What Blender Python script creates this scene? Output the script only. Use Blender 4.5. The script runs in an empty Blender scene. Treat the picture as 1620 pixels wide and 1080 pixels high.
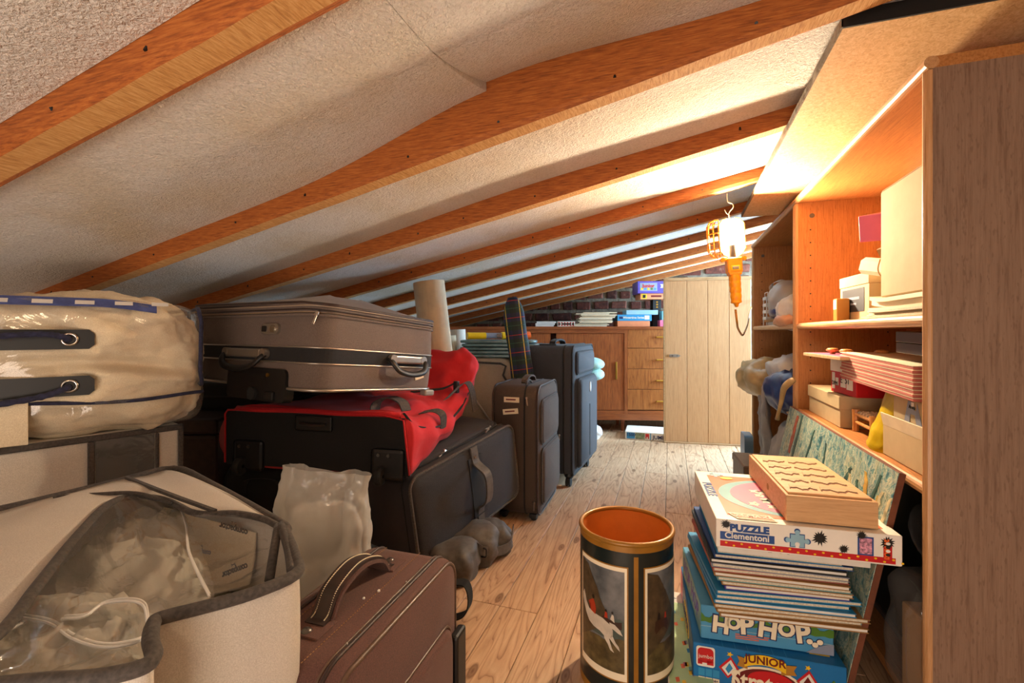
import bpy, bmesh, math, random
from mathutils import Vector, Matrix, Euler, noise
sc = bpy.context.scene
COL = sc.collection
PI = math.pi
rnd = random.Random(7)

# ------------------------------------------------------------------ camera, world, lights, exposure
F = 728.0; CX = 810.0; HZ = 525.0; EYE = 0.85
YAW = math.atan(250.0/728.0)
cam = bpy.data.cameras.new('camera'); co = bpy.data.objects.new('camera', cam); COL.objects.link(co)
cam.sensor_width = 36.0; cam.lens = 36.0*F/1620.0
cam.shift_y = -15.0/1620.0
cam.clip_start = 0.02
co.location = (0, 0, EYE); co.rotation_euler = (PI/2, 0, YAW)
sc.camera = co
w = bpy.data.worlds.new('world'); sc.world = w; w.use_nodes = True
w.node_tree.nodes['Background'].inputs[0].default_value = (0.75, 0.85, 1.0, 1)
w.node_tree.nodes['Background'].inputs[1].default_value = 0.35
sc.view_settings.view_transform = 'Standard'; sc.view_settings.look = 'None'
sc.view_settings.gamma = 1.0; sc.view_settings.use_curve_mapping = False
sc.view_settings.exposure = 0.6

def area(name, loc, target, sx, sy, power, color, spread=PI):
    l = bpy.data.lights.new(name, 'AREA'); l.shape = 'RECTANGLE'; l.size = sx; l.size_y = sy
    l.energy = power; l.color = color; l.spread = spread
    o = bpy.data.objects.new(name, l); COL.objects.link(o); o.location = loc
    d = Vector(target)-Vector(loc); o.rotation_euler = d.to_track_quat('-Z', 'Y').to_euler()
    return o
# daylight through the dormer window in the right wall past the bookcases
area('daylight_window', (1.42, 3.88, 1.0), (-0.9, 2.7, 1.15), 1.25, 0.85, 130.0, (0.50, 0.76, 1.0))
# behind the camera: added ceiling fill, neutral daylight and the warm landing lamp
area('ceiling_fill', (-0.3, -0.95, 0.10), (-0.75, 1.3, 1.25), 1.3, 0.8, 20.0, (1.0, 0.82, 0.68))  # unseen upward fill, added to brighten the ceiling
area('landing_window', (-0.15, -1.3, 1.1), (-0.3, 1.6, 0.6), 1.2, 0.6, 3.0, (1.0, 0.93, 0.86))
area('landing_lamp', (-0.05, -0.5, 1.18), (-0.9, 1.2, 0.6), 0.12, 0.12, 1.2, (1.0, 0.74, 0.46))
LAMP = Vector((0.236, 2.037, 1.225))

# ------------------------------------------------------------------ geometry helpers
FW = Vector((-math.sin(YAW), math.cos(YAW), 0)); RT = Vector((math.cos(YAW), math.sin(YAW), 0)); UP = Vector((0, 0, 1))
EYEV = Vector((0, 0, EYE))
def ray(x, y): return FW + RT*((x-CX)/F) + UP*((HZ-y)/F)
def at(x, y, t): return EYEV + ray(x, y)*t          # point seen at a pixel of the photo, t metres deep
def onz(x, y, z):
    r = ray(x, y); return EYEV + r*((z-EYE)/r.z)
def onx(x, y, X):
    r = ray(x, y); return EYEV + r*(X/r.x)
def frame3(z, fl, fr, bl):
    """oriented footprint at height z from three corners seen in the photo: origin front-left, yaw, width, depth"""
    a, b, c = onz(fl[0], fl[1], z), onz(fr[0], fr[1], z), onz(bl[0], bl[1], z)
    d = b-a; yaw = math.atan2(d.y, d.x); dep = (c-a).dot(Vector((-math.sin(yaw), math.cos(yaw), 0)))
    return a, yaw, d.length, dep

def mesh_of(bm, name):
    me = bpy.data.meshes.new(name); bm.normal_update(); bm.to_mesh(me); bm.free(); return me
def obj(name, bm, m=None, parent=None, loc=(0,0,0), rot=(0,0,0), smooth=False):
    me = bm if isinstance(bm, bpy.types.Mesh) else mesh_of(bm, name)
    if m is not None and len(me.materials) == 0:
        for mm in (m if isinstance(m, (list, tuple)) else [m]): me.materials.append(mm)
    if smooth:
        for p in me.polygons: p.use_smooth = True
    o = bpy.data.objects.new(name, me); COL.objects.link(o); o.location = loc; o.rotation_euler = rot
    if parent is not None: o.parent = parent
    return o
def thing(name, label, cat, loc=(0,0,0), rot=(0,0,0), group=None):
    o = bpy.data.objects.new(name, None); COL.objects.link(o); o.location = loc
    o.rotation_euler = rot if isinstance(rot, (tuple, Euler)) else (0, 0, rot)
    o.empty_display_size = 0.05
    o['label'] = label; o['category'] = cat
    if group: o['group'] = group
    return o
def tag(o, label, cat, group=None):
    o['label'] = label; o['category'] = cat
    if group: o['group'] = group
    return o
def struct(name, bm=None, m=None, **k):
    if bm is None:
        o = bpy.data.objects.new(name, None); COL.objects.link(o)
    else: o = obj(name, bm, m, **k)
    o['kind'] = 'structure'; return o
def dup(root, loc, rotz, label=None, group=None):
    r = root.copy(); COL.objects.link(r); r.location = loc; r.rotation_euler = (root.rotation_euler[0], root.rotation_euler[1], rotz)
    if label: r['label'] = label
    if group: r['group'] = group
    for ch in list(root.children):
        c = ch.copy(); COL.objects.link(c); c.parent = r
        for g in list(ch.children):
            d = g.copy(); COL.objects.link(d); d.parent = c
    return r

def B(): return bmesh.new()
def box(bm, c, s, bev=0.0, seg=2, rot=None):
    """box with centre c and size s"""
    r = bmesh.ops.create_cube(bm, size=1.0)
    vs = r['verts']
    bmesh.ops.scale(bm, vec=s, verts=vs)
    if bev > 0:
        es = list({e for v in vs for e in v.link_edges})
        rr = bmesh.ops.bevel(bm, geom=es, offset=bev, segments=seg, affect='EDGES', profile=0.5)
        vs = list({v for f in rr['faces'] for v in f.verts} | {v for v in vs if v.is_valid})
    if rot is not None: bmesh.ops.rotate(bm, cent=(0,0,0), matrix=rot.to_matrix() if isinstance(rot, Euler) else rot, verts=vs)
    bmesh.ops.translate(bm, vec=c, verts=vs)
    return vs
def bx(x0, x1, y0, y1, z0, z1, bev=0.0, seg=2):
    bm = B(); box(bm, ((x0+x1)/2, (y0+y1)/2, (z0+z1)/2), (x1-x0, y1-y0, z1-z0), bev, seg); return bm
def cyl(bm, p0, p1, r0, r1=None, n=20, caps=True):
    p0, p1 = Vector(p0), Vector(p1); r1 = r0 if r1 is None else r1
    d = p1-p0; q = d.to_track_quat('Z', 'Y').to_matrix()
    a, b = [], []
    for i in range(n):
        t = 2*PI*i/n; e = q @ Vector((math.cos(t), math.sin(t), 0))
        a.append(bm.verts.new(p0+e*r0)); b.append(bm.verts.new(p1+e*r1))
    for i in range(n): bm.faces.new((a[i], a[(i+1)%n], b[(i+1)%n], b[i]))
    if caps: bm.faces.new(a[::-1]); bm.faces.new(b)
def lathe(bm, prof, n=32, c=(0,0,0)):
    rings = []
    for r, z in prof:
        rings.append([bm.verts.new((c[0]+r*math.cos(2*PI*i/n), c[1]+r*math.sin(2*PI*i/n), c[2]+z)) for i in range(n)])
    for a, b in zip(rings, rings[1:]):
        for i in range(n): bm.faces.new((a[i], a[(i+1)%n], b[(i+1)%n], b[i]))
    return rings
def tube(bm, pts, r, n=8, closed=False, flat=1.0):
    """tube swept along pts; r may be a list; flat squashes one cross axis"""
    pts = [Vector(p) for p in pts]; N = len(pts); rings = []; prev = None
    for i, p in enumerate(pts):
        if closed: d = (pts[(i+1)%N]-pts[i-1])
        else: d = pts[min(i+1, N-1)]-pts[max(i-1, 0)]
        d = d.normalized() if d.length > 1e-9 else Vector((0,0,1))
        if prev is None:
            u = d.orthogonal().normalized()
            if abs(d.z) < 0.9: u = d.cross(UP).normalized()
        else:
            u = prev - d*prev.dot(d); u = u.normalized() if u.length > 1e-6 else d.orthogonal().normalized()
        prev = u; v = d.cross(u); rr = r[i] if isinstance(r, (list, tuple)) else r
        rings.append([bm.verts.new(p + u*math.cos(2*PI*k/n)*rr + v*math.sin(2*PI*k/n)*rr*flat) for k in range(n)])
    M = N if closed else N-1
    for i in range(M):
        a, b = rings[i], rings[(i+1)%N]
        for k in range(n): bm.faces.new((a[k], a[(k+1)%n], b[(k+1)%n], b[k]))
    if not closed: bm.faces.new(rings[0][::-1]); bm.faces.new(rings[-1])
def strap(bm, pts, wv, th):
    """flat strap along pts: width vector wv, thickness th"""
    pts = [Vector(p) for p in pts]; wv = Vector(wv); rings = []
    for i, p in enumerate(pts):
        d = (pts[min(i+1, len(pts)-1)]-pts[max(i-1, 0)]).normalized(); n = d.cross(wv).normalized()*th/2; h = wv/2
        rings.append([bm.verts.new(p+h+n), bm.verts.new(p-h+n), bm.verts.new(p-h-n), bm.verts.new(p+h-n)])
    for a, b in zip(rings, rings[1:]):
        for k in range(4): bm.faces.new((a[k], a[(k+1)%4], b[(k+1)%4], b[k]))
    bm.faces.new(rings[0][::-1]); bm.faces.new(rings[-1])
def smooth_path(pts, n=6, closed=False):
    P = [Vector(p) for p in pts]; out = []; N = len(P); M = N if closed else N-1
    for i in range(M):
        p1, p2 = P[i], P[(i+1)%N]
        p0 = P[i-1] if (i > 0 or closed) else p1*2-p2
        p3 = P[(i+2)%N] if (i+2 < N or closed) else p2*2-p1
        for k in range(n):
            t = k/n
            out.append(0.5*((2*p1)+(p2-p0)*t+(2*p0-5*p1+4*p2-p3)*t*t+(3*p1-p0-3*p2+p3)*t**3))
    if not closed: out.append(P[-1])
    return out
def rrect(w, h, r, n=5):
    """rounded rectangle outline centred at 0, counter-clockwise"""
    out = []
    for cx, cy, a0 in ((w/2-r, h/2-r, 0), (-w/2+r, h/2-r, PI/2), (-w/2+r, -h/2+r, PI), (w/2-r, -h/2+r, 1.5*PI)):
        for k in range(n+1):
            a = a0+PI/2*k/n; out.append((cx+r*math.cos(a), cy+r*math.sin(a)))
    return out
def prism(bm, poly, fn, d0, d1):
    """extrude a 2-D outline: fn(u, v, d) -> 3-D"""
    a = [bm.verts.new(fn(u, v, d0)) for u, v in poly]; b = [bm.verts.new(fn(u, v, d1)) for u, v in poly]
    n = len(poly)
    for i in range(n): bm.faces.new((a[i], a[(i+1)%n], b[(i+1)%n], b[i]))
    bm.faces.new(a[::-1]); bm.faces.new(b)
XZ = lambda u, v, d: (u, d, v)
XY = lambda u, v, d: (u, v, d)
YZ = lambda u, v, d: (d, u, v)
def grid(bm, fn, nu, nv, wrap=False, mat=0):
    vs = [[bm.verts.new(fn(i/nu, j/nv)) for j in range(nv+1)] for i in range(nu if wrap else nu+1)]
    for i in range(nu):
        for j in range(nv):
            a = vs[i]; b = vs[(i+1) % len(vs)]
            f = bm.faces.new((a[j], b[j], b[j+1], a[j+1])); f.material_index = mat
    return vs
def softbox(w, d, h, r=0.06, n=10, puff=0.0, amp=0.0, fr=6.0, seed=0.0, ridged=False, p=4.0, top=None):
    """rounded, puffed and crumpled box of size w,d,h standing on z=0"""
    bm = B(); bmesh.ops.create_cube(bm, size=2.0); bmesh.ops.subdivide_edges(bm, edges=bm.edges[:], cuts=n, use_grid_fill=True)
    for v in bm.verts:
        c = v.co.copy(); L = (abs(c.x)**p+abs(c.y)**p+abs(c.z)**p)**(1/p); s = c/L
        q = Vector((s.x*w/2, s.y*d/2, s.z*h/2))
        if puff: q += Vector((s.x*(1-s.z**2)*(1-s.y**2), s.y*(1-s.x**2)*(1-s.z**2), s.z*(1-s.x**2)*(1-s.y**2)))*puff
        if amp:
            k = q*fr+Vector((seed, seed*1.7, -seed))
            nv = (1-2*abs(noise.noise(k))) if ridged else noise.noise(k)
            nv += 0.4*noise.noise(k*2.3)
            q += s.normalized()*nv*amp
        q.z += h/2
        if top: q = top(q)
        v.co = q
    return bm

def fold(bm, amp, fr, seed=0, ridged=True, axis=None, anis=(1,1,1)):
    bm.normal_update()
    for v in bm.verts:
        k = Vector((v.co.x*anis[0], v.co.y*anis[1], v.co.z*anis[2]))*fr+Vector((seed, seed*2.1, seed*0.7))
        q = (1-2*abs(noise.noise(k))) if ridged else noise.noise(k)
        q += 0.45*((1-2*abs(noise.noise(k*2.2))) if ridged else noise.noise(k*2.2))
        v.co += (Vector(axis) if axis else v.normal)*q*amp
    return bm

_txt = {}
def text(name, s, size, m, parent, loc, rot=(0,0,0), ext=0.0004, shear=0.0, off=0.0, sx=1.0, align='CENTER', spacing=1.0):
    cu = bpy.data.curves.new(name, 'FONT'); cu.body = s; cu.size = size; cu.extrude = ext; cu.align_x = align; cu.align_y = 'CENTER'
    cu.shear = shear; cu.offset = off; cu.space_character = spacing; cu.resolution_u = 3
    t = bpy.data.objects.new('tmp', cu); COL.objects.link(t)
    bpy.context.view_layer.update()
    me = bpy.data.meshes.new_from_object(t.evaluated_get(bpy.context.evaluated_depsgraph_get()))
    bpy.data.objects.remove(t); me.materials.clear(); me.materials.append(m)
    if sx != 1.0:
        for v in me.vertices: v.co.x *= sx
    o = bpy.data.objects.new(name, me); COL.objects.link(o); o.location = loc; o.rotation_euler = rot; o.parent = parent
    return o
FRONT = (PI/2, 0, 0)                 # lettering on a face that looks towards -Y
LEFTF = (PI/2, 0, -PI/2)             # lettering on a face that looks towards -X

# ------------------------------------------------------------------ materials
M = {}
def _new(name):
    m = bpy.data.materials.new(name); m.use_nodes = True; nt = m.node_tree
    return m, nt, nt.nodes, nt.links, nt.nodes['Principled BSDF']
def hexc(h):
    h = h.lstrip('#'); c = [int(h[i:i+2], 16)/255 for i in (0, 2, 4)]
    return tuple(x/12.92 if x <= 0.04045 else ((x+0.055)/1.055)**2.4 for x in c)+(1,)
def coords(nt, scale=(1,1,1), jitter=True, rot=(0,0,0)):
    N, L = nt.nodes, nt.links
    tc = N.new('ShaderNodeTexCoord'); mp = N.new('ShaderNodeMapping'); mp.inputs['Scale'].default_value = scale; mp.inputs['Rotation'].default_value = rot
    if jitter:
        oi = N.new('ShaderNodeObjectInfo'); mu = N.new('ShaderNodeMath'); mu.operation = 'MULTIPLY'; mu.inputs[1].default_value = 37.0
        cb = N.new('ShaderNodeVectorMath'); cb.operation = 'ADD'
        L.new(oi.outputs['Random'], mu.inputs[0]); L.new(tc.outputs['Object'], cb.inputs[0]); L.new(mu.outputs[0], cb.inputs[1])
        L.new(cb.outputs[0], mp.inputs[0])
    else: L.new(tc.outputs['Object'], mp.inputs[0])
    return mp.outputs[0]
def nz(nt, vec, scale, detail=4, rough=0.55, dist=0.0):
    n = nt.nodes.new('ShaderNodeTexNoise'); n.inputs['Scale'].default_value = scale; n.inputs['Detail'].default_value = detail
    n.inputs['Roughness'].default_value = rough; n.inputs['Distortion'].default_value = dist
    nt.links.new(vec, n.inputs['Vector']); return n.outputs['Fac']
def ramp(nt, fac, stops, interp='LINEAR'):
    r = nt.nodes.new('ShaderNodeValToRGB'); cr = r.color_ramp; cr.interpolation = interp
    while len(cr.elements) > 1: cr.elements.remove(cr.elements[0])
    for i, (p, c) in enumerate(stops):
        e = cr.elements[0] if i == 0 else cr.elements.new(p)
        e.position = p; e.color = hexc(c) if isinstance(c, str) else c
    nt.links.new(fac, r.inputs[0]); return r.outputs[0]
def mix(nt, f, a, b, mode='MIX'):
    m = nt.nodes.new('ShaderNodeMix'); m.data_type = 'RGBA'; m.blend_type = mode
    for s, v in ((m.inputs[0], f), (m.inputs[6], a), (m.inputs[7], b)):
        if hasattr(v, 'links'): nt.links.new(v, s)
        else: s.default_value = v
    return m.outputs[2]
def bump(nt, b, h, strength, dist=0.002):
    n = nt.nodes.new('ShaderNodeBump'); n.inputs['Strength'].default_value = strength; n.inputs['Distance'].default_value = dist
    nt.links.new(h, n.inputs['Height']); nt.links.new(n.outputs[0], b.inputs['Normal']); return n
def plain(name, c, rough=0.6, metal=0.0, var=0.08, vs=20.0, bs=0.0, bscale=200.0, coat=0.0, sheen=0.0, bd=0.001):
    if name in M: return M[name]
    m, nt, N, L, b = _new(name); v = coords(nt)
    c1 = hexc(c) if isinstance(c, str) else c
    n = nz(nt, v, vs); hi = tuple(min(1, x*(1+var)) for x in c1[:3])+(1,); lo = tuple(x*(1-var) for x in c1[:3])+(1,)
    L.new(ramp(nt, n, [(0.3, lo), (0.7, hi)]), b.inputs['Base Color'])
    b.inputs['Roughness'].default_value = rough; b.inputs['Metallic'].default_value = metal
    if coat: b.inputs['Coat Weight'].default_value = coat; b.inputs['Coat Roughness'].default_value = 0.15
    if sheen: b.inputs['Sheen Weight'].default_value = sheen
    if bs: bump(nt, b, nz(nt, v, bscale, 3), bs, bd)
    M[name] = m; return m
def fabric(name, c, c2=None, weave=900.0, rough=0.85, sheen=0.06, bs=0.35, dirt=0.12):
    m, nt, N, L, b = _new(name); v = coords(nt, jitter=False)
    n = nz(nt, v, weave*0.6, 2); n2 = nz(nt, v, 9.0, 5)
    c1 = hexc(c); c2 = hexc(c2) if c2 else tuple(min(1, x*1.35) for x in c1[:3])+(1,)
    base = ramp(nt, n, [(0.35, c1), (0.7, c2)])
    d = tuple(1-dirt*1.0 for _ in range(3))+(1,)
    sp = mix(nt, 1.0, base, ramp(nt, n2, [(0.3, d), (0.7, (1,1,1,1))]), 'MULTIPLY')
    L.new(sp, b.inputs['Base Color']); b.inputs['Roughness'].default_value = rough; b.inputs['Sheen Weight'].default_value = sheen
    bump(nt, b, n, bs, 0.0006); M[name] = m; return m
def wood(name, dark, mid, light, axis='Z', scale=1.0, rough=0.5, stretch=12.0, ring=0.35, bs=0.15, coat=0.0, flecks=False, knots=False, contrast=1.0, jitter=True):
    """grain running along axis (object coordinates)"""
    m, nt, N, L, b = _new(name)
    s = {'X': (1, stretch, stretch), 'Y': (stretch, 1, stretch), 'Z': (stretch, stretch, 1)}[axis]
    v = coords(nt, tuple(k*scale for k in s), jitter); big = nz(nt, v, 0.8, 3, 0.5, 0.6)
    wv = N.new('ShaderNodeMath'); wv.operation = 'MULTIPLY'; wv.inputs[1].default_value = 22.0; L.new(big, wv.inputs[0])
    sn = N.new('ShaderNodeMath'); sn.operation = 'FRACT'; L.new(wv.outputs[0], sn.inputs[0])
    fine = nz(nt, v, 9.0, 5, 0.7)
    a = ramp(nt, sn.outputs[0], [(0.0, mid), (0.55, light), (0.85, mid), (0.97, dark), (1.0, mid)])
    c = ramp(nt, fine, [(0.3, dark), (0.5, mid), (0.72, light)])
    out = mix(nt, ring, c, a)
    if flecks:
        v2 = coords(nt, {'X': (60, 260, 260), 'Y': (260, 60, 260), 'Z': (260, 260, 60)}[axis], jitter)
        f = nz(nt, v2, 1.0, 1); out = mix(nt, ramp(nt, f, [(0.6, (0,0,0,1)), (0.72, (0.55,0.55,0.55,1))]), out, hexc(dark))
    if knots:
        v3 = coords(nt, {'X': (1.2, 5, 5), 'Y': (6.0, 2.2, 6.0), 'Z': (5, 5, 1.2)}[axis], jitter)
        vo = N.new('ShaderNodeTexVoronoi'); vo.voronoi_dimensions = '2D'; vo.inputs['Scale'].default_value = 1.0; L.new(v3, vo.inputs['Vector'])
        kn = ramp(nt, vo.outputs['Distance'], [(0.0, (1,1,1,1)), (0.05, (0.9,0.9,0.9,1)), (0.075, (0,0,0,1))])
        rg = ramp(nt, vo.outputs['Distance'], [(0.0, dark), (0.03, mid), (0.06, dark), (0.1, mid)])
        out = mix(nt, kn, out, mix(nt, 0.55, rg, hexc('#5a3418')))
    L.new(out, b.inputs['Base Color']); b.inputs['Roughness'].default_value = rough
    if coat: b.inputs['Coat Weight'].default_value = coat; b.inputs['Coat Roughness'].default_value = 0.2
    bump(nt, b, fine, bs, 0.001); M[name] = m; return m
def film(name, tint=(1,1,1,1), op=0.12, gloss=0.06, crinkle=0.5, cs=25.0, haze=0.0, haze_col=(0.9,0.88,0.84,1)):
    """thin clear plastic film: mostly transparent, glossy by angle, slightly milky"""
    m, nt, N, L, b = _new(name); v = coords(nt, jitter=False)
    N.remove(b); out = N['Material Output']
    tr = N.new('ShaderNodeBsdfTransparent'); tr.inputs[0].default_value = tint
    gl = N.new('ShaderNodeBsdfGlossy'); gl.inputs['Roughness'].default_value = gloss
    df = N.new('ShaderNodeBsdfDiffuse'); df.inputs[0].default_value = haze_col
    bp = N.new('ShaderNodeBump'); bp.inputs['Strength'].default_value = crinkle; bp.inputs['Distance'].default_value = 0.01
    h = nz(nt, v, cs, 3, 0.6, 1.5); L.new(h, bp.inputs['Height']); L.new(bp.outputs[0], gl.inputs['Normal'])
    lw = N.new('ShaderNodeLayerWeight'); lw.inputs[0].default_value = 0.35; L.new(bp.outputs[0], lw.inputs['Normal'])
    r = N.new('ShaderNodeMapRange'); L.new(lw.outputs['Facing'], r.inputs[0]); r.inputs[3].default_value = op; r.inputs[4].default_value = min(1, op+0.3)
    m1 = N.new('ShaderNodeMixShader'); L.new(r.outputs[0], m1.inputs[0]); L.new(tr.outputs[0], m1.inputs[1]); L.new(gl.outputs[0], m1.inputs[2])
    m2 = N.new('ShaderNodeMixShader'); m2.inputs[0].default_value = haze; L.new(m1.outputs[0], m2.inputs[1]); L.new(df.outputs[0], m2.inputs[2])
    L.new(m2.outputs[0], out.inputs[0]); M[name] = m; return m
def emis(name, c, s):
    m, nt, N, L, b = _new(name); b.inputs['Base Color'].default_value = c; b.inputs['Emission Color'].default_value = c; b.inputs['Emission Strength'].default_value = s
    M[name] = m; return m

# material library
fabric('charcoal', '#1d1b1d', '#343135'); fabric('charcoal_dark', '#121113', '#201e20'); fabric('brown_grey', '#5f5049', '#7a6a60', sheen=0.1)
fabric('brown_case', '#4e3029', '#6a4338', sheen=0.1); fabric('small_case', '#382b23', '#54463b'); fabric('tall_case', '#23262d', '#41464f')
fabric('red_cloth', '#bf1019', '#d41c24'); fabric('black_cloth', '#0c0c0c', '#181616'); fabric('grey_binding', '#3f3a37', '#57504b', weave=300)
fabric('white_nonwoven', '#c4bdb2', '#dcd5ca', weave=1100, bs=0.5, dirt=0.06); fabric('cream_cloth', '#d9c8a8', '#efe1c4', weave=900, bs=0.2, dirt=0.1)
fabric('beige_bag', '#a89a86', '#c2b5a2', weave=900, dirt=0.15); fabric('grey_leather', '#4c4640', '#5e5750', weave=80, rough=0.6)
fabric('navy_cord', '#1a1b33', '#2b2d4d', weave=200); fabric('mint_cloth', '#9fcfca', '#b9e2dc', weave=200)
fabric('leather_dark', '#2a1812', '#3a231a', weave=60, rough=0.5)
plain('black_plastic', '#141313', 0.45); plain('dark_rubber', '#1c1b1a', 0.8); plain('grey_plastic', '#8d8880', 0.35, bs=0.05)
plain('satin_metal', '#b9b0a4', 0.28, 0.85); plain('chrome', '#cfcac2', 0.15, 1.0); plain('brass', '#c9a04a', 0.3, 1.0); plain('steel_dark', '#6e6a66', 0.35, 0.9)
plain('yellow_plastic', '#f09a10', 0.38, bs=0.05); plain('toy_yellow', '#f2c80f', 0.4); plain('toy_orange', '#f26a1b', 0.4)
plain('white_paper', '#e8e3d8', 0.8, bs=0.1); plain('cream_paper', '#e2d3b4', 0.85, bs=0.15, bscale=60); plain('kraft', '#a97f4c', 0.9, bs=0.2, bscale=90)
plain('cream_card', '#bda780', 0.85, bs=0.15, bscale=80, var=0.06); plain('page_edges', '#d8cdb6', 0.9, var=0.2, vs=300)
plain('white_plastic', '#dcdad5', 0.4); plain('black_card', '#0d0c0c', 0.7); plain('navy_label', '#20242f', 0.6)
for n_, c_ in dict(print_white='#efe9dd', print_red='#c4161c', print_blue='#1f4a8c', print_sky='#2f8fc4', print_deep='#0f6fb0', print_orange='#ef6a2a', print_pink='#d96a8a',
                   print_teal='#6aa6ac', print_yellow='#f0c21c', print_green='#4f7d2a', print_black='#15130f', print_cream='#f3e6c8', print_navy='#1c2a5c', print_maroon='#6a1512',
                   print_lilac='#5a4aa8', print_grey='#8b93a6', print_lime='#b9d6a0', print_gold='#b07b25').items(): plain(n_, c_, 0.45, var=0.05)
wood('rafter_wood', '#66300e', '#a65a20', '#c67c38', 'X', 2.2, 0.75, 14, 0.15, 0.5)
wood('rafter_sawn', '#a46a30', '#d09a58', '#e6bc82', 'Y', 4.0, 0.85, 9, 0.15, 0.9)
wood('floor_wood', '#80583a', '#bd9775', '#d2b08c', 'Y', 1.0, 0.5, 9, 0.65, 0.12, knots=True)
wood('beech', '#8f5426', '#b0743c', '#bf854c', 'Z', 1.0, 0.42, 22, 0.18, 0.05, flecks=True)
wood('beech_y', '#8f5426', '#b0743c', '#bf854c', 'Y', 1.0, 0.42, 22, 0.18, 0.05, flecks=True)
wood('beech_outer_dim', '#6f5443', '#8b6f5c', '#967a66', 'Z', 1.0, 0.4, 22, 0.08, 0.03, flecks=True)  # beech again, the near panel's cooler, weaker light put into the colour
wood('nosing', '#a06f42', '#c09060', '#cfa478', 'Y', 1.0, 0.35, 22, 0.15, 0.05)
wood('nosing_z', '#a06f42', '#c09060', '#cfa478', 'Z', 1.0, 0.35, 22, 0.15, 0.05)
wood('sideboard_wood', '#5a290f', '#88451c', '#a05a2a', 'X', 1.0, 0.4, 14, 0.25, 0.06)
wood('sideboard_front', '#5e2c12', '#8e4b20', '#a8602f', 'Z', 1.0, 0.4, 14, 0.25, 0.06)
wood('drawer_wood', '#683512', '#965624', '#b06e35', 'Z', 1.0, 0.4, 9, 0.4, 0.06)
wood('pale_oak', '#b08a60', '#c49c70', '#d0aa80', 'Z', 1.0, 0.55, 20, 0.16, 0.05)
wood('pine_rail', '#94714a', '#b8976c', '#cbb089', 'X', 1.0, 0.6, 12, 0.3, 0.1)
wood('tray_wood', '#b48654', '#d0a270', '#dcb384', 'X', 1.0, 0.5, 14, 0.2, 0.05)
wood('knob_wood', '#a8672c', '#cf8d4c', '#e0a868', 'Z', 3.0, 0.35, 8, 0.3, 0.05)

def mk_foam():
    m, nt, N, L, b = _new('foam'); v = coords(nt, jitter=False)
    n1 = nz(nt, v, 170, 3, 0.65, 0.6); n2 = nz(nt, v, 3.0, 4); n3 = nz(nt, v, 40, 3, 0.6)
    c = mix(nt, 1.0, ramp(nt, n1, [(0.3, '#dcd8d0'), (0.55, '#f3f0ea')]), ramp(nt, n2, [(0.3, '#f4ead8'), (0.55, '#ffffff')]), 'MULTIPLY')
    L.new(c, b.inputs['Base Color']); b.inputs['Roughness'].default_value = 0.8
    ad = N.new('ShaderNodeMath'); ad.operation = 'ADD'; L.new(n1, ad.inputs[0]); L.new(n3, ad.inputs[1])
    bump(nt, b, ad.outputs[0], 1.0, 0.008); M['foam'] = m
mk_foam()
def mk_brick():
    for k, (a, c) in enumerate((('#3a1c14', '#6b3526'), ('#2e1813', '#53291f'), ('#4a2a20', '#7c4534'))):
        m, nt, N, L, b = _new('brick%d' % k); v = coords(nt)
        L.new(ramp(nt, nz(nt, v, 22, 6, 0.7), [(0.3, a), (0.6, c), (0.75, '#8a7566')]), b.inputs['Base Color']); b.inputs['Roughness'].default_value = 0.9
        bump(nt, b, nz(nt, v, 60, 5), 0.7, 0.006); M['brick%d' % k] = m
    m, nt, N, L, b = _new('mortar'); v = coords(nt)
    L.new(ramp(nt, nz(nt, v, 14, 6, 0.7), [(0.3, '#5a4e42'), (0.65, '#8a7d6a')]), b.inputs['Base Color']); b.inputs['Roughness'].default_value = 0.95
    bump(nt, b, nz(nt, v, 45, 6), 0.8, 0.01); M['mortar'] = m
mk_brick()
def mk_chip():
    m, nt, N, L, b = _new('chipboard'); v = coords(nt)
    c = ramp(nt, nz(nt, v, 110, 4, 0.8, 1.0), [(0.3, '#b98a52'), (0.5, '#d8ad76'), (0.7, '#e8c795')])
    L.new(c, b.inputs['Base Color']); b.inputs['Roughness'].default_value = 0.6; bump(nt, b, nz(nt, v, 160, 3), 0.25, 0.001); M['chipboard'] = m
mk_chip()
plain('plaster', '#cfc4b2', 0.9, bs=0.3, bscale=60)
film('clear_film', op=0.05, gloss=0.10, crinkle=0.35, cs=9, haze=0.05)
film('milky_film', op=0.12, gloss=0.15, crinkle=0.7, cs=16, haze=0.42, haze_col=(0.75,0.72,0.66,1))
film('vac_film', op=0.10, gloss=0.06, crinkle=0.8, cs=22, haze=0.30, haze_col=(0.95,0.90,0.76,1))

# ------------------------------------------------------------------ room shell
RZ0, RS = 1.375, 0.21
def roof(x): return RZ0+RS*x
XL, XR, YF, YB = -2.45, 1.45, -1.5, 4.67

fl = struct('floor', bx(XL, XR, YF, YB, -0.06, -0.022), M['floor_wood'])
bw = 0.12; x = -0.02-bw*21; plank = {}
while x < XR-0.02:
    ys = [YF, rnd.uniform(-0.6, 0.6), rnd.choice([1.34, 1.36, 2.29, 1.9]), rnd.choice([3.2, 2.9, 3.4]), YB]
    if rnd.random() < 0.4: ys.pop(2)
    for a, b_ in zip(ys, ys[1:]):
        x0, x1 = max(x, XL), min(x+bw, XR)
        if x1-x0 < 0.02: continue
        L_ = b_-a-0.0015; W_ = x1-x0-0.0022
        bm = B(); box(bm, (0, 0, -0.011+rnd.uniform(-0.0006, 0.0004)), (W_, L_, 0.022), 0.0012, 1)
        p = obj('floorboard', bm, M['floor_wood'], fl, ((x0+x1)/2, (a+b_)/2, 0))
    x += bw

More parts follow.
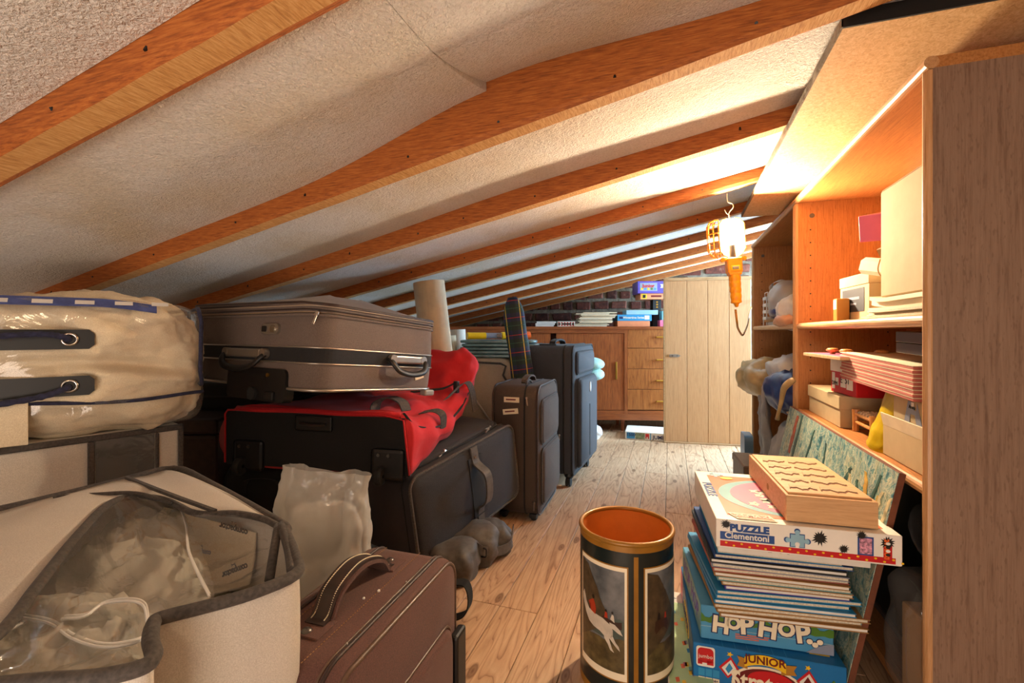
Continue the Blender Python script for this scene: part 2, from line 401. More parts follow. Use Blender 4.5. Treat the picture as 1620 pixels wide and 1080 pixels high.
# ceiling: deck, foam panels between the rafters, rafters
def slab(x0, x1, y0, y1, z0, z1, nx=1, ny=1, f=None, bev=0):
    """slab following the roof slope; z0,z1 offsets from the rafter underside; f bends the lower face"""
    bm = B()
    lo = grid(bm, lambda u, v: (x0+(x1-x0)*u, y0+(y1-y0)*v, roof(x0+(x1-x0)*u)+z0+(f(x0+(x1-x0)*u, v) if f else 0)), nx, ny)
    hi = grid(bm, lambda u, v: (x0+(x1-x0)*u, y0+(y1-y0)*v, roof(x0+(x1-x0)*u)+z1+(f(x0+(x1-x0)*u, v) if f else 0)), nx, ny)
    for i in range(nx):
        bm.faces.new((lo[i][0], lo[i+1][0], hi[i+1][0], hi[i][0])); bm.faces.new((lo[i][ny], lo[i+1][ny], hi[i+1][ny], hi[i][ny]))
    for j in range(ny):
        bm.faces.new((lo[0][j], lo[0][j+1], hi[0][j+1], hi[0][j])); bm.faces.new((lo[nx][j], lo[nx][j+1], hi[nx][j+1], hi[nx][j]))
    bmesh.ops.recalc_face_normals(bm, faces=bm.faces[:])
    bmesh.ops.split_edges(bm, edges=[e for e in bm.edges if len(e.link_faces) == 2 and e.calc_face_angle(0) > 0.8]); return bm
ce = struct('ceiling', slab(XL, XR, YF, YB+0.1, 0.19, 0.23), M['rafter_wood'])
RW = 0.062; PITCH = 0.52; R0 = 0.515
def rafter_mesh(k):
    bm = B(); y1 = R0+PITCH*k; y0 = y1-RW; c = 0.006; n = 36
    def prof(x):
        j = 0.0018*noise.noise(Vector((x*3, k*5.1, 0))); j2 = 0.002*noise.noise(Vector((x*9, k*3.3, 4)))
        z = roof(x)
        return [(x, y0, z+0.17), (x, y0, z+0.012+j), (x, y0+c+j2, z+j), (x, y1-0.014+j2, z+j), (x, y1, z+0.007), (x, y1, z+0.17)]
    rows = [[bm.verts.new(p) for p in prof(XL+(XR-XL)*i/n)] for i in range(n+1)]
    for a, b_ in zip(rows, rows[1:]):
        for q in range(6):
            f = bm.faces.new((a[q], a[(q+1)%6], b_[(q+1)%6], b_[q])); f.material_index = 1 if q == 2 else 0
    bm.faces.new(rows[0]); bm.faces.new(rows[-1][::-1])
    bmesh.ops.recalc_face_normals(bm, faces=bm.faces[:]); return bm
for k in range(-3, 9): obj('rafter', rafter_mesh(k), [M['rafter_wood'], M['rafter_sawn']], ce)
kn = B()                                                    # nail heads and small knots in the sides of the rafters
for k in range(0, 8):
    for i in range(9):
        xx = -2.0+i*0.27+rnd.uniform(-0.06, 0.06); yy = R0+PITCH*k-RW
        cyl(kn, (xx, yy+0.002, roof(xx)+0.026+rnd.uniform(-0.008, 0.01)), (xx, yy-0.0008, roof(xx)+0.026), 0.0032, n=8)
o = obj('nail_heads', kn, M['black_plastic'], ce); o['kind'] = 'stuff'
seams = {-1: [-1.5, -0.2], 0: [-1.72, -0.395], 1: [-0.62, 0.62], 2: [-1.5, -0.25], 3: [-1.1, 0.1], 4: [-1.6, -0.4], 5: [-0.9, 0.3], 6: [-1.4, -0.1], 7: [-1.0, 0.2]}
for k in range(-3, 8):
    ya = R0+PITCH*k+0.001; yb = ya+PITCH-RW-0.002
    ss = [XL]+seams.get(k, [-1.2, 0.0])+[XR]
    for i, (a, b_) in enumerate(zip(ss, ss[1:])):
        def bend(x, v, k=k, i=i):
            h = 0.004*noise.noise(Vector((x*1.3, v*1.5, k*7.0)))
            h += -0.006*math.sin(PI*v)*(1 if k > 0 else 0.6)
            if k == 0:
                e = math.exp(-((x+0.395)/(0.42 if x > -0.395 else 0.33))**2)
                h += (0.075 if i == 2 else 0.055)*e*max(0, v-0.35)**1.5/0.52
            elif k == 1:
                h += 0.02*math.exp(-((x+0.5)/0.5)**2)*v*v
            return h
        obj('foam_panel', slab(a+(0.0006 if i else 0), b_-0.0006, ya, yb, 0.05, 0.082, 30, 9, bend), M['foam'], ce, smooth=False)
for o_ in ce.children:
    if o_.name.startswith('foam_panel'):
        for p in o_.data.polygons: p.use_smooth = abs(p.normal.z) > 0.5

# walls
wb = struct('wall_back', bx(XL, XR, YB, YB+0.15, -0.05, 2.0), M['mortar'])
def brick_mesh(w, h, s):
    bm = B(); box(bm, (0, 0, 0), (w, 0.03, h), 0.010, 2)
    for v in bm.verts: v.co += Vector((noise.noise(v.co*30+Vector((s, 0, 0))), 0.5*noise.noise(v.co*25+Vector((0, s, 0))), noise.noise(v.co*30+Vector((0, 0, s)))))*0.010
    return mesh_of(bm, 'brick')
variants = {}
for wv in (0.10, 0.145, 0.2):
    for s in range(3):
        me = brick_mesh(wv, 0.076, s*9.1+wv*50); me.materials.append(M['brick%d' % s]); variants[(wv, s)] = me
z = 0.80; row = 0
while z < 1.66:
    x = -1.95 - (0.06 if row % 2 else 0)
    while x < 1.0:
        wv = rnd.choice([0.10, 0.10, 0.145, 0.2] if row % 2 else [0.10, 0.145, 0.2, 0.2]); cxx = x+wv/2
        if z+0.02 < roof(cxx)+0.12 and z > 0.78:
            me = variants[(wv, rnd.randrange(3))]
            p = obj('brick', me, None, wb, (cxx, YB-0.002+rnd.uniform(-0.006, 0.004), z+rnd.uniform(-0.005, 0.005)), (0, rnd.uniform(-0.04, 0.04), 0))
        x += wv+0.036+rnd.uniform(-0.006, 0.008)
    z += 0.105; row += 1
struct('wall_left', bx(XL-0.1, XL, YF, YB, -0.05, 1.1), M['plaster'])
struct('wall_front', bx(XL, XR, YF-0.1, YF, -0.05, 1.9), M['plaster'])
wr = B()
for a in ((YF, 3.25, -0.05, 1.95), (4.5, YB, -0.05, 1.95), (3.25, 4.5, -0.05, 0.55), (3.25, 4.5, 1.45, 1.95)): box(wr, (XR+0.05, (a[0]+a[1])/2, (a[2]+a[3])/2), (0.1, a[1]-a[0], a[3]-a[2]))
struct('wall_right', wr, M['plaster'])
wi = struct('window_1')
wf = B()
for c, s in (((XR+0.04, 3.275, 1.0), (0.05, 0.05, 0.9)), ((XR+0.04, 4.475, 1.0), (0.05, 0.05, 0.9)), ((XR+0.04, 3.875, 0.575), (0.05, 1.25, 0.05)), ((XR+0.04, 3.875, 1.425), (0.05, 1.25, 0.05))): box(wf, c, s, 0.004)
obj('window_frame', wf, M['white_plastic'], wi)
obj('pane', bx(XR+0.038, XR+0.042, 3.3, 4.45, 0.6, 1.4), M['clear_film'], wi)

# chipboard panel closing the slope above the bookcases
cb = thing('chipboard_panel', 'raw chipboard panel under the roof above the two bookcases, with a black front edge', 'board', (0.318, 1.05, 1.44), (math.radians(-2.4), 0, 0))
obj('board', bx(0, 0.75, 0.004, 1.33, 0, 0.018), M['chipboard'], cb)
obj('edge_strip', bx(-0.001, 0.75, 0.0, 0.004, -0.001, 0.03), M['black_card'], cb)
bm = B(); n = 40
top = [(-0.004-0.003*noise.noise(Vector((i*0.9, 3, 0))), 1.33*i/n) for i in range(n+1)]
a = [bm.verts.new((x_, y_, 0.0)) for x_, y_ in top]; b_ = [bm.verts.new((x_, y_, 0.018)) for x_, y_ in top]; c = [bm.verts.new((0.0, y_, 0.018)) for x_, y_ in top]; d = [bm.verts.new((0.0, y_, 0.0)) for x_, y_ in top]
for i in range(n):
    for q, r in ((a, b_), (b_, c), (c, d), (d, a)): bm.faces.new((q[i], q[i+1], r[i+1], r[i]))
obj('ragged_edge', bm, M['steel_dark'] if False else M['mortar'], cb)

# ------------------------------------------------------------------ bookcases
BX = 0.47; BT = 1.38
def bookcase(y0, y1, label, near):
    t = thing('bookcase', label, 'bookcase', (BX, (y0+y1)/2, 0), 0, 'beech bookcases along the right side')
    h = (y1-y0)/2; th = 0.022; D = 0.36
    for s in (-1, 1):
        m = M['beech_outer_dim'] if (s < 0 and near) else M['beech']
        sp = obj('side_panel', bx(0.008, D, s*h-(th if s > 0 else 0), s*h+(th if s < 0 else 0), 0, BT-0.022), m, t)
        nb = B(); cyl(nb, (0.008, s*(h-th/2), 0), (0.008, s*(h-th/2), BT-0.024), th/2, n=14); obj('front_edge', nb, M['nosing_z'], sp)
        hb = B()
        for i in range(22):
            zz = 0.2+i*0.05
            for xx in (0.05, 0.30): cyl(hb, (xx, s*(h-th)+s*0.0005, zz), (xx, s*(h-th)-s*0.0004, zz), 0.0028, n=8)
        o = obj('peg_holes', hb, M['print_black'], sp); o['kind'] = 'stuff'
        sb = B(); cyl(sb, (0.055, s*(h-th), BT-0.075), (0.055, s*(h-th)-s*0.002, BT-0.075), 0.009, n=16); box(sb, (0.055, s*(h-th)-s*0.002, BT-0.075), (0.009, 0.002, 0.002)); obj('cam_screw', sb, M['steel_dark'], sp)
    tb = obj('top_board', bx(0.006, D, -h, h, BT-0.022, BT), M['beech_y'], t)
    nb = B(); cyl(nb, (0.006, -h-0.0008, BT-0.011), (0.006, h, BT-0.011), 0.0122, n=14); obj('front_edge', nb, M['nosing'], tb)
    obj('back_panel', bx(D-0.004, D, -h+th, h-th, 0.03, BT-0.03), M['beech'], t)
    for zz in ((0.885, 0.548) if near is not None else ()):
        zz = 0.52 if (zz < 0.6 and not near) else zz
        s_ = obj('shelf', bx(0.014, D-0.006, -h+th+0.001, h-th-0.001, zz-0.024, zz), M['beech_y'], t)
        nb = B(); cyl(nb, (0.014, -h+th+0.001, zz-0.012), (0.014, h-th-0.001, zz-0.012), 0.012, n=14); obj('front_edge', nb, M['nosing'], s_)
    obj('bottom_board', bx(0.02, D-0.006, -h+th, h-th, 0.04, 0.062), M['beech_y'], t)
    return t
bookcase(1.10, 2.105, 'near beech bookcase full of boxes, its grey-brown side panel filling the right edge', True)
bookcase(2.107, 3.112, 'far beech bookcase holding crumpled carrier bags, behind the hanging lamp', False)

# ------------------------------------------------------------------ sideboard against the brick wall
SA = math.radians(16.2); SP = Vector((-0.05, 4.075, 0))
SD = Vector((math.cos(SA), math.sin(SA), 0)); SN = Vector((-math.sin(SA), math.cos(SA), 0))
def sbx(px, off=0.0):
    """distance along the sideboard front where a pixel column of the photo meets it"""
    r = ray(px, HZ); r = Vector((r.x, r.y)); o2 = SP+SN*off
    # r*t = o2 + SD*s
    det = r.x*(-SD.y)-(-SD.x)*r.y
    return (r.x*o2.y-r.y*o2.x)/det if abs(det) > 1e-9 else 0
def sbz(py, px=960):
    s = sbx(px); p = SP+SD*s; t = p.dot(FW); return EYE-(py-HZ)/F*t
sb = thing('sideboard', 'long brown wooden sideboard with sliding doors and four drawers below the brick gable', 'sideboard', SP, (0, 0, SA))
x0, x1 = sbx(688), 0.44
zt = 0.896; zb = sbz(664)
obj('worktop', bx(x0, x1, -0.012, 0.40, zt-0.024, zt, 0.002, 1), M['sideboard_wood'], sb)
obj('end_panel', bx(x0+0.004, x0+0.024, 0.0, 0.39, zb, zt-0.024), M['sideboard_front'], sb)
obj('end_panel', bx(x1-0.024, x1-0.004, 0.0, 0.39, zb, zt-0.024), M['sideboard_front'], sb)
obj('back_panel', bx(x0+0.024, x1-0.024, 0.37, 0.376, zb, zt-0.024), M['sideboard_wood'], sb)
xa, xb = sbx(988), sbx(992.5)
obj('top_rail', bx(x0+0.024, xa, -0.002, 0.02, sbz(527), zt-0.024), M['sideboard_wood'], sb)
obj('bottom_rail', bx(x0+0.002, x1-0.002, -0.004, 0.03, zb, sbz(654)), M['sideboard_wood'], sb)
obj('floor_board', bx(x0+0.024, x1-0.024, 0.0, 0.37, sbz(654), sbz(649)), M['sideboard_wood'], sb)
obj('divider', bx(xa, xb, -0.002, 0.37, sbz(654), zt-0.024), M['sideboard_front'], sb)
zd0, zd1 = sbz(648.5), sbz(527.5)
d1 = obj('sliding_door', bx(sbx(880), xa, 0.006, 0.022, zd0, zd1), M['sideboard_front'], sb)
hb = B(); hx = sbx(975); box(hb, (hx, 0.0, (sbz(572)+sbz(600))/2), (0.014, 0.010, sbz(572)-sbz(600)), 0.002, 1); obj('handle', hb, M['brass'], d1)
obj('sliding_door', bx(sbx(768), sbx(871), 0.012, 0.026, zd0, zd1), M['sideboard_front'], sb)
obj('sliding_door', bx(x0+0.03, sbx(767), 0.006, 0.011, zd0, zd1), M['sideboard_front'], sb)
ys_ = [519.5, 550.5, 583, 615.5, 648]
for a, b_ in zip(ys_, ys_[1:]):
    d = obj('drawer', bx(xb+0.002, x1-0.028, 0.002, 0.30, sbz(b_)+0.0015, sbz(a)-0.0015, 0.001, 1), M['drawer_wood'], sb)
    hb = B(); zc = sbz((a+b_)/2+2) if a > 520 else sbz(533)
    box(hb, ((xb+x1)/2-0.0, -0.018, zc), (0.14, 0.018, 0.012), 0.003, 1)
    for q in (-0.05, 0.05): box(hb, ((xb+x1)/2+q, -0.006, zc), (0.01, 0.02, 0.008))
    h_ = obj('handle', hb, M['brass'], d)
    h_.location.x = sbx(1037)+0.07-(xb+x1)/2
for px_ in (x0+0.1, x1-0.1, xa):
    lb = B(); cyl(lb, (px_, 0.09, 0), (px_, 0.08, zb+0.005), 0.013, 0.02, 12); obj('leg', lb, M['sideboard_wood'], sb)
    lb = B(); cyl(lb, (px_, 0.33, 0), (px_, 0.32, zb+0.005), 0.013, 0.02, 12); obj('leg', lb, M['sideboard_wood'], sb)

def sbp(px, off, z):
    s = sbx(px, off); p = SP+SN*off+SD*s; return Vector((p.x, p.y, z))

# ------------------------------------------------------------------ planked cupboard door leaning in front of the sideboard
dl = Vector((-0.037, 3.726, 0)); dr = Vector((0.542, 3.801, 0)); da = math.atan2(dr.y-dl.y, dr.x-dl.x)
pd = thing('wooden_door', 'pale planked wooden door with a pine top rail and metal latch, leaning before the sideboard', 'door', dl, (math.radians(-1.0), 0, da))
ws = [0.162, 0.150, 0.150, 0.156]; xx = 0.0
for i, w_ in enumerate(ws):
    obj('board', bx(xx+0.0015, xx+w_-0.0015, 0, 0.02, 0.012, 1.243, 0.002, 1), M['pale_oak'], pd); xx += w_
obj('batten_seams', bx(0.004, xx-0.004, 0.006, 0.016, 0.012, 1.24), M['pine_rail'], pd)
obj('top_rail', bx(-0.006, xx+0.006, -0.004, 0.03, 1.243, 1.268, 0.003, 1), M['pine_rail'], pd)
obj('bottom_rail', bx(-0.006, xx+0.006, -0.004, 0.03, 0.0, 0.012, 0.003, 1), M['pine_rail'], pd)
obj('side_trim', bx(-0.008, 0.0, -0.002, 0.024, 0.012, 1.243), M['pine_rail'], pd)
bm = B(); prism(bm, [(0, -0.011), (0.062, -0.011), (0.082, 0), (0.062, 0.011), (0, 0.011)], XZ, -0.005, 0.0)
lt = obj('latch_plate', bm, M['grey_plastic'], pd, (0.035, 0, 0.668))
bm = B(); cyl(bm, (0.02, -0.008, 0), (0.02, -0.005, 0), 0.007, n=12); cyl(bm, (0.055, -0.007, 0), (0.055, -0.005, 0), 0.004, n=10); obj('keyhole_rosette', bm, M['steel_dark'], lt)
bm = B(); lathe(bm, [(0.001, 0), (0.008, 0.001), (0.008, 0.004), (0.001, 0.006)], 12); obj('door_knob', bm, M['kraft'], pd, (0.022, 0, 0.668), (PI/2, 0, 0))

# ------------------------------------------------------------------ hanging inspection lamp
M['bulb'] = emis('bulb', (1.0, 0.76, 0.50, 1), 3500.0)
M['shell_white'] = plain('shell_white', '#f4ead8', 0.35)
lp = thing('inspection_lamp', 'lit yellow caged inspection lamp hanging by a wire hook from a rafter', 'lamp', LAMP, (0.0, math.radians(-3.5), math.radians(8)))
bm = B(); bmesh.ops.create_uvsphere(bm, u_segments=20, v_segments=14, radius=0.021)
for v in bm.verts:
    if v.co.z < 0: v.co.z *= 1.5; v.co.x *= 1-0.25*min(1, -v.co.z/0.04); v.co.y *= 1-0.25*min(1, -v.co.z/0.04)
obj('light_bulb', bm, M['bulb'], lp, (0, 0.014, 0.01), smooth=True)
bm = B(); cyl(bm, (0, 0.012, -0.072), (0, 0.012, -0.024), 0.016, 0.014); obj('bulb_socket', bm, M['black_plastic'], lp)
prof = [(0.016, 0.083), (0.034, 0.078), (0.048, 0.058), (0.048, -0.040), (0.036, -0.062), (0.018, -0.074)]
bm = B(); n = 14                                           # half shell behind the bulb
for off in (0.0, 0.0025):
    g = [[bm.verts.new(((r+off)*math.cos(PI*i/n), (r+off)*math.sin(PI*i/n), z_)) for i in range(n+1)] for r, z_ in prof]
    for a, b_ in zip(g, g[1:]):
        for i in range(n):
            f = bm.faces.new((a[i], a[i+1], b_[i+1], b_[i])); f.material_index = 1 if off else 0
obj('reflector_shell', bm, [M['shell_white'], M['yellow_plastic']], lp)
bm = B()                                                    # rim of the shell
for s in (-1, 1): tube(bm, [(s*r, 0.0, z_) for r, z_ in prof], 0.0026, 8)
obj('shell_rim', bm, M['yellow_plastic'], lp)
cg = B()                                                    # cage half swung open to the left
hc = Vector((-0.052, 0.006, 0)); R_ = 0.044
for i in range(6):
    a = math.radians(95+i*34)
    pts = [hc+Vector((R_*0.9*math.cos(a)*k-0.038*0, R_*math.sin(a)*k, z_)) for k, z_ in ((0.35, 0.080), (0.75, 0.074), (1.0, 0.055), (1.0, -0.042), (0.75, -0.062), (0.4, -0.072))]
    tube(cg, [p+Vector((0.0, 0, 0)) for p in pts], 0.0021, 6)
for z_, k in ((0.074, 0.75), (0.055, 1.0), (0.022, 1.0), (-0.012, 1.0), (-0.042, 1.0), (-0.062, 0.75)):
    tube(cg, [hc+Vector((R_*0.9*math.cos(math.radians(95+j*17))*k, R_*math.sin(math.radians(95+j*17))*k, z_)) for j in range(11)], 0.0021, 6)
obj('cage', cg, M['yellow_plastic'], lp)
bm = B()
for s in (-1, 1):
    cyl(bm, (s*0.040, -0.004, -0.082), (s*0.040, 0.010, -0.082), 0.009, n=14); cyl(bm, (s*0.040, -0.006, -0.082), (s*0.040, 0.012, -0.082), 0.004, n=10)
box(bm, (0, 0.003, -0.082), (0.07, 0.012, 0.012), 0.003)
obj('hinge_lugs', bm, M['yellow_plastic'], lp)
hd = B(); box(hd, (0, 0.002, -0.108), (0.056, 0.046, 0.062), 0.006, 3); box(hd, (0, 0.0, -0.142), (0.048, 0.040, 0.012), 0.004, 2)
h_ = obj('switch_housing', hd, M['yellow_plastic'], lp)
bm = B(); box(bm, (0, -0.0225, -0.120), (0.034, 0.005, 0.020), 0.002); obj('switch_frame', bm, M['toy_yellow'], h_)
bm = B(); box(bm, (0, -0.0255, -0.120), (0.024, 0.005, 0.012), 0.002); obj('switch', bm, M['grey_plastic'], h_)
bm = B(); rr = []
for i in range(41):
    u = i/40; r = 0.0205+0.0022*abs(math.sin(u*PI*4.5))-0.002*u; rr.append((r, -0.146-u*0.112))
rings = lathe(bm, [(0.002, -0.146)]+rr+[(0.010, -0.262), (0.006, -0.275), (0.001, -0.276)], 24)
obj('grip', bm, M['yellow_plastic'], lp, smooth=True)
hk = B(); tube(hk, smooth_path([(0.0, 0.01, 0.078), (-0.004, 0.01, 0.098), (-0.002, 0.01, 0.108), (0.006, 0.01, 0.118), (0.014, 0.01, 0.128), (0.012, 0.01, 0.143), (0.0, 0.01, 0.148), (-0.006, 0.01, 0.156), (-0.005, 0.01, 0.185)]), 0.0022, 8)
tube(hk, smooth_path([(0.0, 0.012, 0.096), (-0.012, 0.012, 0.108), (-0.018, 0.012, 0.122)]), 0.0018, 8)
obj('wire_hook', hk, M['satin_metal'], lp)
bm = B(); e = at(1163.5, 494, 1.85)
tube(bm, smooth_path([e+Vector((0, 0, 0.012)), at(1166, 510, 1.86), at(1167, 518, 1.92), at(1171, 526, 2.0), at(1174.5, 530, 2.1), at(1178, 525, 2.3), at(1183, 512, 2.6), at(1185, 498, 2.9), at(1188, 488, 3.3), at(1197, 470, 3.5), at(1215, 480, 3.7)]), 0.0042, 8)
tag(obj('lamp_cable', bm, M['print_gold'], smooth=True), 'thin brown power cable dangling from the handle of the hanging lamp', 'cable')

# ------------------------------------------------------------------ boxes with lids, books: small builders
def plain_box(name, label, cat, o, yaw, w, d, h, m, lid=None, lid_h=0.0, bev=0.0015, group=None, lip=0.002, lidname='lid'):
    """box with its front-left-bottom corner at o"""
    t = thing(name, label, cat, o, (0, 0, yaw), group)
    b = obj('box_body', bx(0, w, 0, d, 0, h-(0.0005 if lid else 0), bev, 1), m, t)
    if lid: obj(lidname, bx(-lip, w+lip, -lip, d+lip, h-lid_h, h+0.001, bev, 1), lid, t)
    return t
def patch(name, parent, u0, u1, z0, z1, m, y=-0.0006, side='F', w=0.0):
    """thin printed patch on the front (-Y) face, the left (-X) face or the top of a box"""
    if side == 'F': bm = bx(u0, u1, y, y+0.0005, z0, z1)
    elif side == 'L': bm = bx(y, y+0.0005, u0, u1, z0, z1)
    else: bm = bx(u0, u1, z0, z1, y-0.0005, y)
    return obj(name, bm, m, parent)
def flat(name, parent, poly, m, fn=XZ, d0=-0.0012, d1=-0.0004):
    bm = B(); prism(bm, poly, fn, d0, d1); bmesh.ops.recalc_face_normals(bm, faces=bm.faces[:]); return obj(name, bm, m, parent)
def ell(cx, cy, rx, ry, n=28, a0=0): return [(cx+rx*math.cos(a0+2*PI*i/n), cy+ry*math.sin(a0+2*PI*i/n)) for i in range(n)]
def star(cx, cy, r0, r1, n, seed=0):
    q = random.Random(seed); return [(cx+(r0 if i % 2 else r1*q.uniform(0.75, 1.15))*math.cos(PI*i/n), cy+(r0 if i % 2 else r1*q.uniform(0.75, 1.15))*math.sin(PI*i/n)) for i in range(2*n)]

# ---- near bookcase, upper shelf (z .885): positions measured in the bookcase plane
S1, S2 = 0.886, 0.549
t = plain_box('storage_box', 'small white lidded box with navy front label on the upper shelf of the near bookcase', 'box', (0.535, 1.565, S1), math.radians(3), 0.14, 0.20, 0.135, M['cream_card'], M['cream_card'], 0.032)
patch('label', t, 0.03, 0.18, 0.025, 0.095, M['navy_label'], -0.001, 'L'); 
patch('printed_line', t, 0.06, 0.14, 0.062, 0.070, M['print_grey'], -0.0014, 'L'); patch('printed_line', t, 0.08, 0.12, 0.046, 0.052, M['print_grey'], -0.0014, 'L')
bm = B(); box(bm, (0, 0, 0.034), (0.034, 0.034, 0.068), 0.002)
t = thing('candle_box', 'small gold and cream carton before the white lidded box on the upper shelf', 'box', (0.508, 1.70, S1)); obj('box_body', bm, M['print_gold'], t)
obj('window', bx(-0.0175, -0.0165, -0.014, 0.014, 0.035, 0.064), M['print_cream'], t)
# big plain carton standing on the papers
t = thing('carton', 'tall plain cream carton standing on the papers of the near bookcase upper shelf', 'box', (0.497, 1.14, 0.936), (0, 0, 0))
obj('box_body', bx(0, 0.26, 0.0, 0.245, 0, 0.262, 0.003, 1), M['cream_card'], t)
obj('flap', bx(0.002, 0.258, 0.001, 0.244, 0.262, 0.2645), M['kraft'], t)
# papers under it
zz = S1
for i in range(7):
    L_ = 0.36-0.012*i+rnd.uniform(-0.015, 0.01); th = (0.004, 0.004, 0.005, 0.006, 0.007, 0.012, 0.010)[i]
    bm = B(); curl = 0.012 if i > 4 else 0.003
    grid(bm, lambda u, v: (0.0+0.26*v, L_*u, zz+th*0+curl*max(0, u-0.7)**2*8), 14, 2); gm = bm.verts[:]
    rr_ = bmesh.ops.extrude_face_region(bm, geom=bm.faces[:]); bmesh.ops.translate(bm, vec=(0, 0, th-0.0006), verts=[v for v in rr_['geom'] if isinstance(v, bmesh.types.BMVert)])
    bmesh.ops.recalc_face_normals(bm, faces=bm.faces[:])
    nm = ['lowest', 'second', 'third', 'fourth', 'fifth', 'sixth', 'topmost'][i]
    tag(obj('folded_papers', bm, M['print_cream'] if i in (5, 6) else M['page_edges'] if i % 2 else M['cream_paper'], None, (0.492+0.006*(i % 3), 1.13+0.004*i, 0)), '%s of the folded papers lying under the tall cream carton' % nm, 'papers', 'papers under the tall carton')
    zz += th
def tilted(name, label, cat, c, rot, s, m, group=None, bev=0.0015):
    t = thing(name, label, cat, c, rot, group); bm = B(); box(bm, (0, 0, 0), s, bev, 1); obj('box_body', bm, m, t); return t
t = tilted('medicine_box', 'pink carton with pale print tilted behind the tall cream carton', 'box', (0.60, 1.52, 1.146), (0.10, math.radians(-12), math.radians(35)), (0.16, 0.13, 0.072), M['print_pink'])
for i in range(5): obj('printed_text', bx(-0.05+0.02*i, -0.036+0.02*i, -0.0655, -0.065, -0.028, 0.004), M['print_cream'], t)
obj('printed_label', bx(-0.0805, -0.08, -0.055, -0.02, -0.02, 0.02), M['print_cream'], t)
tilted('cardboard_box', 'small brown cardboard box wedged under the pink carton', 'box', (0.60, 1.47, 1.062), (0.0, math.radians(-25), math.radians(20)), (0.10, 0.10, 0.07), M['kraft'])
t = tilted('wrapped_parcel', 'cream parcel tied with string leaning against the tall carton', 'parcel', (0.585, 1.475, 1.012), (0.2, math.radians(8), math.radians(12)), (0.15, 0.16, 0.046), M['cream_paper'], bev=0.01)
bm = B(); tube(bm, smooth_path([(-0.08, -0.02, 0.02), (-0.083, -0.03, -0.01), (-0.078, -0.06, -0.03), (-0.07, -0.08, -0.02), (-0.078, -0.09, -0.045)]), 0.0016, 6); obj('string', bm, M['kraft'], t)
# things that carry them, hidden behind the carton
plain_box('cardboard_box', 'brown cardboard box at the back of the upper shelf under the tilted parcels', 'box', (0.60, 1.39, S1), 0, 0.2, 0.165, 0.095, M['kraft'])

# ---- near bookcase, lower shelf (z .548)
t = plain_box('storage_box', 'large cream cardboard box with a deep lid on the lower shelf under the red shoebox', 'box', (0.505, 1.70, S2), 0, 0.27, 0.34, 0.098, M['cream_card'], M['cream_card'], 0.040, lip=0.004)
t = plain_box('shoebox', 'red shoebox with a white lid and white side label', 'box', (0.535, 1.66, S2+0.101), math.radians(6), 0.22, 0.17, 0.112, M['print_red'], M['white_paper'], 0.042)
for q in ((0.02, 0.06, 0.018, 0.062), (0.065, 0.10, 0.022, 0.050), (0.115, 0.135, 0.025, 0.05), (0.14, 0.16, 0.012, 0.066)): patch('printed_label', t, q[0], q[1], q[2], q[3], M['white_paper'], -0.0012, 'L')
text('lettering', 'E  51', 0.03, M['print_black'], t, (-0.0018, 0.07, 0.045), LEFTF); text('lettering', 'DPM', 0.02, M['print_black'], t, (-0.0018, 0.14, 0.03), LEFTF)
t = thing('knobbed_board', 'thin printed board with two turned wooden knobs sticking out above the red shoebox', 'board', (0.452, 1.72, 0.768), (0, 0, math.radians(4)))
obj('board', bx(0, 0.25, -0.16, 0.14, 0, 0.010, 0.001, 1), M['pine_rail'], t)
obj('printed_sheet', bx(0.004, 0.246, -0.156, 0.136, 0.010, 0.0106), M['print_pink'], t)
for kx, ky in ((0.05, 0.03), (0.05, -0.07), (0.12, -0.12)):
    bm = B(); lathe(bm, [(0.001, 0), (0.008, 0.0), (0.006, 0.006), (0.017, 0.010), (0.018, 0.014), (0.013, 0.019), (0.001, 0.020)], 20); obj('knob', bm, M['knob_wood'], t, (kx, ky, 0.0106), smooth=True)
# slanting stack of pink paper pads
PK = ['bottom', 'second', 'third', 'fourth', 'fifth', 'sixth', 'seventh', 'eighth', 'top']
zz = 0.0; pr = (0, math.radians(0), 0)
for i in range(9):
    th = 0.0085
    tag(obj('paper_pad', bx(0, 0.22, 0, 0.44-0.006*(i % 3), 0, th-0.0022, 0.001, 1), M['print_pinkish'] if 'print_pinkish' in M else plain('print_pinkish', '#b9685c', 0.85, var=0.15), None, (0.488-0.0015*(i % 2), 1.20, 0.702+zz), (math.radians(1.5), 0, 0)), '%s pink paper pad of the slanting stack on the lower shelf' % PK[i], 'paper pad', 'pink paper pads')
    tag(obj('paper_sheet', bx(0, 0.22, 0, 0.444, 0, 0.0018), M['cream_paper'], None, (0.487, 1.198, 0.702+zz+th-0.002), (math.radians(1.5), 0, 0)), '%s pale card sheet between the pink paper pads' % PK[i], 'paper sheet', 'pale sheets between the pads')
    zz += th
t = thing('wooden_case', 'dark purple-brown wooden case lying on the stack of pink pads', 'case', (0.515, 1.14, 0.796), (math.radians(1.5), 0, math.radians(0)))
plain('case_wood', '#26131a', 0.4, var=0.35, vs=8, coat=0.3)
obj('box_body', bx(0, 0.19, 0, 0.21, 0, 0.024, 0.001, 1), M['case_wood'], t); obj('lid', bx(-0.0005, 0.1905, -0.0005, 0.2105, 0.0255, 0.050, 0.001, 1), M['case_wood'], t)
t = plain_box('carton', 'white and brown carton with a pale blue drawing on the lower shelf under the pads', 'box', (0.512, 1.165, S2+0.087), 0, 0.2, 0.19, 0.062, M['cream_card'])
flat('printed_drawing', t, [(0.05, 0.004), (0.075, 0.004), (0.085, 0.03), (0.105, 0.03), (0.11, 0.004), (0.135, 0.004), (0.115, 0.058), (0.09, 0.058), (0.088, 0.04), (0.078, 0.04), (0.076, 0.058)], M['print_grey'], YZ, -0.0012, -0.0004)
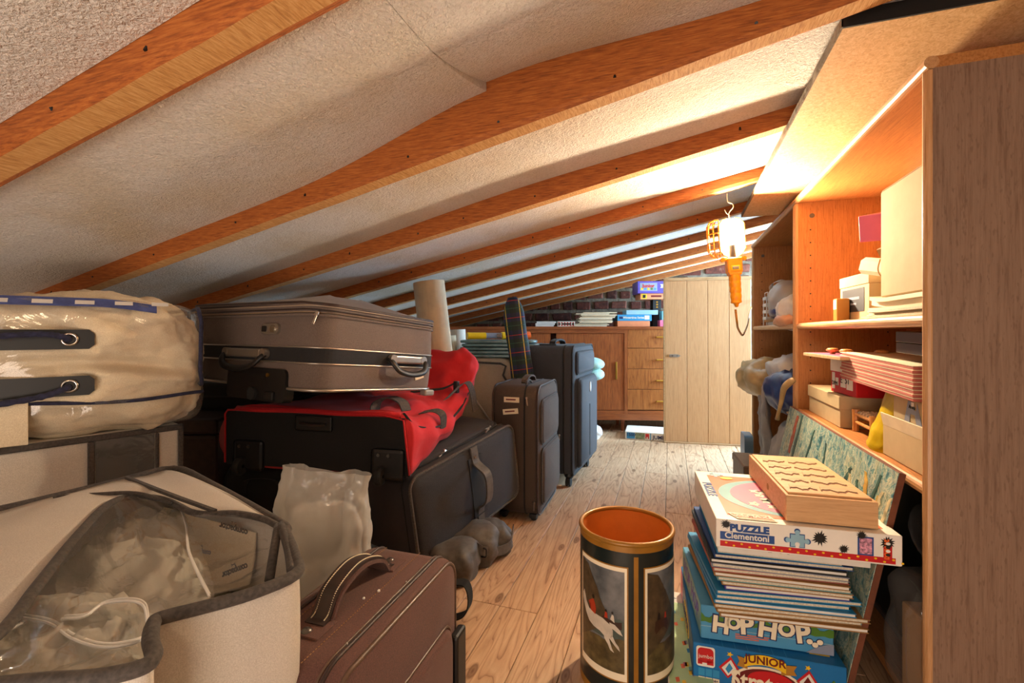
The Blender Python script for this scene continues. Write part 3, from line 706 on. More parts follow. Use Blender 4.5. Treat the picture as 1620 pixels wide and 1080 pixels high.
patch('printed_paper', t, 0.088, 0.10, 0.042, 0.057, M['white_paper'], -0.0014, 'L'); text('lettering', 'Aosta', 0.012, M['print_black'], t, (-0.002, 0.095, 0.046), LEFTF)
t = plain_box('carton', 'plain cream carton open at the top on the lower shelf beside the bookcase side', 'box', (0.50, 1.14, S2), 0, 0.22, 0.24, 0.085, M['cream_card'])
bm = B(); box(bm, (0, 0.12, 0), (0.003, 0.236, 0.03), 0, 1); obj('flap', bm, M['cream_paper'], t, (-0.002, 0, 0.088), (0, -0.2, 0))
# little wooden stool with a woven seat
st = thing('toy_stool', 'little wooden stool with a woven cord seat behind the painting', 'stool', (0.535, 1.535, S2))
for xx in (0, 0.13):
    for yy in (0, 0.13):
        bm = B(); cyl(bm, (xx, yy, 0), (xx, yy, 0.066), 0.009, 0.010, 12); obj('leg', bm, M['knob_wood'], st)
bm = B()
for a, b_ in (((0, 0), (0.13, 0)), ((0, 0.13), (0.13, 0.13)), ((0, 0), (0, 0.13)), ((0.13, 0), (0.13, 0.13))):
    for zq in (0.028, 0.052): cyl(bm, (a[0], a[1], zq), (b_[0], b_[1], zq), 0.005, n=8)
obj('rungs', bm, M['knob_wood'], st)
bm = B()
for i in range(12):
    q = 0.008+i*0.0104
    tube(bm, [(q, 0.13*j/16, 0.056+0.0025*(1 if (i+j) % 2 else -1)) for j in range(17)], 0.0036, 6); tube(bm, [(0.13*j/16, q, 0.056-0.0025*(1 if (i+j) % 2 else -1)) for j in range(17)], 0.0036, 6)
o = obj('woven_seat', bm, M['cream_paper'], st); o['kind'] = 'stuff'
# yellow bag
bm = B()
def ybag(u, v):
    wv_ = 0.050-0.004*math.sin(v*5)-0.012*v; a = 2*PI*u; r = 0.024*(1-v*0.9)+0.002
    k = 1+0.12*noise.noise(Vector((math.cos(a)*2, math.sin(a)*2, v*6)))
    return (r*math.cos(a)*k+0.02*v-0.015*(1-v)*0, wv_*math.sin(a)*k, 0.002+0.168*v*(1-0.10*math.sin(a)))
grid(bm, ybag, 28, 26, wrap=True); fold(bm, 0.003, 20, 3)
M['yellow_foil'] = plain('yellow_foil', '#c9ac10', 0.28, var=0.15, bs=0.3, bscale=35)
tag(obj('yellow_bag', bm, M['yellow_foil'], None, (0.512, 1.425, S2), (math.radians(14), 0, math.radians(6)), smooth=True), 'crumpled shiny yellow bag standing between the little stool and the cartons', 'bag')

# ---- far bookcase: carrier bags and racks
rk = thing('plastic_rack', 'white plastic tray rack jutting out on the upper shelf of the far bookcase', 'rack', (0.485, 2.86, 0.886))
for i in range(4):
    obj('tray', bx(0, 0.14, -0.09, 0.0, 0.03+i*0.036, 0.046+i*0.036, 0.001, 1), M['white_plastic'], rk)
    bm = B()
    for xx in (0.004, 0.136):
        for yy in (-0.088, -0.003): cyl(bm, (xx, yy, 0 if i == 0 else 0.046+(i-1)*0.036), (xx, yy, 0.03+i*0.036), 0.003, n=8)
    obj('post', bm, M['white_plastic'], rk)
bm = B(); tube(bm, [(0.01, -0.08, 0.154), (0.01, -0.08, 0.178), (0.01, -0.004, 0.178), (0.01, -0.004, 0.154)], 0.002, 6); obj('rail', bm, M['white_plastic'], rk)
def crumple(name, label, loc, size, m, seed, amp=0.02, fr=9, puff=0.01, rot=0, top=None, p=3.0, n=12, cat='bag'):
    bm = softbox(size[0], size[1], size[2], puff=puff, amp=amp, fr=fr, seed=seed, ridged=True, p=p, n=n, top=top)
    fold(bm, amp*0.45, fr*2.4, seed); 
    return tag(obj(name, bm, m, None, loc, (0, 0, rot), smooth=True), label, cat)
M['white_bag'] = plain('white_bag', '#d9d6d2', 0.35, var=0.08, bs=0.2, bscale=30)
M['grey_bag'] = plain('grey_bag', '#9a9894', 0.4, var=0.15, bs=0.3, bscale=25)
M['blue_bag'] = plain('blue_bag', '#27366e', 0.35, var=0.3, bs=0.3, bscale=25)
M['peach_bag'] = plain('peach_bag', '#d9a27c', 0.4, var=0.12, bs=0.3, bscale=25)
M['gold_bag'] = plain('gold_bag', '#b8a071', 0.3, var=0.3, vs=9, bs=0.3, bscale=25)
for i, (m_, h_) in enumerate((('white_paper', 0.016), ('kraft', 0.012))):
    tag(obj('paperback', bx(0, 0.11, 0, 0.16, 0, h_, 0.001, 1), M[m_], None, (0.495, 2.62, 0.886+0.017*i), (0, 0, 0.1*i)), ['lower', 'upper'][i]+' flat book under the blue and white carrier bag', 'book', 'books under the carrier bag')
def tip(q, k=0.5):
    s = max(0, q.z-0.07); q.x *= 1-k*s*3; return q
t = thing('carrier_bag', 'translucent white carrier bag with a blue base on the far bookcase upper shelf', 'bag', (0.585, 2.60, 0.92))
obj('bag_body', softbox(0.20, 0.26, 0.17, amp=0.018, fr=10, seed=2, ridged=True, p=3, n=12), M['milky_film'], t, smooth=True)
obj('blue_print', softbox(0.206, 0.266, 0.066, amp=0.010, fr=10, seed=2, ridged=True, p=3, n=10), M['blue_bag'], t, smooth=True)
obj('contents', softbox(0.15, 0.2, 0.12, amp=0.02, fr=14, seed=9, p=3, n=8), M['white_bag'], t, smooth=True)
bm = B(); strap(bm, smooth_path([(-0.07, 0.10, 0.12), (-0.09, 0.09, 0.17), (-0.06, 0.05, 0.19), (-0.03, 0.02, 0.165), (-0.05, 0.0, 0.13)]), (0.02, 0, 0.012), 0.001); obj('handle', bm, M['milky_film'], t, smooth=True)
crumple('carrier_bag', 'crumpled white and peach carrier bag lying in front on the far bookcase upper shelf', (0.58, 2.34, 0.887), (0.2, 0.22, 0.105), M['white_bag'], 5.5, 0.022, 11)
crumple('paper_bag', 'peach coloured crumpled bag edge hanging over the upper shelf of the far bookcase', (0.53, 2.33, 0.884), (0.13, 0.20, 0.034), M['peach_bag'], 8.5, 0.012, 14)
# lower shelf of the far bookcase
crumple('carrier_bag', 'shiny white and gold carrier bag bulging from the far bookcase lower shelf', (0.515, 2.80, 0.545), (0.25, 0.36, 0.12), M['gold_bag'], 1.5, 0.03, 8, rot=0.1)
crumple('carrier_bag', 'white carrier bag with red print lying on top of the far bookcase lower shelf pile', (0.60, 2.50, 0.625), (0.22, 0.26, 0.08), M['white_bag'], 3.5, 0.03, 9)
crumple('carrier_bag', 'dark navy plastic bag spilling from the far bookcase lower shelf', (0.545, 2.34, 0.53), (0.18, 0.30, 0.11), M['blue_bag'], 6.5, 0.03, 8)
bm = B()
def drape(u, v):
    a = (u-0.5); return (0.452+0.012*math.sin(a*16+v*3)-0.012*math.sin(v*PI)+0.02*v*v, 2.60+a*0.22*(1-0.1*v), 0.60-0.42*v+0.02*math.sin(a*9))
grid(bm, drape, 22, 30); r_ = bmesh.ops.extrude_face_region(bm, geom=bm.faces[:]); bmesh.ops.translate(bm, vec=(0.002, 0, 0), verts=[v for v in r_['geom'] if isinstance(v, bmesh.types.BMVert)])
bmesh.ops.recalc_face_normals(bm, faces=bm.faces[:]); fold(bm, 0.006, 16, 4)
tag(obj('plastic_bag', bm, M['grey_bag'], None, (0, 0, 0), smooth=True), 'long grey-blue plastic bag hanging down before the far bookcase', 'bag')
bm = B(); pts = smooth_path([at(1257, 600, 1.76), at(1250, 604, 1.77), at(1240, 615, 1.80), at(1236, 635, 1.82), at(1231, 655, 1.84), at(1229.5, 663, 1.85)])
tube(bm, pts, [0.010+0.003*math.sin(i*0.2) for i in range(len(pts))], 8); tag(obj('folded_strap', bm, M['gold_bag'], smooth=True), 'curved gold-brown strap hanging over the navy bag on the far bookcase', 'strap')
crumple('plastic_bag', 'pale grey full plastic bag standing on the floor at the foot of the far bookcase', (0.60, 2.36, 0.062), (0.24, 0.30, 0.36), M['grey_bag'], 12.5, 0.03, 7)
# on the floor by the far bookcase
t = thing('tool_case', 'blue rounded plastic case standing by the foot of the far bookcase', 'case', (0.40, 2.98, 0))
bm = B(); prism(bm, [(x_, z_+0.13) for x_, z_ in rrect(0.16, 0.26, 0.03)], YZ, 0, 0.045); obj('case_body', bm, plain('case_blue', '#5f86a6', 0.4), t)
bm = B(); box(bm, (-0.004, -0.02, 0.05), (0.01, 0.03, 0.04), 0.002); obj('latch', bm, M['print_navy'], t)
t = plain_box('lidded_box', 'grey-brown plastic box with a lid on the floor before the far bookcase', 'box', (0.325, 2.36, 0.03), math.radians(4), 0.15, 0.26, 0.20, plain('taupe_plastic', '#6e5c4e', 0.5), M['taupe_plastic'], 0.04, bev=0.006, lip=0.004)
plain_box('wooden_box', 'small pale wooden box on the floor beneath the grey-brown lidded box', 'box', (0.27, 2.30, 0.0), math.radians(4), 0.22, 0.30, 0.029, M['kraft'])
t = thing('slatted_rack', 'small pale slatted wooden rack lying behind the wooden puzzle tray', 'rack', (0.40, 2.16, 0.20), (0.1, 0, math.radians(-30)))
for i in range(4): obj('slat', bx(0, 0.14, 0.03*i, 0.03*i+0.016, 0, 0.010, 0.001, 1), M['tray_wood'], t)
for yy in (0.0, 0.12): obj('crosspiece', bx(yy, yy+0.014, 0, 0.11, -0.010, 0, 0.001, 1), M['tray_wood'], t)
plain_box('cardboard_box', 'cardboard box on the floor under the slatted rack', 'box', (0.345, 2.07, 0.0), math.radians(2), 0.12, 0.2, 0.186, M['kraft'])

# ------------------------------------------------------------------ things on the sideboard
def on_top(px, off=0.04): p = sbp(px, off, zt); return Vector((p.x, p.y, zt+0.0003))
def topbox(name, label, cat, px0, px1, h, m, z=0.0, off=0.04, d=0.16, group=None, **k):
    a, b_ = on_top(px0, off), on_top(px1, off); a.z += z
    return plain_box(name, label, cat, a, SA, (b_-a).length, d, h, m, group=group, **k)
PXM = 728/4.05
for i in range(3):
    t = topbox('disc_case', '%s of the three pale flat cases at the left of the sideboard top' % ['lowest', 'middle', 'upper'][i], 'case', [847, 847, 849][i], [876, 877.5, 879][i], 0.0135, M['white_plastic'], z=i*0.015, group='flat cases on the sideboard')
    obj('cover', bx(0.002, 0.15, 0.002, 0.155, 0.0135, 0.0145), M['print_grey'], t)
t = topbox('patterned_box', 'small red white and black patterned box beside the paper stack on the sideboard', 'box', 882, 909.5, 0.045, M['white_paper'])
w_ = 0.147
for i in range(6):
    flat('printed_pattern', t, ell(0.013+0.0245*i, 0.034, 0.007, 0.006, 6), M['print_red']); flat('printed_pattern', t, ell(0.013+0.0245*i, 0.011, 0.007, 0.006, 6), M['print_red'])
flat('printed_pattern', t, [(0.035, 0.016), (0.115, 0.016), (0.115, 0.029), (0.035, 0.029)], M['print_black'])
for c_ in (0.015, 0.133): flat('printed_pattern', t, ell(c_, 0.022, 0.010, 0.010, 12), M['print_black'])
PAPER = ['bottom', 'second', 'third', 'fourth', 'fifth', 'sixth', 'seventh', 'eighth', 'ninth', 'tenth', 'eleventh', 'top']
zz = 0
spans = [(909, 960), (910, 964), (915, 962), (917, 968), (915, 969), (918, 968), (916, 968), (918, 971), (921, 972), (919, 973), (911, 960), (923, 972)]
for i, (a, b_) in enumerate(spans):
    h = 0.0095 if i % 3 else 0.012
    A_ = on_top(a, 0.03+0.01*(i % 3)); Bb = on_top(b_, 0.03); A_.z += zz
    tag(obj('magazine', bx(0, (Bb-A_).length, 0, 0.2, 0, h-0.0012, 0.0008, 1), M['cream_paper'] if i % 2 else M['page_edges'], None, A_, (0, 0, SA+rnd.uniform(-0.06, 0.06))), '%s yellowed magazine of the pile on the sideboard' % PAPER[i], 'magazine', 'yellowed magazines on the sideboard'); zz += h
topbox('game_box', 'orange box at the bottom of the puzzle pile on the sideboard', 'box', 977, 1028, 0.048, plain('box_orange', '#d9875a', 0.6), d=0.22)
t = topbox('puzzle_box', 'sky blue puzzle box with white lettering between the orange box and the pale blue box', 'box', 977, 1030, 0.052, M['print_sky'], z=0.049, d=0.24)
patch('printed_logo', t, 0.014, 0.045, 0.017, 0.035, M['print_navy']); text('lettering', 'Wintertime Series', 0.024, M['white_paper'], t, (0.135, -0.001, 0.027), FRONT, off=0.0006)
patch('printed_number', t, 0.228, 0.268, 0.012, 0.045, M['print_cream'])
topbox('puzzle_box', 'pale blue box on top of the puzzle pile on the sideboard', 'box', 991, 1037, 0.038, plain('pale_blue', '#8fb9cc', 0.6), z=0.102, d=0.18)
bk = topbox('black_box', 'black narrow box standing behind the puzzle pile on the sideboard', 'box', 1033, 1046, 0.235, M['black_card'], off=0.13, d=0.1)
for i in range(3): flat('printed_ring', bk, ell(0.035, 0.17+0.022*i, 0.009, 0.008, 14), M['brass'])
t = topbox('game_box', 'orange game box with a yellow picture under the purple box', 'box', 1013, 1062, 0.050, M['box_orange'], z=0.236, off=0.09, d=0.2)
patch('printed_picture', t, 0.012, 0.055, 0.004, 0.046, M['print_yellow']); patch('printed_picture', t, 0.02, 0.046, 0.010, 0.038, M['print_black'], -0.0011); patch('printed_title', t, 0.09, 0.18, 0.018, 0.034, M['print_maroon'])
t = topbox('game_box', 'purple game box with a bright picture on top of the sideboard pile', 'box', 1009, 1066, 0.102, M['print_lilac'], z=0.287, off=0.07, d=0.22)
patch('printed_picture', t, 0.018, 0.165, 0.018, 0.088, M['print_grey']); text('lettering', 'Junior', 0.042, M['print_red'], t, (0.09, -0.0012, 0.062), FRONT, off=0.001)
for i, c_ in enumerate(('print_yellow', 'print_sky', 'print_yellow', 'print_green', 'print_sky')): flat('printed_picture', t, star(0.035+0.028*i, 0.036, 0.007, 0.014, 5, i), M[c_], XZ, -0.0018, -0.001)
flat('printed_ribbon', t, [(0.19, 0.045), (0.24, 0.045), (0.24, 0.075), (0.19, 0.075), (0.20, 0.06)], M['white_paper'])
topbox('small_box', 'small pink and blue box beside the wooden door on the sideboard', 'box', 1044, 1053, 0.055, M['print_pink'], d=0.08)
topbox('teal_box', 'slim pale teal box standing on the small pink box', 'box', 1047, 1055, 0.075, M['print_teal'], z=0.056, d=0.08)

# puzzle box on the floor under the sideboard
a = onz(989, 694, 0); b_ = onz(1062, 699, 0); ya = math.atan2((b_-a).y, (b_-a).x)
t = plain_box('puzzle_box', 'flat white puzzle box with blue lettering on the floor under the sideboard', 'box', (a.x, a.y, 0.0003), ya, (b_-a).length, 0.26, 0.060, M['white_paper'])
patch('printed_picture', t, 0.012, 0.075, 0.006, 0.054, M['print_sky']); text('lettering', '1500', 0.034, M['print_navy'], t, (0.044, -0.0012, 0.036), FRONT, off=0.001)
patch('printed_picture', t, 0.078, 0.150, 0.006, 0.054, plain('print_land', '#7c8a6a', 0.5, var=0.6, vs=60)); patch('printed_logo', t, 0.155, 0.182, 0.012, 0.05, M['print_red']); patch('printed_logo', t, 0.164, 0.173, 0.010, 0.026, M['white_paper'], -0.0011); patch('printed_bar', t, 0.19, 0.197, 0.005, 0.055, M['print_sky'])
text('lettering', 'JUMBO', 0.040, M['print_navy'], t, (0.272, -0.0012, 0.026), FRONT, off=0.0008)

# ------------------------------------------------------------------ stack of games and magazines on the floor
def fx(fr, z0): return None
GA = onz(1097, 1015, 0.13); GB = onz(1340, 1057, 0.13); gy = math.atan2((GB-GA).y, (GB-GA).x)
GW = (GB-GA).length
def gp(px, py, z, back=0.0, side=0.0):
    p = onz(px, py, z); return p
t = plain_box('game_box', 'flat yellow game box on the floor under the bright blue game box', 'box', (GA.x+0.004, GA.y+0.004, 0.0005), gy+0.02, GW-0.02, 0.34, 0.032, M['print_yellow'])
stg = plain_box('game_box', 'bright blue game box with yellow banner and red oval lettering, low in the floor pile', 'box', (GA.x, GA.y, 0.0335), gy, GW, 0.36, 0.0965, M['print_deep'])
flat('red_oval', stg, ell(GW*0.50, 0.028, GW*0.235, 0.040), M['print_cream']); flat('red_oval', stg, ell(GW*0.50, 0.028, GW*0.215, 0.035), M['print_maroon'], XZ, -0.0018, -0.0012); flat('red_oval', stg, ell(GW*0.52, 0.038, GW*0.15, 0.022), M['print_red'], XZ, -0.0022, -0.0018)
text('lettering', 'Stratego', 0.053, M['print_cream'], stg, (GW*0.50, -0.0026, 0.030), FRONT, off=0.0012, sx=0.82)
flat('banner', stg, [(GW*0.30, 0.062), (GW*0.37, 0.058), (GW*0.37, 0.080), (GW*0.30, 0.084), (GW*0.315, 0.073)], M['print_gold'], XZ, -0.0026, -0.0018)
flat('banner', stg, [(GW*0.59, 0.058), (GW*0.69, 0.062), (GW*0.67, 0.072), (GW*0.69, 0.083), (GW*0.59, 0.080)], M['print_gold'], XZ, -0.0026, -0.0018)
bn = [(GW*(0.35+0.27*i/12), 0.063+0.010*math.sin(PI*i/12)) for i in range(13)]; flat('banner', stg, bn+[(x_, z_+0.022) for x_, z_ in bn[::-1]], M['print_yellow'], XZ, -0.0032, -0.0026)
text('lettering', 'JUNIOR', 0.024, M['print_maroon'], stg, (GW*0.485, -0.0038, 0.0825), FRONT, off=0.0005)
flat('maker_logo', stg, [(x_+GW*0.085, z_+0.068) for x_, z_ in rrect(0.040, 0.046, 0.006)], M['white_paper']); flat('maker_logo', stg, [(x_+GW*0.085, z_+0.071) for x_, z_ in rrect(0.034, 0.034, 0.009)], M['print_red'], XZ, -0.0018, -0.0012)
flat('maker_logo', stg, [(GW*0.085-0.017, 0.050), (GW*0.085-0.007, 0.050), (GW*0.085-0.007, 0.06), (GW*0.085-0.017, 0.06)], M['print_red'], XZ, -0.0018, -0.0012); flat('maker_logo', stg, [(GW*0.085+0.003, 0.050), (GW*0.085+0.017, 0.050), (GW*0.085+0.017, 0.06), (GW*0.085+0.003, 0.06)], M['print_red'], XZ, -0.0018, -0.0012)
text('lettering', 'jumbo', 0.012, M['white_paper'], stg, (GW*0.085, -0.0022, 0.069), FRONT)
for i in range(3):
    for j, (w0, w1) in enumerate(((0.024, 0.041), (0.010, 0.021))): flat('info_panel', stg, [(GW*0.035+0.0155*i, w0), (GW*0.035+0.0155*i+0.0138, w0), (GW*0.035+0.0155*i+0.0138, w1), (GW*0.035+0.0155*i, w1)], M['print_sky'] if j == 0 else M['print_cream'])
for i, v_ in enumerate(('2', '20', '4+')): text('lettering', v_, 0.008, M['print_navy'], stg, (GW*0.035+0.0155*i+0.007, -0.0016, 0.0155), FRONT)
for i, (cx_, col) in enumerate(((0.245, 'print_sky'), (0.755, 'print_maroon'))):         # striped shields with a star
    c_ = GW*cx_; q = 0.021
    flat('shield', stg, [(c_-q, 0.050), (c_-q*0.1, 0.028), (c_+q, 0.052), (c_+q*0.2, 0.078)], M['print_red'])
    flat('shield', stg, [(c_-q*0.72, 0.050), (c_-q*0.1, 0.034), (c_+q*0.75, 0.052), (c_+q*0.2, 0.071)], M['white_paper'], XZ, -0.0018, -0.0012)
    flat('shield', stg, [(c_-q*0.35, 0.049), (c_-q*0.05, 0.040), (c_+q*0.38, 0.053), (c_+q*0.05, 0.064)], M[col], XZ, -0.0024, -0.0018)
    flat('star', stg, star(c_+q*0.1, 0.083, 0.003, 0.007, 5, i), M['print_yellow'])
flat('green_shape', stg, [(GW*0.86, 0.020), (GW*0.885, 0.050), (GW*0.92, 0.066), (GW*0.955, 0.052), (GW*0.965, 0.020)], M['print_green']); flat('green_shape', stg, ell(GW*0.875, 0.040, 0.017, 0.010), M['print_yellow'], XZ, -0.0018, -0.0012)
patch('printed_side', stg, 0.004, 0.355, 0.004, 0.092, M['print_blue'], -0.0008, 'L'); patch('printed_side', stg, 0.30, 0.357, 0.004, 0.092, M['print_pink'], -0.0012, 'L')
flat('side_oval', stg, ell(0.17, 0.05, 0.075, 0.028), M['print_yellow'], YZ, -0.0018, -0.0010)
text('lettering', 'JUNIOR', 0.036, M['print_navy'], stg, (-0.0022, 0.17, 0.05), LEFTF)
obj('lid_rim', bx(-0.0015, GW+0.0015, -0.0001, 0.3615, 0.0, 0.004), M['print_maroon'], stg)
flat('price_sticker', stg, [(GW*0.80, 0.03), (GW*0.93, 0.03), (GW*0.93, 0.16), (GW*0.83, 0.16)], M['print_yellow'], XY, 0.0965, 0.0972); text('lettering', '4', 0.05, M['print_red'], stg, (GW*0.88, 0.05, 0.0974), (0, 0, 0))
for i in range(7): flat('top_grid', stg, [(GW*0.12+0.026*i, 0.002), (GW*0.12+0.026*i+0.0012, 0.002), (GW*0.12+0.026*i+0.0012, 0.045), (GW*0.12+0.026*i, 0.045)], M['print_sky'], XY, 0.0965, 0.0970)

HA = onz(1109, 1009, 0.131); HB = onz(1319, 1038, 0.131); hy = math.atan2((HB-HA).y, (HB-HA).x); HW = (HB-HA).length; HH = 0.078
hop = plain_box('game_box', 'pale blue game box with large cream HOP HOP lettering, in the floor pile', 'box', (HA.x, HA.y, 0.1315), hy, HW, 0.30, HH, plain('hop_blue', '#4b93bd', 0.45, var=0.12, vs=8))
g_ = [(0.0, 0.040)]+[(HW*i/30, 0.040+0.0015*math.sin(i*2.1)) for i in range(31)]+[(HW*(30-i)/30, 0.056+0.005*math.sin(i*1.7)+0.003*math.sin(i*5.1)) for i in range(31)]; flat('grass_band', hop, g_[1:], M['print_green'])
flat('stone', hop, [(HW*0.80+HW*0.2*i/10, 0.001+0.024*math.sin(PI*0.5*i/10)) for i in range(11)]+[(HW, 0.001)], M['print_grey'])
flat('water_line', hop, [(0.0, 0.030), (HW, 0.024), (HW, 0.0255), (0, 0.0315)], M['pale_blue'])
for s_, x_, z_, sz, r_ in (('H', 0.155, 0.036, 0.055, -0.08), ('O', 0.255, 0.044, 0.040, 0), ('P', 0.355, 0.042, 0.060, 0.06), ('H', 0.515, 0.040, 0.060, -0.1), ('O', 0.655, 0.045, 0.045, 0), ('P', 0.775, 0.040, 0.062, 0.12)):
    sz *= 0.94; text('lettering', s_, sz, M['print_navy'], hop, (HW*x_, -0.0010, z_), (PI/2, -r_, 0), off=0.0048, ext=0.0003); text('lettering', s_, sz, M['print_cream'], hop, (HW*x_, -0.0018, z_), (PI/2, -r_, 0), off=0.0022, ext=0.0003)
for i, (x_, z_) in enumerate(((0.825, 0.026), (0.865, 0.020), (0.90, 0.027))):
    flat('dots', hop, ell(HW*x_, z_, 0.0078, 0.0072, 16), M['print_navy']); flat('dots', hop, ell(HW*x_, z_, 0.0062, 0.0058, 16), M['print_cream'], XZ, -0.0018, -0.0012)
flat('maker_logo', hop, ell(HW*0.91, 0.070, 0.015, 0.004), M['print_red']); text('lettering', 'TACTIC', 0.006, M['white_paper'], hop, (HW*0.91, -0.0016, 0.070), FRONT)
patch('printed_lines', hop, HW*0.27, HW*0.53, 0.0195, 0.0215, M['print_orange']); patch('printed_lines', hop, HW*0.27, HW*0.52, 0.0150, 0.0170, M['print_orange']); patch('printed_lines', hop, HW*0.27, HW*0.45, 0.0105, 0.0125, M['print_orange'])
patch('printed_side', hop, 0.002, 0.298, 0.002, HH-0.002, M['print_teal'], -0.0008, 'L'); text('lettering', 'HOP HOP', 0.055, M['print_lilac'], hop, (-0.0012, 0.15, 0.04), LEFTF)

# magazines: each a thin book, spines to the left
MZ0 = 0.2100; zz = MZ0
covers = ['kraft', 'kraft', 'kraft', 'print_sky', 'print_sky', 'print_sky', 'print_lilac', 'kraft', 'print_teal', 'kraft', 'print_pinkish', 'print_grey', 'print_black', 'print_blue', 'print_sky']
fr = [(1139, 978, 1358, 982), (1134, 972, 1352, 980), (1130, 962, 1362, 965), (1130, 957, 1343, 962), (1133, 948, 1338, 957), (1134, 946, 1356, 948), (1147, 930, 1340, 945), (1142, 922, 1342, 932), (1135, 917, 1340, 925), (1130, 905, 1336, 915), (1128, 900, 1338, 912), (1126, 896, 1336, 906), (1124, 890, 1335, 900), (1130, 880, 1346, 888), (1134, 874, 1330, 884)]
ORD = ['lowest', 'second', 'third', 'fourth', 'fifth', 'sixth', 'seventh', 'eighth', 'ninth', 'tenth', 'eleventh', 'twelfth', 'thirteenth', 'fourteenth', 'topmost']
bookfab = {}
for i, (x0_, y0_, x1_, y1_) in enumerate(fr):
    th = 0.0092; z_ = zz
    a = onz(x0_, 975-7.2*i, z_); b_ = onz(x1_, 985-6.6*i, z_)
    ya = 0.5*gy+0.5*math.atan2(b_.y-a.y, b_.x-a.x)+rnd.uniform(-0.03, 0.03); wd = min(0.33, (b_-a).length)
    t = thing('magazine', '%s of the children\'s magazines stacked under the puzzle box' % ORD[i], 'magazine', (a.x, a.y, z_), (0, 0, ya), 'children magazines in the floor pile')
    d_ = 0.30+rnd.uniform(-0.02, 0.02)
    obj('pages', bx(0.003, wd-0.002, 0.002, d_-0.002, 0.0012, th-0.0018), M['page_edges'] if i % 3 else M['white_paper'], t)
    bm = B(); box(bm, (wd/2, d_/2, 0.0006), (wd, d_, 0.0011)); box(bm, (wd/2, d_/2, th-0.0012), (wd, d_, 0.0011)); box(bm, (0.0008, d_/2, th/2-0.0003), (0.0016, d_, th-0.001))
    obj('cover', bm, M[covers[i]], t); zz += th
PZ = zz+0.0005
# thin white game box just below the puzzle
a = onz(1136, 872, PZ); wbx = plain_box('game_box', 'thin white game box with coloured letters directly under the red striped puzzle box', 'box', (a.x, a.y, PZ), gy+0.02, 0.30, 0.30, 0.030, M['white_paper'])
for i, (s_, c_) in enumerate((('D', 'print_maroon'), ('O', 'print_gold'), ('P', 'print_maroon'))): text('lettering', s_, 0.020, M[c_], wbx, (0.11+0.018*i, -0.0008, 0.018), FRONT, off=0.001)
PZ += 0.0305
# ---- the puzzle box
a, yaw_, W_, D_ = frame3(PZ+0.062, (1133, 820), (1428, 848), (1101, 740)); PH = 0.062
W_ = min(W_, 0.372)
pz = thing('puzzle_box', 'large white puzzle box with a red striped edge and pink picture, below the wooden tray', 'box', (a.x, a.y, PZ), (0, 0, yaw_))
D_ = 0.36
obj('box_body', bx(0.002, W_-0.002, 0.002, D_-0.002, 0, PH-0.002), M['white_paper'], pz)
obj('lid', bx(0, W_, 0, D_, 0.001, PH, 0.0012, 1), M['print_white'], pz)
patch('red_stripe', pz, 0.008, W_-0.012, 0.004, 0.016, M['print_red'])
for i in range(22): flat('paw_print', pz, ell(0.02+i*0.0155, 0.010+0.0025*(-1)**i, 0.0026, 0.0020, 8), M['print_yellow'], XZ, -0.0016, -0.0010)
patch('blue_band', pz, 0.008, 0.115, 0.019, 0.036, M['print_blue']); text('lettering', 'Clementoni', 0.0185, M['white_paper'], pz, (0.061, -0.0010, 0.0285), FRONT, off=0.0004)
text('lettering', 'PUZZLE', 0.020, M['print_blue'], pz, (0.066, -0.0008, 0.0455), FRONT, off=0.0012, sx=1.1)
def piece(cx_, cz_, s):
    out = []
    for k in range(4):
        a0 = PI/4+k*PI/2; a1 = a0+PI/2; p0 = Vector((math.cos(a0), math.sin(a0))); p1 = Vector((math.cos(a1), math.sin(a1))); md = (p0+p1)/2; nn = md.normalized(); tt = (p1-p0).normalized(); sg = 1 if k in (0, 1, 3) else -1
        out.append(p0); out.append(md-tt*0.18)
        for j in range(1, 10): an = -PI*0.75+1.5*PI*j/10; out.append(md+nn*sg*(0.30+0.26*math.cos(an))+tt*0.28*math.sin(an))
        out.append(md+tt*0.18)
    return [(cx_+p.x*s, cz_+p.y*s) for p in out]
flat('puzzle_piece', pz, piece(0.158, 0.032, 0.020), M['print_blue'], XZ, -0.0014, -0.0006); flat('puzzle_piece', pz, piece(0.158, 0.032, 0.0178), M['pale_blue'], XZ, -0.0020, -0.0014)
for i, (x_, z_, r_) in enumerate(((0.020, 0.052, 0.011), (0.200, 0.042, 0.016), (0.243, 0.024, 0.010), (0.275, 0.058, 0.010), (W_-0.026, 0.046, 0.014))): flat('fur_spot', pz, star(x_, min(z_, PH-r_*0.6), r_*0.55, r_, 14, i+3), M['print_black'])
patch('small_picture', pz, 0.268, 0.296, 0.016, 0.054, M['print_blue']); patch('small_picture', pz, 0.271, 0.293, 0.019, 0.051, plain('pic_mix', '#c58aa0', 0.5, var=0.8, vs=200), -0.0011)
patch('red_label', pz, 0.313, 0.328, 0.016, 0.050, M['print_red']); 
for i in range(4): flat('red_label_dots', pz, ell(0.3205, 0.022+0.0075*i, 0.0042, 0.003, 10), M['white_paper'] if i % 2 else M['print_black'], XZ, -0.0018, -0.0010)
text('lettering', '24 MAXI', 0.011, M['print_orange'], pz, (W_-0.028, -0.0012, 0.033), (PI/2, PI/2, 0), off=0.0006)
patch('top_picture', pz, 0.028, W_-0.02, 0.030, D_-0.035, M['print_orange'], PH+0.0006, 'T')
flat('top_oval', pz, ell(W_*0.56, D_*0.48, W_*0.46, D_*0.37, 40), M['print_teal'], XY, PH+0.0006, PH+0.0011); flat('top_oval', pz, ell(W_*0.58, D_*0.48, W_*0.40, D_*0.33, 40), M['print_pink'], XY, PH+0.0011, PH+0.0016)
q = random.Random(5)
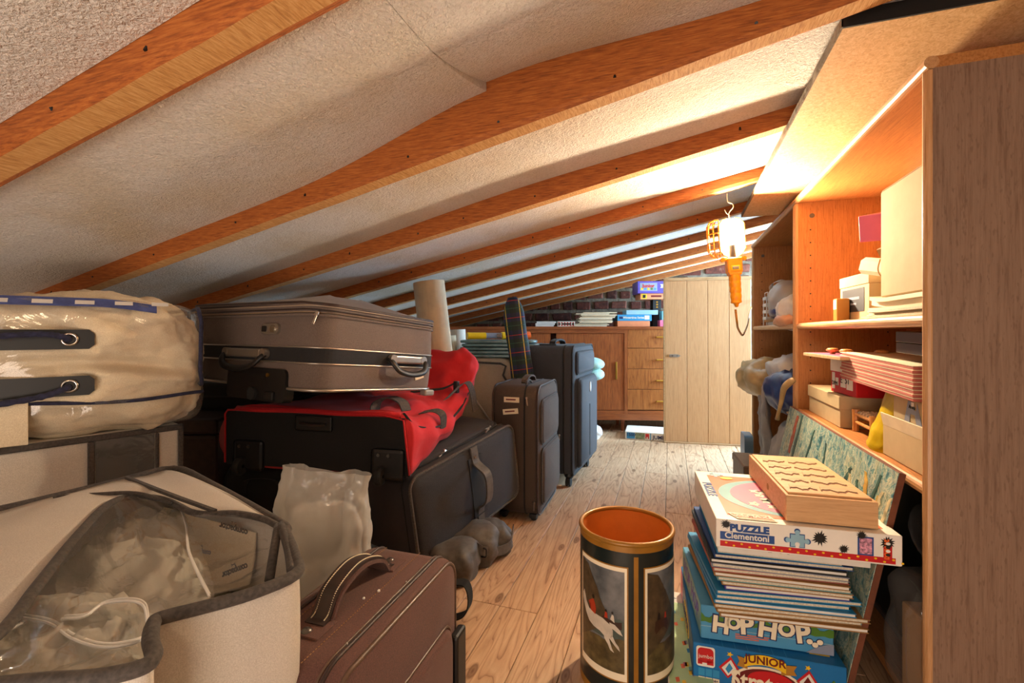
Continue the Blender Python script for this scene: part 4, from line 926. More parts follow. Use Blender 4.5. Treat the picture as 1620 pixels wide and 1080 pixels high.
for i in range(46):
    x_, y_ = q.uniform(0.05, 0.30), q.uniform(0.06, 0.30)
    if ((x_-W_*0.58)/(W_*0.36))**2+((y_-D_*0.48)/(D_*0.29))**2 < 1:
        flat('pale_blot', pz, star(x_, y_, 0.009, 0.017, 5, i), M['white_paper'], XY, PH+0.0016, PH+0.0020); flat('dark_dot', pz, ell(x_+0.003, y_+0.002, 0.0022, 0.0018, 6), M['print_black'], XY, PH+0.0020, PH+0.0023)
flat('banner', pz, [(0.03, 0.04), (0.045, 0.008), (0.125, 0.008), (0.115, 0.04)], M['print_cream'], XY, PH+0.0016, PH+0.0022); flat('banner', pz, [(0.034, 0.037), (0.048, 0.011), (0.120, 0.011), (0.112, 0.037)], M['print_orange'], XY, PH+0.0022, PH+0.0026)
text('lettering', '24 MAXI', 0.020, M['white_paper'], pz, (0.078, 0.024, PH+0.0028), (0, 0, 0), off=0.0006)
text('lettering', 'PUZZLE', 0.030, M['print_blue'], pz, (0.016, 0.20, PH+0.0008), (0, 0, -PI/2), off=0.001)
flat('puzzle_piece', pz, [(y_, x_) for x_, y_ in piece(D_-0.028, 0.050, 0.018)], M['pale_blue'], XY, PH+0.0004, PH+0.0012)
flat('green_blot', pz, ell(0.075, 0.30, 0.016, 0.010), M['print_yellow'], XY, PH+0.0016, PH+0.0021)
TZ = PZ+PH+0.003
# ---- wooden tray with inlaid jigsaw lid
TH = 0.055
a, yaw_, W_t, D_t = frame3(TZ+TH, (1244, 783), (1390, 795), (1196, 715))
W_t = min(W_t, 0.20); D_t = min(max(D_t, 0.26), 0.34)
ty = thing('wooden_tray', 'pale wooden puzzle tray with wavy slots, lying on the white puzzle box before the painting', 'tray', (a.x, a.y, TZ), (0, 0, yaw_))
th = 0.007
for c_ in ((0, W_t, 0, th), (0, W_t, D_t-th, D_t)): obj('side', bx(c_[0], c_[1], c_[2], c_[3], 0, TH, 0.001, 1), M['tray_wood'], ty)
for c_ in ((0, th), (W_t-th, W_t)): obj('side', bx(c_[0], c_[1], th, D_t-th, 0, TH, 0.001, 1), M['tray_wood'], ty)
obj('base', bx(th, W_t-th, th, D_t-th, 0, TH-0.012), M['tray_wood'], ty)
obj('lid', bx(0.006, W_t-0.006, 0.012, D_t-0.010, TH-0.008, TH+0.004, 0.001, 1), M['tray_wood'], ty)
M['slot'] = plain('slot', '#74421a', 0.7)
q = random.Random(2)
for i in range(5):                                       # inlaid pieces: raised shapes with darker wavy slots between
    y_ = 0.035+i*(D_t-0.06)/5
    for (u0, u1) in ((0.02, 0.085), (0.092, 0.175)):
        u0 *= W_t/0.2; u1 *= W_t/0.2; ph = q.uniform(0, 6)
        lo = [(u0+(u1-u0)*k/14, y_+0.006*math.sin(ph+k*0.75)+0.003*math.sin(k*1.9)) for k in range(15)]
        flat('slot', ty, lo+[(x_, z_+0.0055) for x_, z_ in lo[::-1]], M['slot'], XY, TH+0.0040, TH+0.0044)
        hi_ = [(x_, z_+0.0055) for x_, z_ in lo]
        flat('inlaid_piece', ty, hi_+[(u1-0.004, y_+0.028), (u0+0.006, y_+0.030)], M['pine_rail'], XY, TH+0.0040, TH+0.0058)
flat('stamp', ty, ell(D_t*0.42, TH*0.5, 0.008, 0.008, 12), M['kraft'], YZ, -0.0010, -0.0004)

# ---- big canvas leaning on the bookcase front
m, nt, N, L, b = _new('oil_paint'); v = coords(nt, jitter=False)
n1 = nz(nt, v, 17, 8, 0.72, 2.6); v2 = coords(nt, (26, 26, 9), False); n2 = nz(nt, v2, 1.0, 5, 0.7, 2.0)
c1 = ramp(nt, n1, [(0.30, '#10242c'), (0.40, '#22707c'), (0.46, '#5fa6a6'), (0.52, '#ece6c8'), (0.57, '#3a8486'), (0.63, '#a9c4ae'), (0.70, '#2c4c34')]); c2 = ramp(nt, n2, [(0.36, '#173f5c'), (0.45, '#2f7d8c'), (0.52, '#9dbdae'), (0.56, '#e6dcb4'), (0.60, '#4a6a44'), (0.70, '#7a8a3c')])
L.new(mix(nt, nz(nt, v, 5, 3), c1, c2), b.inputs['Base Color']); b.inputs['Roughness'].default_value = 0.45; bump(nt, b, n1, 0.6, 0.004); M['oil_paint'] = m
pt0 = Vector((0.345, 1.175, 0.0)); ct = thing('painting', 'unframed teal and green forest painting leaning against the near bookcase', 'painting', (0.345, 1.175, 0.004), (0, math.radians(11.3), 0))
PLh = 0.562; PLd = 0.93
obj('canvas', bx(0, 0.012, 0, PLd, 0, PLh, 0.001, 1), M['print_maroon'] if False else plain('canvas_edge', '#6a3a22', 0.8, var=0.3), ct)
obj('painted_face', bx(-0.001, 0, 0.002, PLd-0.002, 0.002, PLh-0.002), M['oil_paint'], ct)
M['paint_red'] = plain('paint_red', '#a8482c', 0.45, var=0.5, vs=50, bs=0.4, bscale=60); M['paint_yellow'] = plain('paint_yellow', '#c9a44a', 0.5, var=0.4, vs=40, bs=0.4, bscale=60); M['paint_dark'] = plain('paint_dark', '#2c5a52', 0.5, var=0.5, vs=40, bs=0.4, bscale=60); M['paint_cream'] = plain('paint_cream', '#cfc59a', 0.5, var=0.4, vs=50, bs=0.4, bscale=60)
def stroke(y0_, z0_, y1_, z1_, w_, m_, seed):
    q = random.Random(seed); n = 8; L1, L2 = [], []
    for i in range(n+1):
        f = i/n; y_ = y0_+(y1_-y0_)*f+q.uniform(-1, 1)*0.004; z_ = z0_+(z1_-z0_)*f; k = w_*(0.6+0.4*math.sin(PI*f))*q.uniform(0.8, 1.15)
        L1.append((y_-k, z_)); L2.append((y_+k, z_))
    flat('brush_stroke', ct, L1+L2[::-1], m_, YZ, -0.0022, -0.0010)
stroke(0.80, 0.40, 0.79, 0.545, 0.018, M['paint_red'], 1); stroke(0.75, 0.36, 0.735, 0.556, 0.012, M['paint_dark'], 2)
for i, (y_, c_) in enumerate(((0.04, 'paint_yellow'), (0.07, 'paint_cream'), (0.12, 'paint_yellow'), (0.10, 'paint_dark'), (0.16, 'paint_dark'), (0.26, 'paint_dark'), (0.42, 'paint_dark'), (0.60, 'paint_dark'), (0.21, 'paint_cream'), (0.03, 'paint_cream'))): stroke(y_, 0.41+0.02*(i % 3), y_+0.025*(-1)**i, 0.49+0.015*(i % 4), 0.006+0.002*(i % 3), M[c_], i+9)
# tightly wrapped packages and a dark picture behind the canvas, below the shelf
t = thing('framed_picture', 'dark framed picture leaning under the lower shelf at the right', 'picture', (0.56, 1.28, 0.065), (0, math.radians(6), 0))
obj('picture', bx(0, 0.008, 0.012, 0.60, 0.012, 0.40), plain('dark_picture', '#16211f', 0.35, var=0.9, vs=9), t)
bm = B()
for c_ in ((0, 0.62, 0, 0.014), (0, 0.62, 0.398, 0.412)): box(bm, (0.002, 0.306, (c_[2]+c_[3])/2), (0.018, 0.612, 0.014), 0.001, 1)
for c_ in (0.007, 0.605): box(bm, (0.002, c_, 0.206), (0.018, 0.014, 0.39), 0.001, 1)
obj('picture_frame', bm, M['leather_dark'], t)
t = thing('wrapped_package', 'brown and red parcel in clear wrapping standing under the lower shelf at the right', 'parcel', (0.53, 1.19, 0.063), (0, 0, 0.1))
obj('parcel', bx(-0.045, 0.045, -0.03, 0.05, 0, 0.20, 0.006, 2), M['kraft'], t); obj('red_parcel', bx(0.05, 0.09, -0.03, 0.05, 0, 0.24, 0.006, 2), plain('brick_red', '#6e2a16', 0.6), t)
obj('clear_wrap', softbox(0.20, 0.12, 0.27, amp=0.010, fr=12, seed=3, ridged=True, p=5, n=12), M['clear_film'], t, (0.03, 0.01, 0), smooth=True)
crumple('plastic_bag', 'dark bag with a pale turquoise handle under the lower shelf at the right', (0.60, 1.20, 0.37), (0.18, 0.12, 0.12), M['black_cloth'], 4.0, 0.015, 9)
bm = B(); tube(bm, smooth_path([(0.52, 1.16, 0.40), (0.55, 1.155, 0.435), (0.60, 1.15, 0.445), (0.66, 1.15, 0.43)]), 0.006, 8); tag(obj('rope', bm, M['mint_cloth'], smooth=True), 'pale turquoise cord loop hanging under the lower shelf at the right', 'cord')
# flat green game board lying on the floor left of the pile
a = onz(1066, 945, 0.006); t = thing('game_board', 'pale green illustrated game board on the floor left of the blue game boxes', 'board', (-0.002, 1.00, 0.0), (0, 0, 0.02))
obj('board', bx(0, 0.10, 0, 0.50, 0.0, 0.052, 0.001, 1), M['white_paper'], t); obj('printed_map', bx(0.003, 0.098, 0.006, 0.44, 0.052, 0.0526), M['print_lime'], t)
q = random.Random(8)
for i in range(26):
    c_ = q.choice(['print_yellow', 'print_pink', 'print_sky', 'print_orange', 'print_grey', 'print_teal']); x_, y_ = q.uniform(0.012, 0.08), q.uniform(0.02, 0.42); s_ = 0.008
    flat('printed_square', t, [(x_, y_), (x_+s_, y_+0.004), (x_+s_-0.002, y_+0.018), (x_-0.002, y_+0.014)], M[c_], XY, 0.0526, 0.0530)
text('lettering', '8+', 0.018, M['print_grey'], t, (0.02, 0.462, 0.0522), (0, 0, 0))

# ------------------------------------------------------------------ waste paper basket
BC = Vector((-0.104, 1.176, 0)); BR = 0.112; BH = 0.37
wbk = thing('waste_basket', 'tall round dark green waste paper basket with gold bands and hunting prints, on the floorboards', 'basket', BC, 0)
M['basket_green'] = plain('basket_green', '#0e1f1f', 0.3, var=0.2, coat=0.4); M['basket_gold'] = plain('basket_gold', '#9a6a1e', 0.4, 0.15, var=0.15, coat=0.2); M['basket_in'] = plain('basket_in', '#cf7d2c', 0.75, var=0.12, vs=12)
bm = B(); lathe(bm, [(BR, 0), (BR, BH-0.002)], 64); obj('outer_wall', bm, M['basket_green'], wbk, smooth=True)
bm = B(); lathe(bm, [(0.001, 0.004), (BR-0.005, 0.004), (BR-0.005, BH-0.001)], 64); obj('lining', bm, M['basket_in'], wbk, smooth=True)
bm = B(); tube(bm, [((BR-0.0015)*math.cos(2*PI*i/64), (BR-0.0015)*math.sin(2*PI*i/64), BH) for i in range(64)], 0.0058, 10, closed=True); obj('rim', bm, M['basket_gold'], wbk, smooth=True)
def wrap(name, a0, a1, z0, z1, dr, m, parent=wbk, n=None):
    n = n or max(2, int(abs(a1-a0)/4)); bm = B(); grid(bm, lambda u, v: ((BR+dr)*math.cos(math.radians(a0+(a1-a0)*u)), (BR+dr)*math.sin(math.radians(a0+(a1-a0)*u)), z0+(z1-z0)*v), n, 1)
    bmesh.ops.recalc_face_normals(bm, faces=bm.faces[:]); return obj(name, bm, m, parent, smooth=True)
wrap('gold_band', 0, 360, BH-0.018, BH-0.002, 0.0006, M['basket_gold'], n=64); wrap('gold_band', 0, 360, 0.0, 0.020, 0.0006, M['basket_gold'], n=64)
m, nt, N, L, b = _new('hunt_sky'); v = coords(nt, jitter=False)
L.new(ramp(nt, nz(nt, v, 14, 5), [(0.3, '#3d4448'), (0.6, '#7d7f80'), (0.75, '#a09488')]), b.inputs['Base Color']); b.inputs['Roughness'].default_value = 0.35; b.inputs['Coat Weight'].default_value = 0.3; M['hunt_sky'] = m
M['hunt_tree'] = plain('hunt_tree', '#4a3c28', 0.4, var=0.4, vs=60); M['hunt_ground'] = plain('hunt_ground', '#55482a', 0.4, var=0.6, vs=45); M['hunt_hill'] = plain('hunt_hill', '#46524a', 0.4, var=0.3, vs=40); M['hunt_red'] = plain('hunt_red', '#a83216', 0.4); M['horse_white'] = plain('horse_white', '#c9beac', 0.4, var=0.15, vs=40); M['horse_brown'] = plain('horse_brown', '#3a2216', 0.4)
AC = math.degrees(math.atan2(-BC.y, -BC.x))              # direction of the camera seen from the basket
def cpoly(name, am, poly, m, dr):
    """flat print: poly in (u mm-ish, z) wrapped round the basket about angle am"""
    bm = B(); vs = [bm.verts.new((u, 0, z_)) for u, z_ in poly]; f = bm.faces.new(vs)
    bmesh.ops.triangulate(bm, faces=[f]); xs_ = [p[0] for p in poly]; k = math.ceil(min(xs_)/0.006)
    while k*0.006 < max(xs_):
        bmesh.ops.bisect_plane(bm, geom=bm.verts[:]+bm.edges[:]+bm.faces[:], plane_co=(k*0.006, 0, 0), plane_no=(1, 0, 0)); k += 1
    for v_ in bm.verts:
        an = math.radians(am)+v_.co.x/BR; v_.co = Vector(((BR+dr)*math.cos(an), (BR+dr)*math.sin(an), v_.co.z))
    bm.normal_update()
    for f in bm.faces:
        c_ = f.calc_center_median()
        if f.normal.dot(Vector((c_.x, c_.y, 0))) < 0: f.normal_flip()
    return obj(name, bm, m, wbk)
def hunt(am, hw, mirror=1):
    wrap('picture_border', am-math.degrees(hw/BR), am+math.degrees(hw/BR), 0.058, BH-0.050, 0.0008, M['basket_gold']); h2 = hw-0.003
    wrap('picture_border', am-math.degrees(h2/BR), am+math.degrees(h2/BR), 0.061, BH-0.053, 0.0010, M['print_cream']); h3 = hw-0.0085
    wrap('picture', am-math.degrees(h3/BR), am+math.degrees(h3/BR), 0.078, BH-0.062, 0.0013, M['hunt_sky'])
    q = random.Random(int(am)); s = mirror
    g_ = [(-h3, 0.078), (h3, 0.078), (h3, 0.155)]+[(h3-2*h3*i/10, 0.155-0.018*i/10*s+0.004*q.uniform(-1, 1)) for i in range(1, 11)]
    cpoly('hill', am, [(-h3, 0.15), (h3, 0.15)]+[(h3-2*h3*i/12, 0.195+0.006*math.sin(i*1.3)) for i in range(13)], M['hunt_hill'], 0.0015)
    cpoly('field', am, g_, M['hunt_ground'], 0.0018)
    tr = [(-s*h3, 0.12), (-s*h3, BH-0.063), (-s*h3*0.55, BH-0.070)]+[(-s*h3*(0.55-1.0*i/12)+q.uniform(-0.003, 0.003), BH-0.075-0.105*(i/12)**1.2+q.uniform(-0.004, 0.004)) for i in range(12)]+[(s*h3*0.1, 0.17)]
    cpoly('tree', am, tr, M['hunt_tree'], 0.0021)
# camera sees +u to the right
hunt(AC-32, 0.068, 1); hunt(AC+55, 0.068, 1); hunt(AC-32+180, 0.068); hunt(AC+55+180, 0.068)
am = AC-32
H_ = lambda pts: [(x_*0.001, z_*0.001) for x_, z_ in pts]
cpoly('white_horse', am, H_([(-56, 222), (-50, 232), (-46, 222), (-40, 208), (-30, 197), (-10, 194), (10, 192), (26, 184), (34, 172), (34, 160), (28, 152), (16, 152), (2, 160), (-14, 162), (-30, 168), (-42, 182), (-50, 198), (-55, 210)]), M['horse_white'], 0.0024)
cpoly('horse_leg', am, H_([(24, 166), (34, 158), (40, 146), (47, 138), (50, 128), (44, 133), (35, 142), (28, 150), (20, 154)]), M['horse_white'], 0.0024)
cpoly('horse_leg', am, H_([(12, 160), (24, 156), (28, 142), (32, 130), (37, 122), (28, 126), (22, 138), (14, 148)]), M['horse_white'], 0.0024)
cpoly('horse_tail', am, H_([(26, 188), (38, 186), (50, 176), (56, 164), (46, 168), (36, 174), (28, 176)]), M['horse_white'], 0.0024)
cpoly('rider', am, H_([(-24, 196), (-10, 192), (-8, 206), (-11, 218), (-16, 226), (-22, 222), (-32, 214), (-30, 210), (-22, 213)]), M['hunt_red'], 0.0028); cpoly('rider', am, ell(-0.016, 0.231, 0.004, 0.005, 10), M['print_black'], 0.0028)
cpoly('brown_horse', am, H_([(4, 190), (12, 200), (26, 194), (42, 192), (54, 194), (54, 178), (40, 176), (30, 172), (18, 182)]), M['horse_brown'], 0.0022)
cpoly('rider', am, H_([(14, 196), (22, 196), (21, 208), (16, 210)]), M['hunt_red'], 0.0026); cpoly('rider', am, ell(0.018, 0.2125, 0.0025, 0.003, 8), M['print_black'], 0.0028)
cpoly('rider', am, H_([(28, 196), (38, 190), (36, 206), (32, 208)]), M['horse_white'], 0.0026); cpoly('rider', am, ell(0.033, 0.2115, 0.0025, 0.003, 8), M['print_black'], 0.0028)
am = AC+55
cpoly('brown_horse', am, H_([(-40, 195), (-30, 202), (-18, 200), (-4, 196), (2, 180), (-4, 168), (-14, 178), (-26, 176), (-38, 166), (-42, 176)]), M['horse_brown'], 0.0022); cpoly('rider', am, H_([(-34, 198), (-26, 198), (-28, 214), (-32, 214)]), M['print_black'], 0.0026); cpoly('rider', am, H_([(-14, 198), (-6, 196), (-8, 210), (-12, 211)]), M['hunt_red'], 0.0026)
for am in (AC+11.5, AC-78, AC+101.5, AC+191.5): wrap('gold_strip', am-2.6, am+2.6, 0.02, BH-0.026, 0.0007, M['basket_gold'])

# ------------------------------------------------------------------ luggage
def wheel(parent, c, r, w, ax='Y', name='wheel'):
    bm = B(); d = {'X': Vector((1,0,0)), 'Y': Vector((0,1,0))}[ax]; c = Vector(c)
    tt = [(r*0.3, -w/2), (r*0.92, -w/2), (r, -w/4), (r, w/4), (r*0.92, w/2), (r*0.3, w/2)]; lathe(bm, tt, 20)
    bmesh.ops.rotate(bm, cent=(0,0,0), matrix=Matrix.Rotation(PI/2, 3, 'Y' if ax == 'X' else 'X'), verts=bm.verts[:]); bmesh.ops.translate(bm, vec=c, verts=bm.verts[:])
    cyl(bm, c-d*w*0.6, c+d*w*0.6, r*0.32, n=12); return obj(name, bm, M['dark_rubber'], parent, smooth=False)
def slabcase(parent, w, h, t, r, m, name='body', puff=0.0, edge=0.012):
    """case shell: rounded-rectangle faces in (y, z), thickness t along x from -t to 0, edges softened"""
    bm = B(); lay = [(-t, edge*1.0), (-t+edge*0.35, edge*0.35), (-t+edge, 0), (-edge, 0), (-edge*0.35, edge*0.35), (0, edge)]; rings = []
    for x_, ins in lay:
        o_ = rrect(w-2*ins, h-2*ins, max(0.004, r-ins), 6); rings.append([bm.verts.new((x_, u+w/2, v+h/2)) for u, v in o_])
    n = len(rings[0])
    for a, b_ in zip(rings, rings[1:]):
        for i in range(n): bm.faces.new((a[i], a[(i+1)%n], b_[(i+1)%n], b_[i]))
    for ring, s in ((rings[0], 1), (rings[-1], -1)):
        prev = ring; x0 = ring[0].co.x
        for k in range(1, 5):
            f = 1-k/5; cur = [bm.verts.new((x0-s*puff*(1-f*f), (v.co.y-w/2)*f+w/2, (v.co.z-h/2)*f+h/2)) for v in ring]
            for i in range(n): bm.faces.new((prev[i], prev[(i+1)%n], cur[(i+1)%n], cur[i]))
            prev = cur
        bm.faces.new(prev)
    bmesh.ops.recalc_face_normals(bm, faces=bm.faces[:]); return obj(name, bm, m, parent, smooth=True)
def ring_piping(parent, w, h, r, x_, rad, m, name='piping', ins=0.0, smooth=True):
    bm = B(); tube(bm, [(x_, u+w/2, v+h/2) for u, v in rrect(w-2*ins, h-2*ins, max(0.004, r-ins), 8)], rad, 8, closed=True); return obj(name, bm, m, parent, smooth=smooth)
def zip_pull(parent, p, d=(0, 0, -1), m='satin_metal', s=1.0):
    bm = B(); p = Vector(p); d = Vector(d).normalized()
    tube(bm, [p, p+d*0.006*s], 0.0045*s, 8); tube(bm, [p+d*0.006*s, p+d*0.030*s], 0.0026*s, 8, flat=0.5); return obj('zip_pull', bm, M[m], parent)
def case_face_parts(t, w, h, pocket, m, mt, zr=0.30):
    """pockets on the +x face: rounded raised panels given as (y0,y1,z0,z1,thick)"""
    out = []
    for (y0, y1, z0, z1, th) in pocket:
        e = B(); lay = [(0, 0), (th*0.7, 0.003), (th, 0.012)]; rings = []
        for x_, ins in lay: rings.append([e.verts.new((x_, u+(y0+y1)/2, v+(z0+z1)/2)) for u, v in rrect(y1-y0-2*ins, z1-z0-2*ins, 0.03, 6)])
        n = len(rings[0])
        for a, b_ in zip(rings, rings[1:]):
            for i in range(n): e.faces.new((a[i], a[(i+1)%n], b_[(i+1)%n], b_[i]))
        e.faces.new(rings[-1]); bmesh.ops.recalc_face_normals(e, faces=e.faces[:]); pk = obj('front_pocket', e, m, t, smooth=True); out.append(pk)
        zb_ = B(); tube(zb_, [(th*0.45, u+(y0+y1)/2, v+(z0+z1)/2) for u, v in rrect(y1-y0+0.002, z1-z0+0.002, 0.031, 6)], 0.0032, 6, closed=True); obj('zip', zb_, mt, pk, smooth=True)
    return out

# small brown upright case (narrow side to the camera, main face to the right)
a = onz(852, 829, 0.0); b_ = onz(884, 778, 0.0); yw = math.atan2(b_.y-a.y, b_.x-a.x)-PI/2
s1 = thing('small_suitcase', 'small upright brown cabin suitcase with cream tags on its narrow side', 'suitcase', (a.x, a.y, 0), (0, 0, yw))
w_, h_, t_ = 0.40, 0.585, 0.222
bd = slabcase(s1, w_, h_, t_, 0.06, M['small_case'], puff=0.006, edge=0.02); bd.location.z = 0.022
for x_ in (-0.006, -t_+0.006, -0.065): 
    q_ = ring_piping(s1, w_, h_, 0.06, x_, 0.0042, M['leather_dark'] if x_ != -0.065 else M['black_cloth'], 'piping' if x_ != -0.065 else 'zip', ins=0.001); q_.location.z = 0.022
q_ = case_face_parts(s1, w_, h_, [(0.03, 0.37, 0.05, 0.30, 0.020), (0.03, 0.37, 0.32, 0.52, 0.014)], M['small_case'], M['grey_binding'])
for p_ in q_: p_.location.z = 0.022
zip_pull(q_[0], (0.018, 0.36, 0.30)); zip_pull(s1, (-0.055, -0.003, 0.56), (0.2, -0.2, -1), s=1.3); zip_pull(s1, (-0.02, -0.004, 0.10), (0, -0.1, -1), 'steel_dark', 1.4)
for z_, r_, x_ in ((0.545, 0, -0.125), (0.492, 0.12, -0.130)):
    g = obj('paper_tag', bx(-0.036, 0.036, -0.003, -0.0015, -0.012, 0.012), M['cream_paper'], s1, (x_, 0.0, z_), (0, -r_, 0)); obj('printed_line', bx(-0.026, 0.02, -0.0036, -0.003, -0.002, 0.004), M['print_maroon'], g)
bm = B(); strap(bm, smooth_path([(-0.10, 0.12, 0.609), (-0.10, 0.14, 0.628), (-0.10, 0.20, 0.638), (-0.10, 0.26, 0.628), (-0.10, 0.28, 0.609)]), (0.03, 0, 0), 0.008); obj('carry_handle', bm, M['small_case'], s1)
bm = B(); tube(bm, smooth_path([(-0.07, 0.05, 0.61), (-0.07, 0.055, 0.622), (-0.07, 0.10, 0.626), (-0.07, 0.14, 0.612)]), 0.006, 8); obj('top_loop', bm, M['grey_binding'], s1)
for x_ in (-0.03, -0.17):
    for y_ in (0.035, 0.365):
        wheel(s1, (x_, y_, 0.016), 0.016, 0.016); bm = B(); box(bm, (x_, y_, 0.026), (0.034, 0.05, 0.022), 0.005); obj('wheel_housing', bm, M['black_plastic'], s1)

# tall dark spinner case behind it
a = onz(907, 757, 0.055); b_ = onz(945, 714, 0.055); yw = math.atan2(b_.y-a.y, b_.x-a.x)-PI/2
s2 = thing('large_suitcase', 'tall upright charcoal-blue spinner suitcase with a combination lock', 'suitcase', (a.x, a.y, 0), (0, 0, yw))
w_, h_, t_ = 0.51, 0.715, 0.345; z0 = 0.06
for o_ in [slabcase(s2, w_, h_, t_, 0.05, M['tall_case'], puff=0.006, edge=0.022), ring_piping(s2, w_, h_, 0.05, -0.008, 0.005, M['black_cloth'], ins=0.002), ring_piping(s2, w_, h_, 0.05, -0.055, 0.005, M['black_cloth'], 'zip', ins=-0.001), ring_piping(s2, w_, h_, 0.05, -t_+0.008, 0.005, M['black_cloth'], ins=0.002)]: o_.location.z = z0
q_ = case_face_parts(s2, w_, h_, [(0.04, 0.45, 0.04, 0.53, 0.035), (0.04, 0.45, 0.555, 0.68, 0.018)], M['tall_case'], M['black_cloth'])
for p_ in q_: p_.location.z = z0
bm = B(); prism(bm, ell(0.25, 0.47, 0.014, 0.03, 20), YZ, 0.034, 0.039); obj('badge', bm, M['white_plastic'], q_[0])
bm = B(); box(bm, (0.036, 0.24, 0.22), (0.003, 0.006, 0.3)); obj('seam', bm, M['black_cloth'], q_[0])
bm = B(); prism(bm, [(u-0.105, v+0.52) for u, v in rrect(0.034, 0.105, 0.016)], XZ, -0.012, 0.0); lk = obj('combination_lock', bm, plain('lock_plastic', '#3c3a3a', 0.3), s2)
for i in range(3): bm = B(); cyl(bm, (-0.113, -0.013, 0.49+0.014*i), (-0.097, -0.013, 0.49+0.014*i), 0.006, n=12); obj('dial', bm, M['steel_dark'], lk)
bm = B(); cyl(bm, (-0.105, -0.012, 0.548), (-0.105, -0.015, 0.548), 0.005, n=12); obj('red_dot', bm, M['print_red'], lk)
bm = B(); strap(bm, smooth_path([(-0.16, 0.13, 0.774), (-0.16, 0.15, 0.795), (-0.16, 0.24, 0.805), (-0.16, 0.33, 0.795), (-0.16, 0.35, 0.774)]), (0.035, 0, 0), 0.009); obj('carry_handle', bm, M['black_cloth'], s2)
bm = B(); box(bm, (-0.16, 0.06, 0.778), (0.10, 0.03, 0.008), 0.003); obj('telescopic_handle', bm, M['black_plastic'], s2)
for i, (x_, y_) in enumerate(((-0.035, 0.04), (-0.265, 0.04), (-0.035, 0.45), (-0.265, 0.45))):
    bm = B(); lathe(bm, [(0.001, 0.075), (0.022, 0.072), (0.026, 0.055), (0.018, 0.044), (0.001, 0.044)], 16, (x_, y_, 0)); cs = obj('caster', bm, M['black_plastic'], s2)
    for q in (-0.009, 0.009): wheel(cs, (x_+q, y_-0.008, 0.025), 0.025, 0.010, 'X')

# big charcoal case lying on its long side under the duffel, far end raised
a = at(668, 905, 1.55); az = math.radians(17.0); tl = math.radians(9.5)
c3 = thing('large_suitcase', 'large charcoal soft suitcase lying under the red duffel, side handle towards the floorboards', 'suitcase', (a.x, a.y, max(0.012, a.z)), Euler((tl, 0, -az), 'XYZ'))
W3, H3, T3 = 0.59, 0.325, 0.50
# local: y away along the right face, x across (thickness to the left), z up
bd = slabcase(c3, W3, H3, T3, 0.045, M['charcoal'], puff=0.008, edge=0.02)
for x_, r_ in ((-0.010, 0.0055), (-0.05, 0.004)): ring_piping(c3, W3, H3, 0.045, x_, r_, M['grey_binding'] if x_ == -0.010 else M['black_cloth'], 'piping', ins=0.001)
bm = B(); pts = [(-0.10, 0.02, H3+0.004), (-0.07, W3*0.5, H3+0.008), (-0.10, W3-0.05, H3+0.004), (-0.16, W3-0.02, H3+0.002)]
top_p = B()
poly_ = rrect(0.34, W3-0.09, 0.05, 6); lay = [(H3-0.002, 0), (H3+0.016, 0.003), (H3+0.022, 0.014)]; rings = []
for z_, ins in lay:
    o_ = rrect(0.34-2*ins, W3-0.08-2*ins, 0.05, 6); rings.append([top_p.verts.new((u-0.215, v+W3/2, z_)) for u, v in o_])
n = len(rings[0])
for r0_, r1_ in zip(rings, rings[1:]):
    for i in range(n): top_p.faces.new((r0_[i], r0_[(i+1)%n], r1_[(i+1)%n], r1_[i]))
top_p.faces.new(rings[-1]); bmesh.ops.recalc_face_normals(top_p, faces=top_p.faces[:]); tp = obj('lid_pocket', top_p, M['charcoal'], c3, smooth=True)
bm = B(); tube(bm, [(u-0.215, v+W3/2, H3+0.008) for u, v in rrect(0.344, W3-0.076, 0.052, 8)], 0.004, 8, closed=True); obj('zip', bm, M['black_cloth'], tp, smooth=True)
zip_pull(tp, (-0.05, W3-0.10, H3+0.012), (0.2, -1, 0.1), s=1.4); zip_pull(tp, (-0.045, W3-0.12, H3+0.010), (0.5, -1, 0), s=1.4); zip_pull(tp, (-0.052, 0.22, H3+0.012), (0.3, -1, -0.1), s=1.6)
bm = B(); box(bm, (-0.10, 0.02, H3*0.5), (0.05, 0.004, H3*0.8), 0.001, 1); obj('edge_tape', bm, M['grey_binding'], c3)
bm = B(); strap(bm, smooth_path([(0.004, 0.315, 0.285), (0.006, 0.315, 0.20), (0.006, 0.315, 0.05)]), (0, 0.075, 0), 0.006); obj('handle_backing', bm, M['charcoal_dark'], c3)
bm = B(); strap(bm, smooth_path([(0.004, 0.315, 0.322), (0.008, 0.315, 0.268), (0.026, 0.315, 0.250), (0.060, 0.315, 0.225), (0.064, 0.315, 0.17), (0.050, 0.315, 0.115), (0.016, 0.315, 0.085), (0.006, 0.315, 0.06), (0.004, 0.315, 0.012)]), (0, 0.036, 0), 0.007); obj('side_handle', bm, M['grey_leather'], c3, smooth=False)
bm = B(); cyl(bm, (0.004, 0.315, 0.285), (0.012, 0.315, 0.285), 0.006, n=12); obj('rivet', bm, M['satin_metal'], c3)

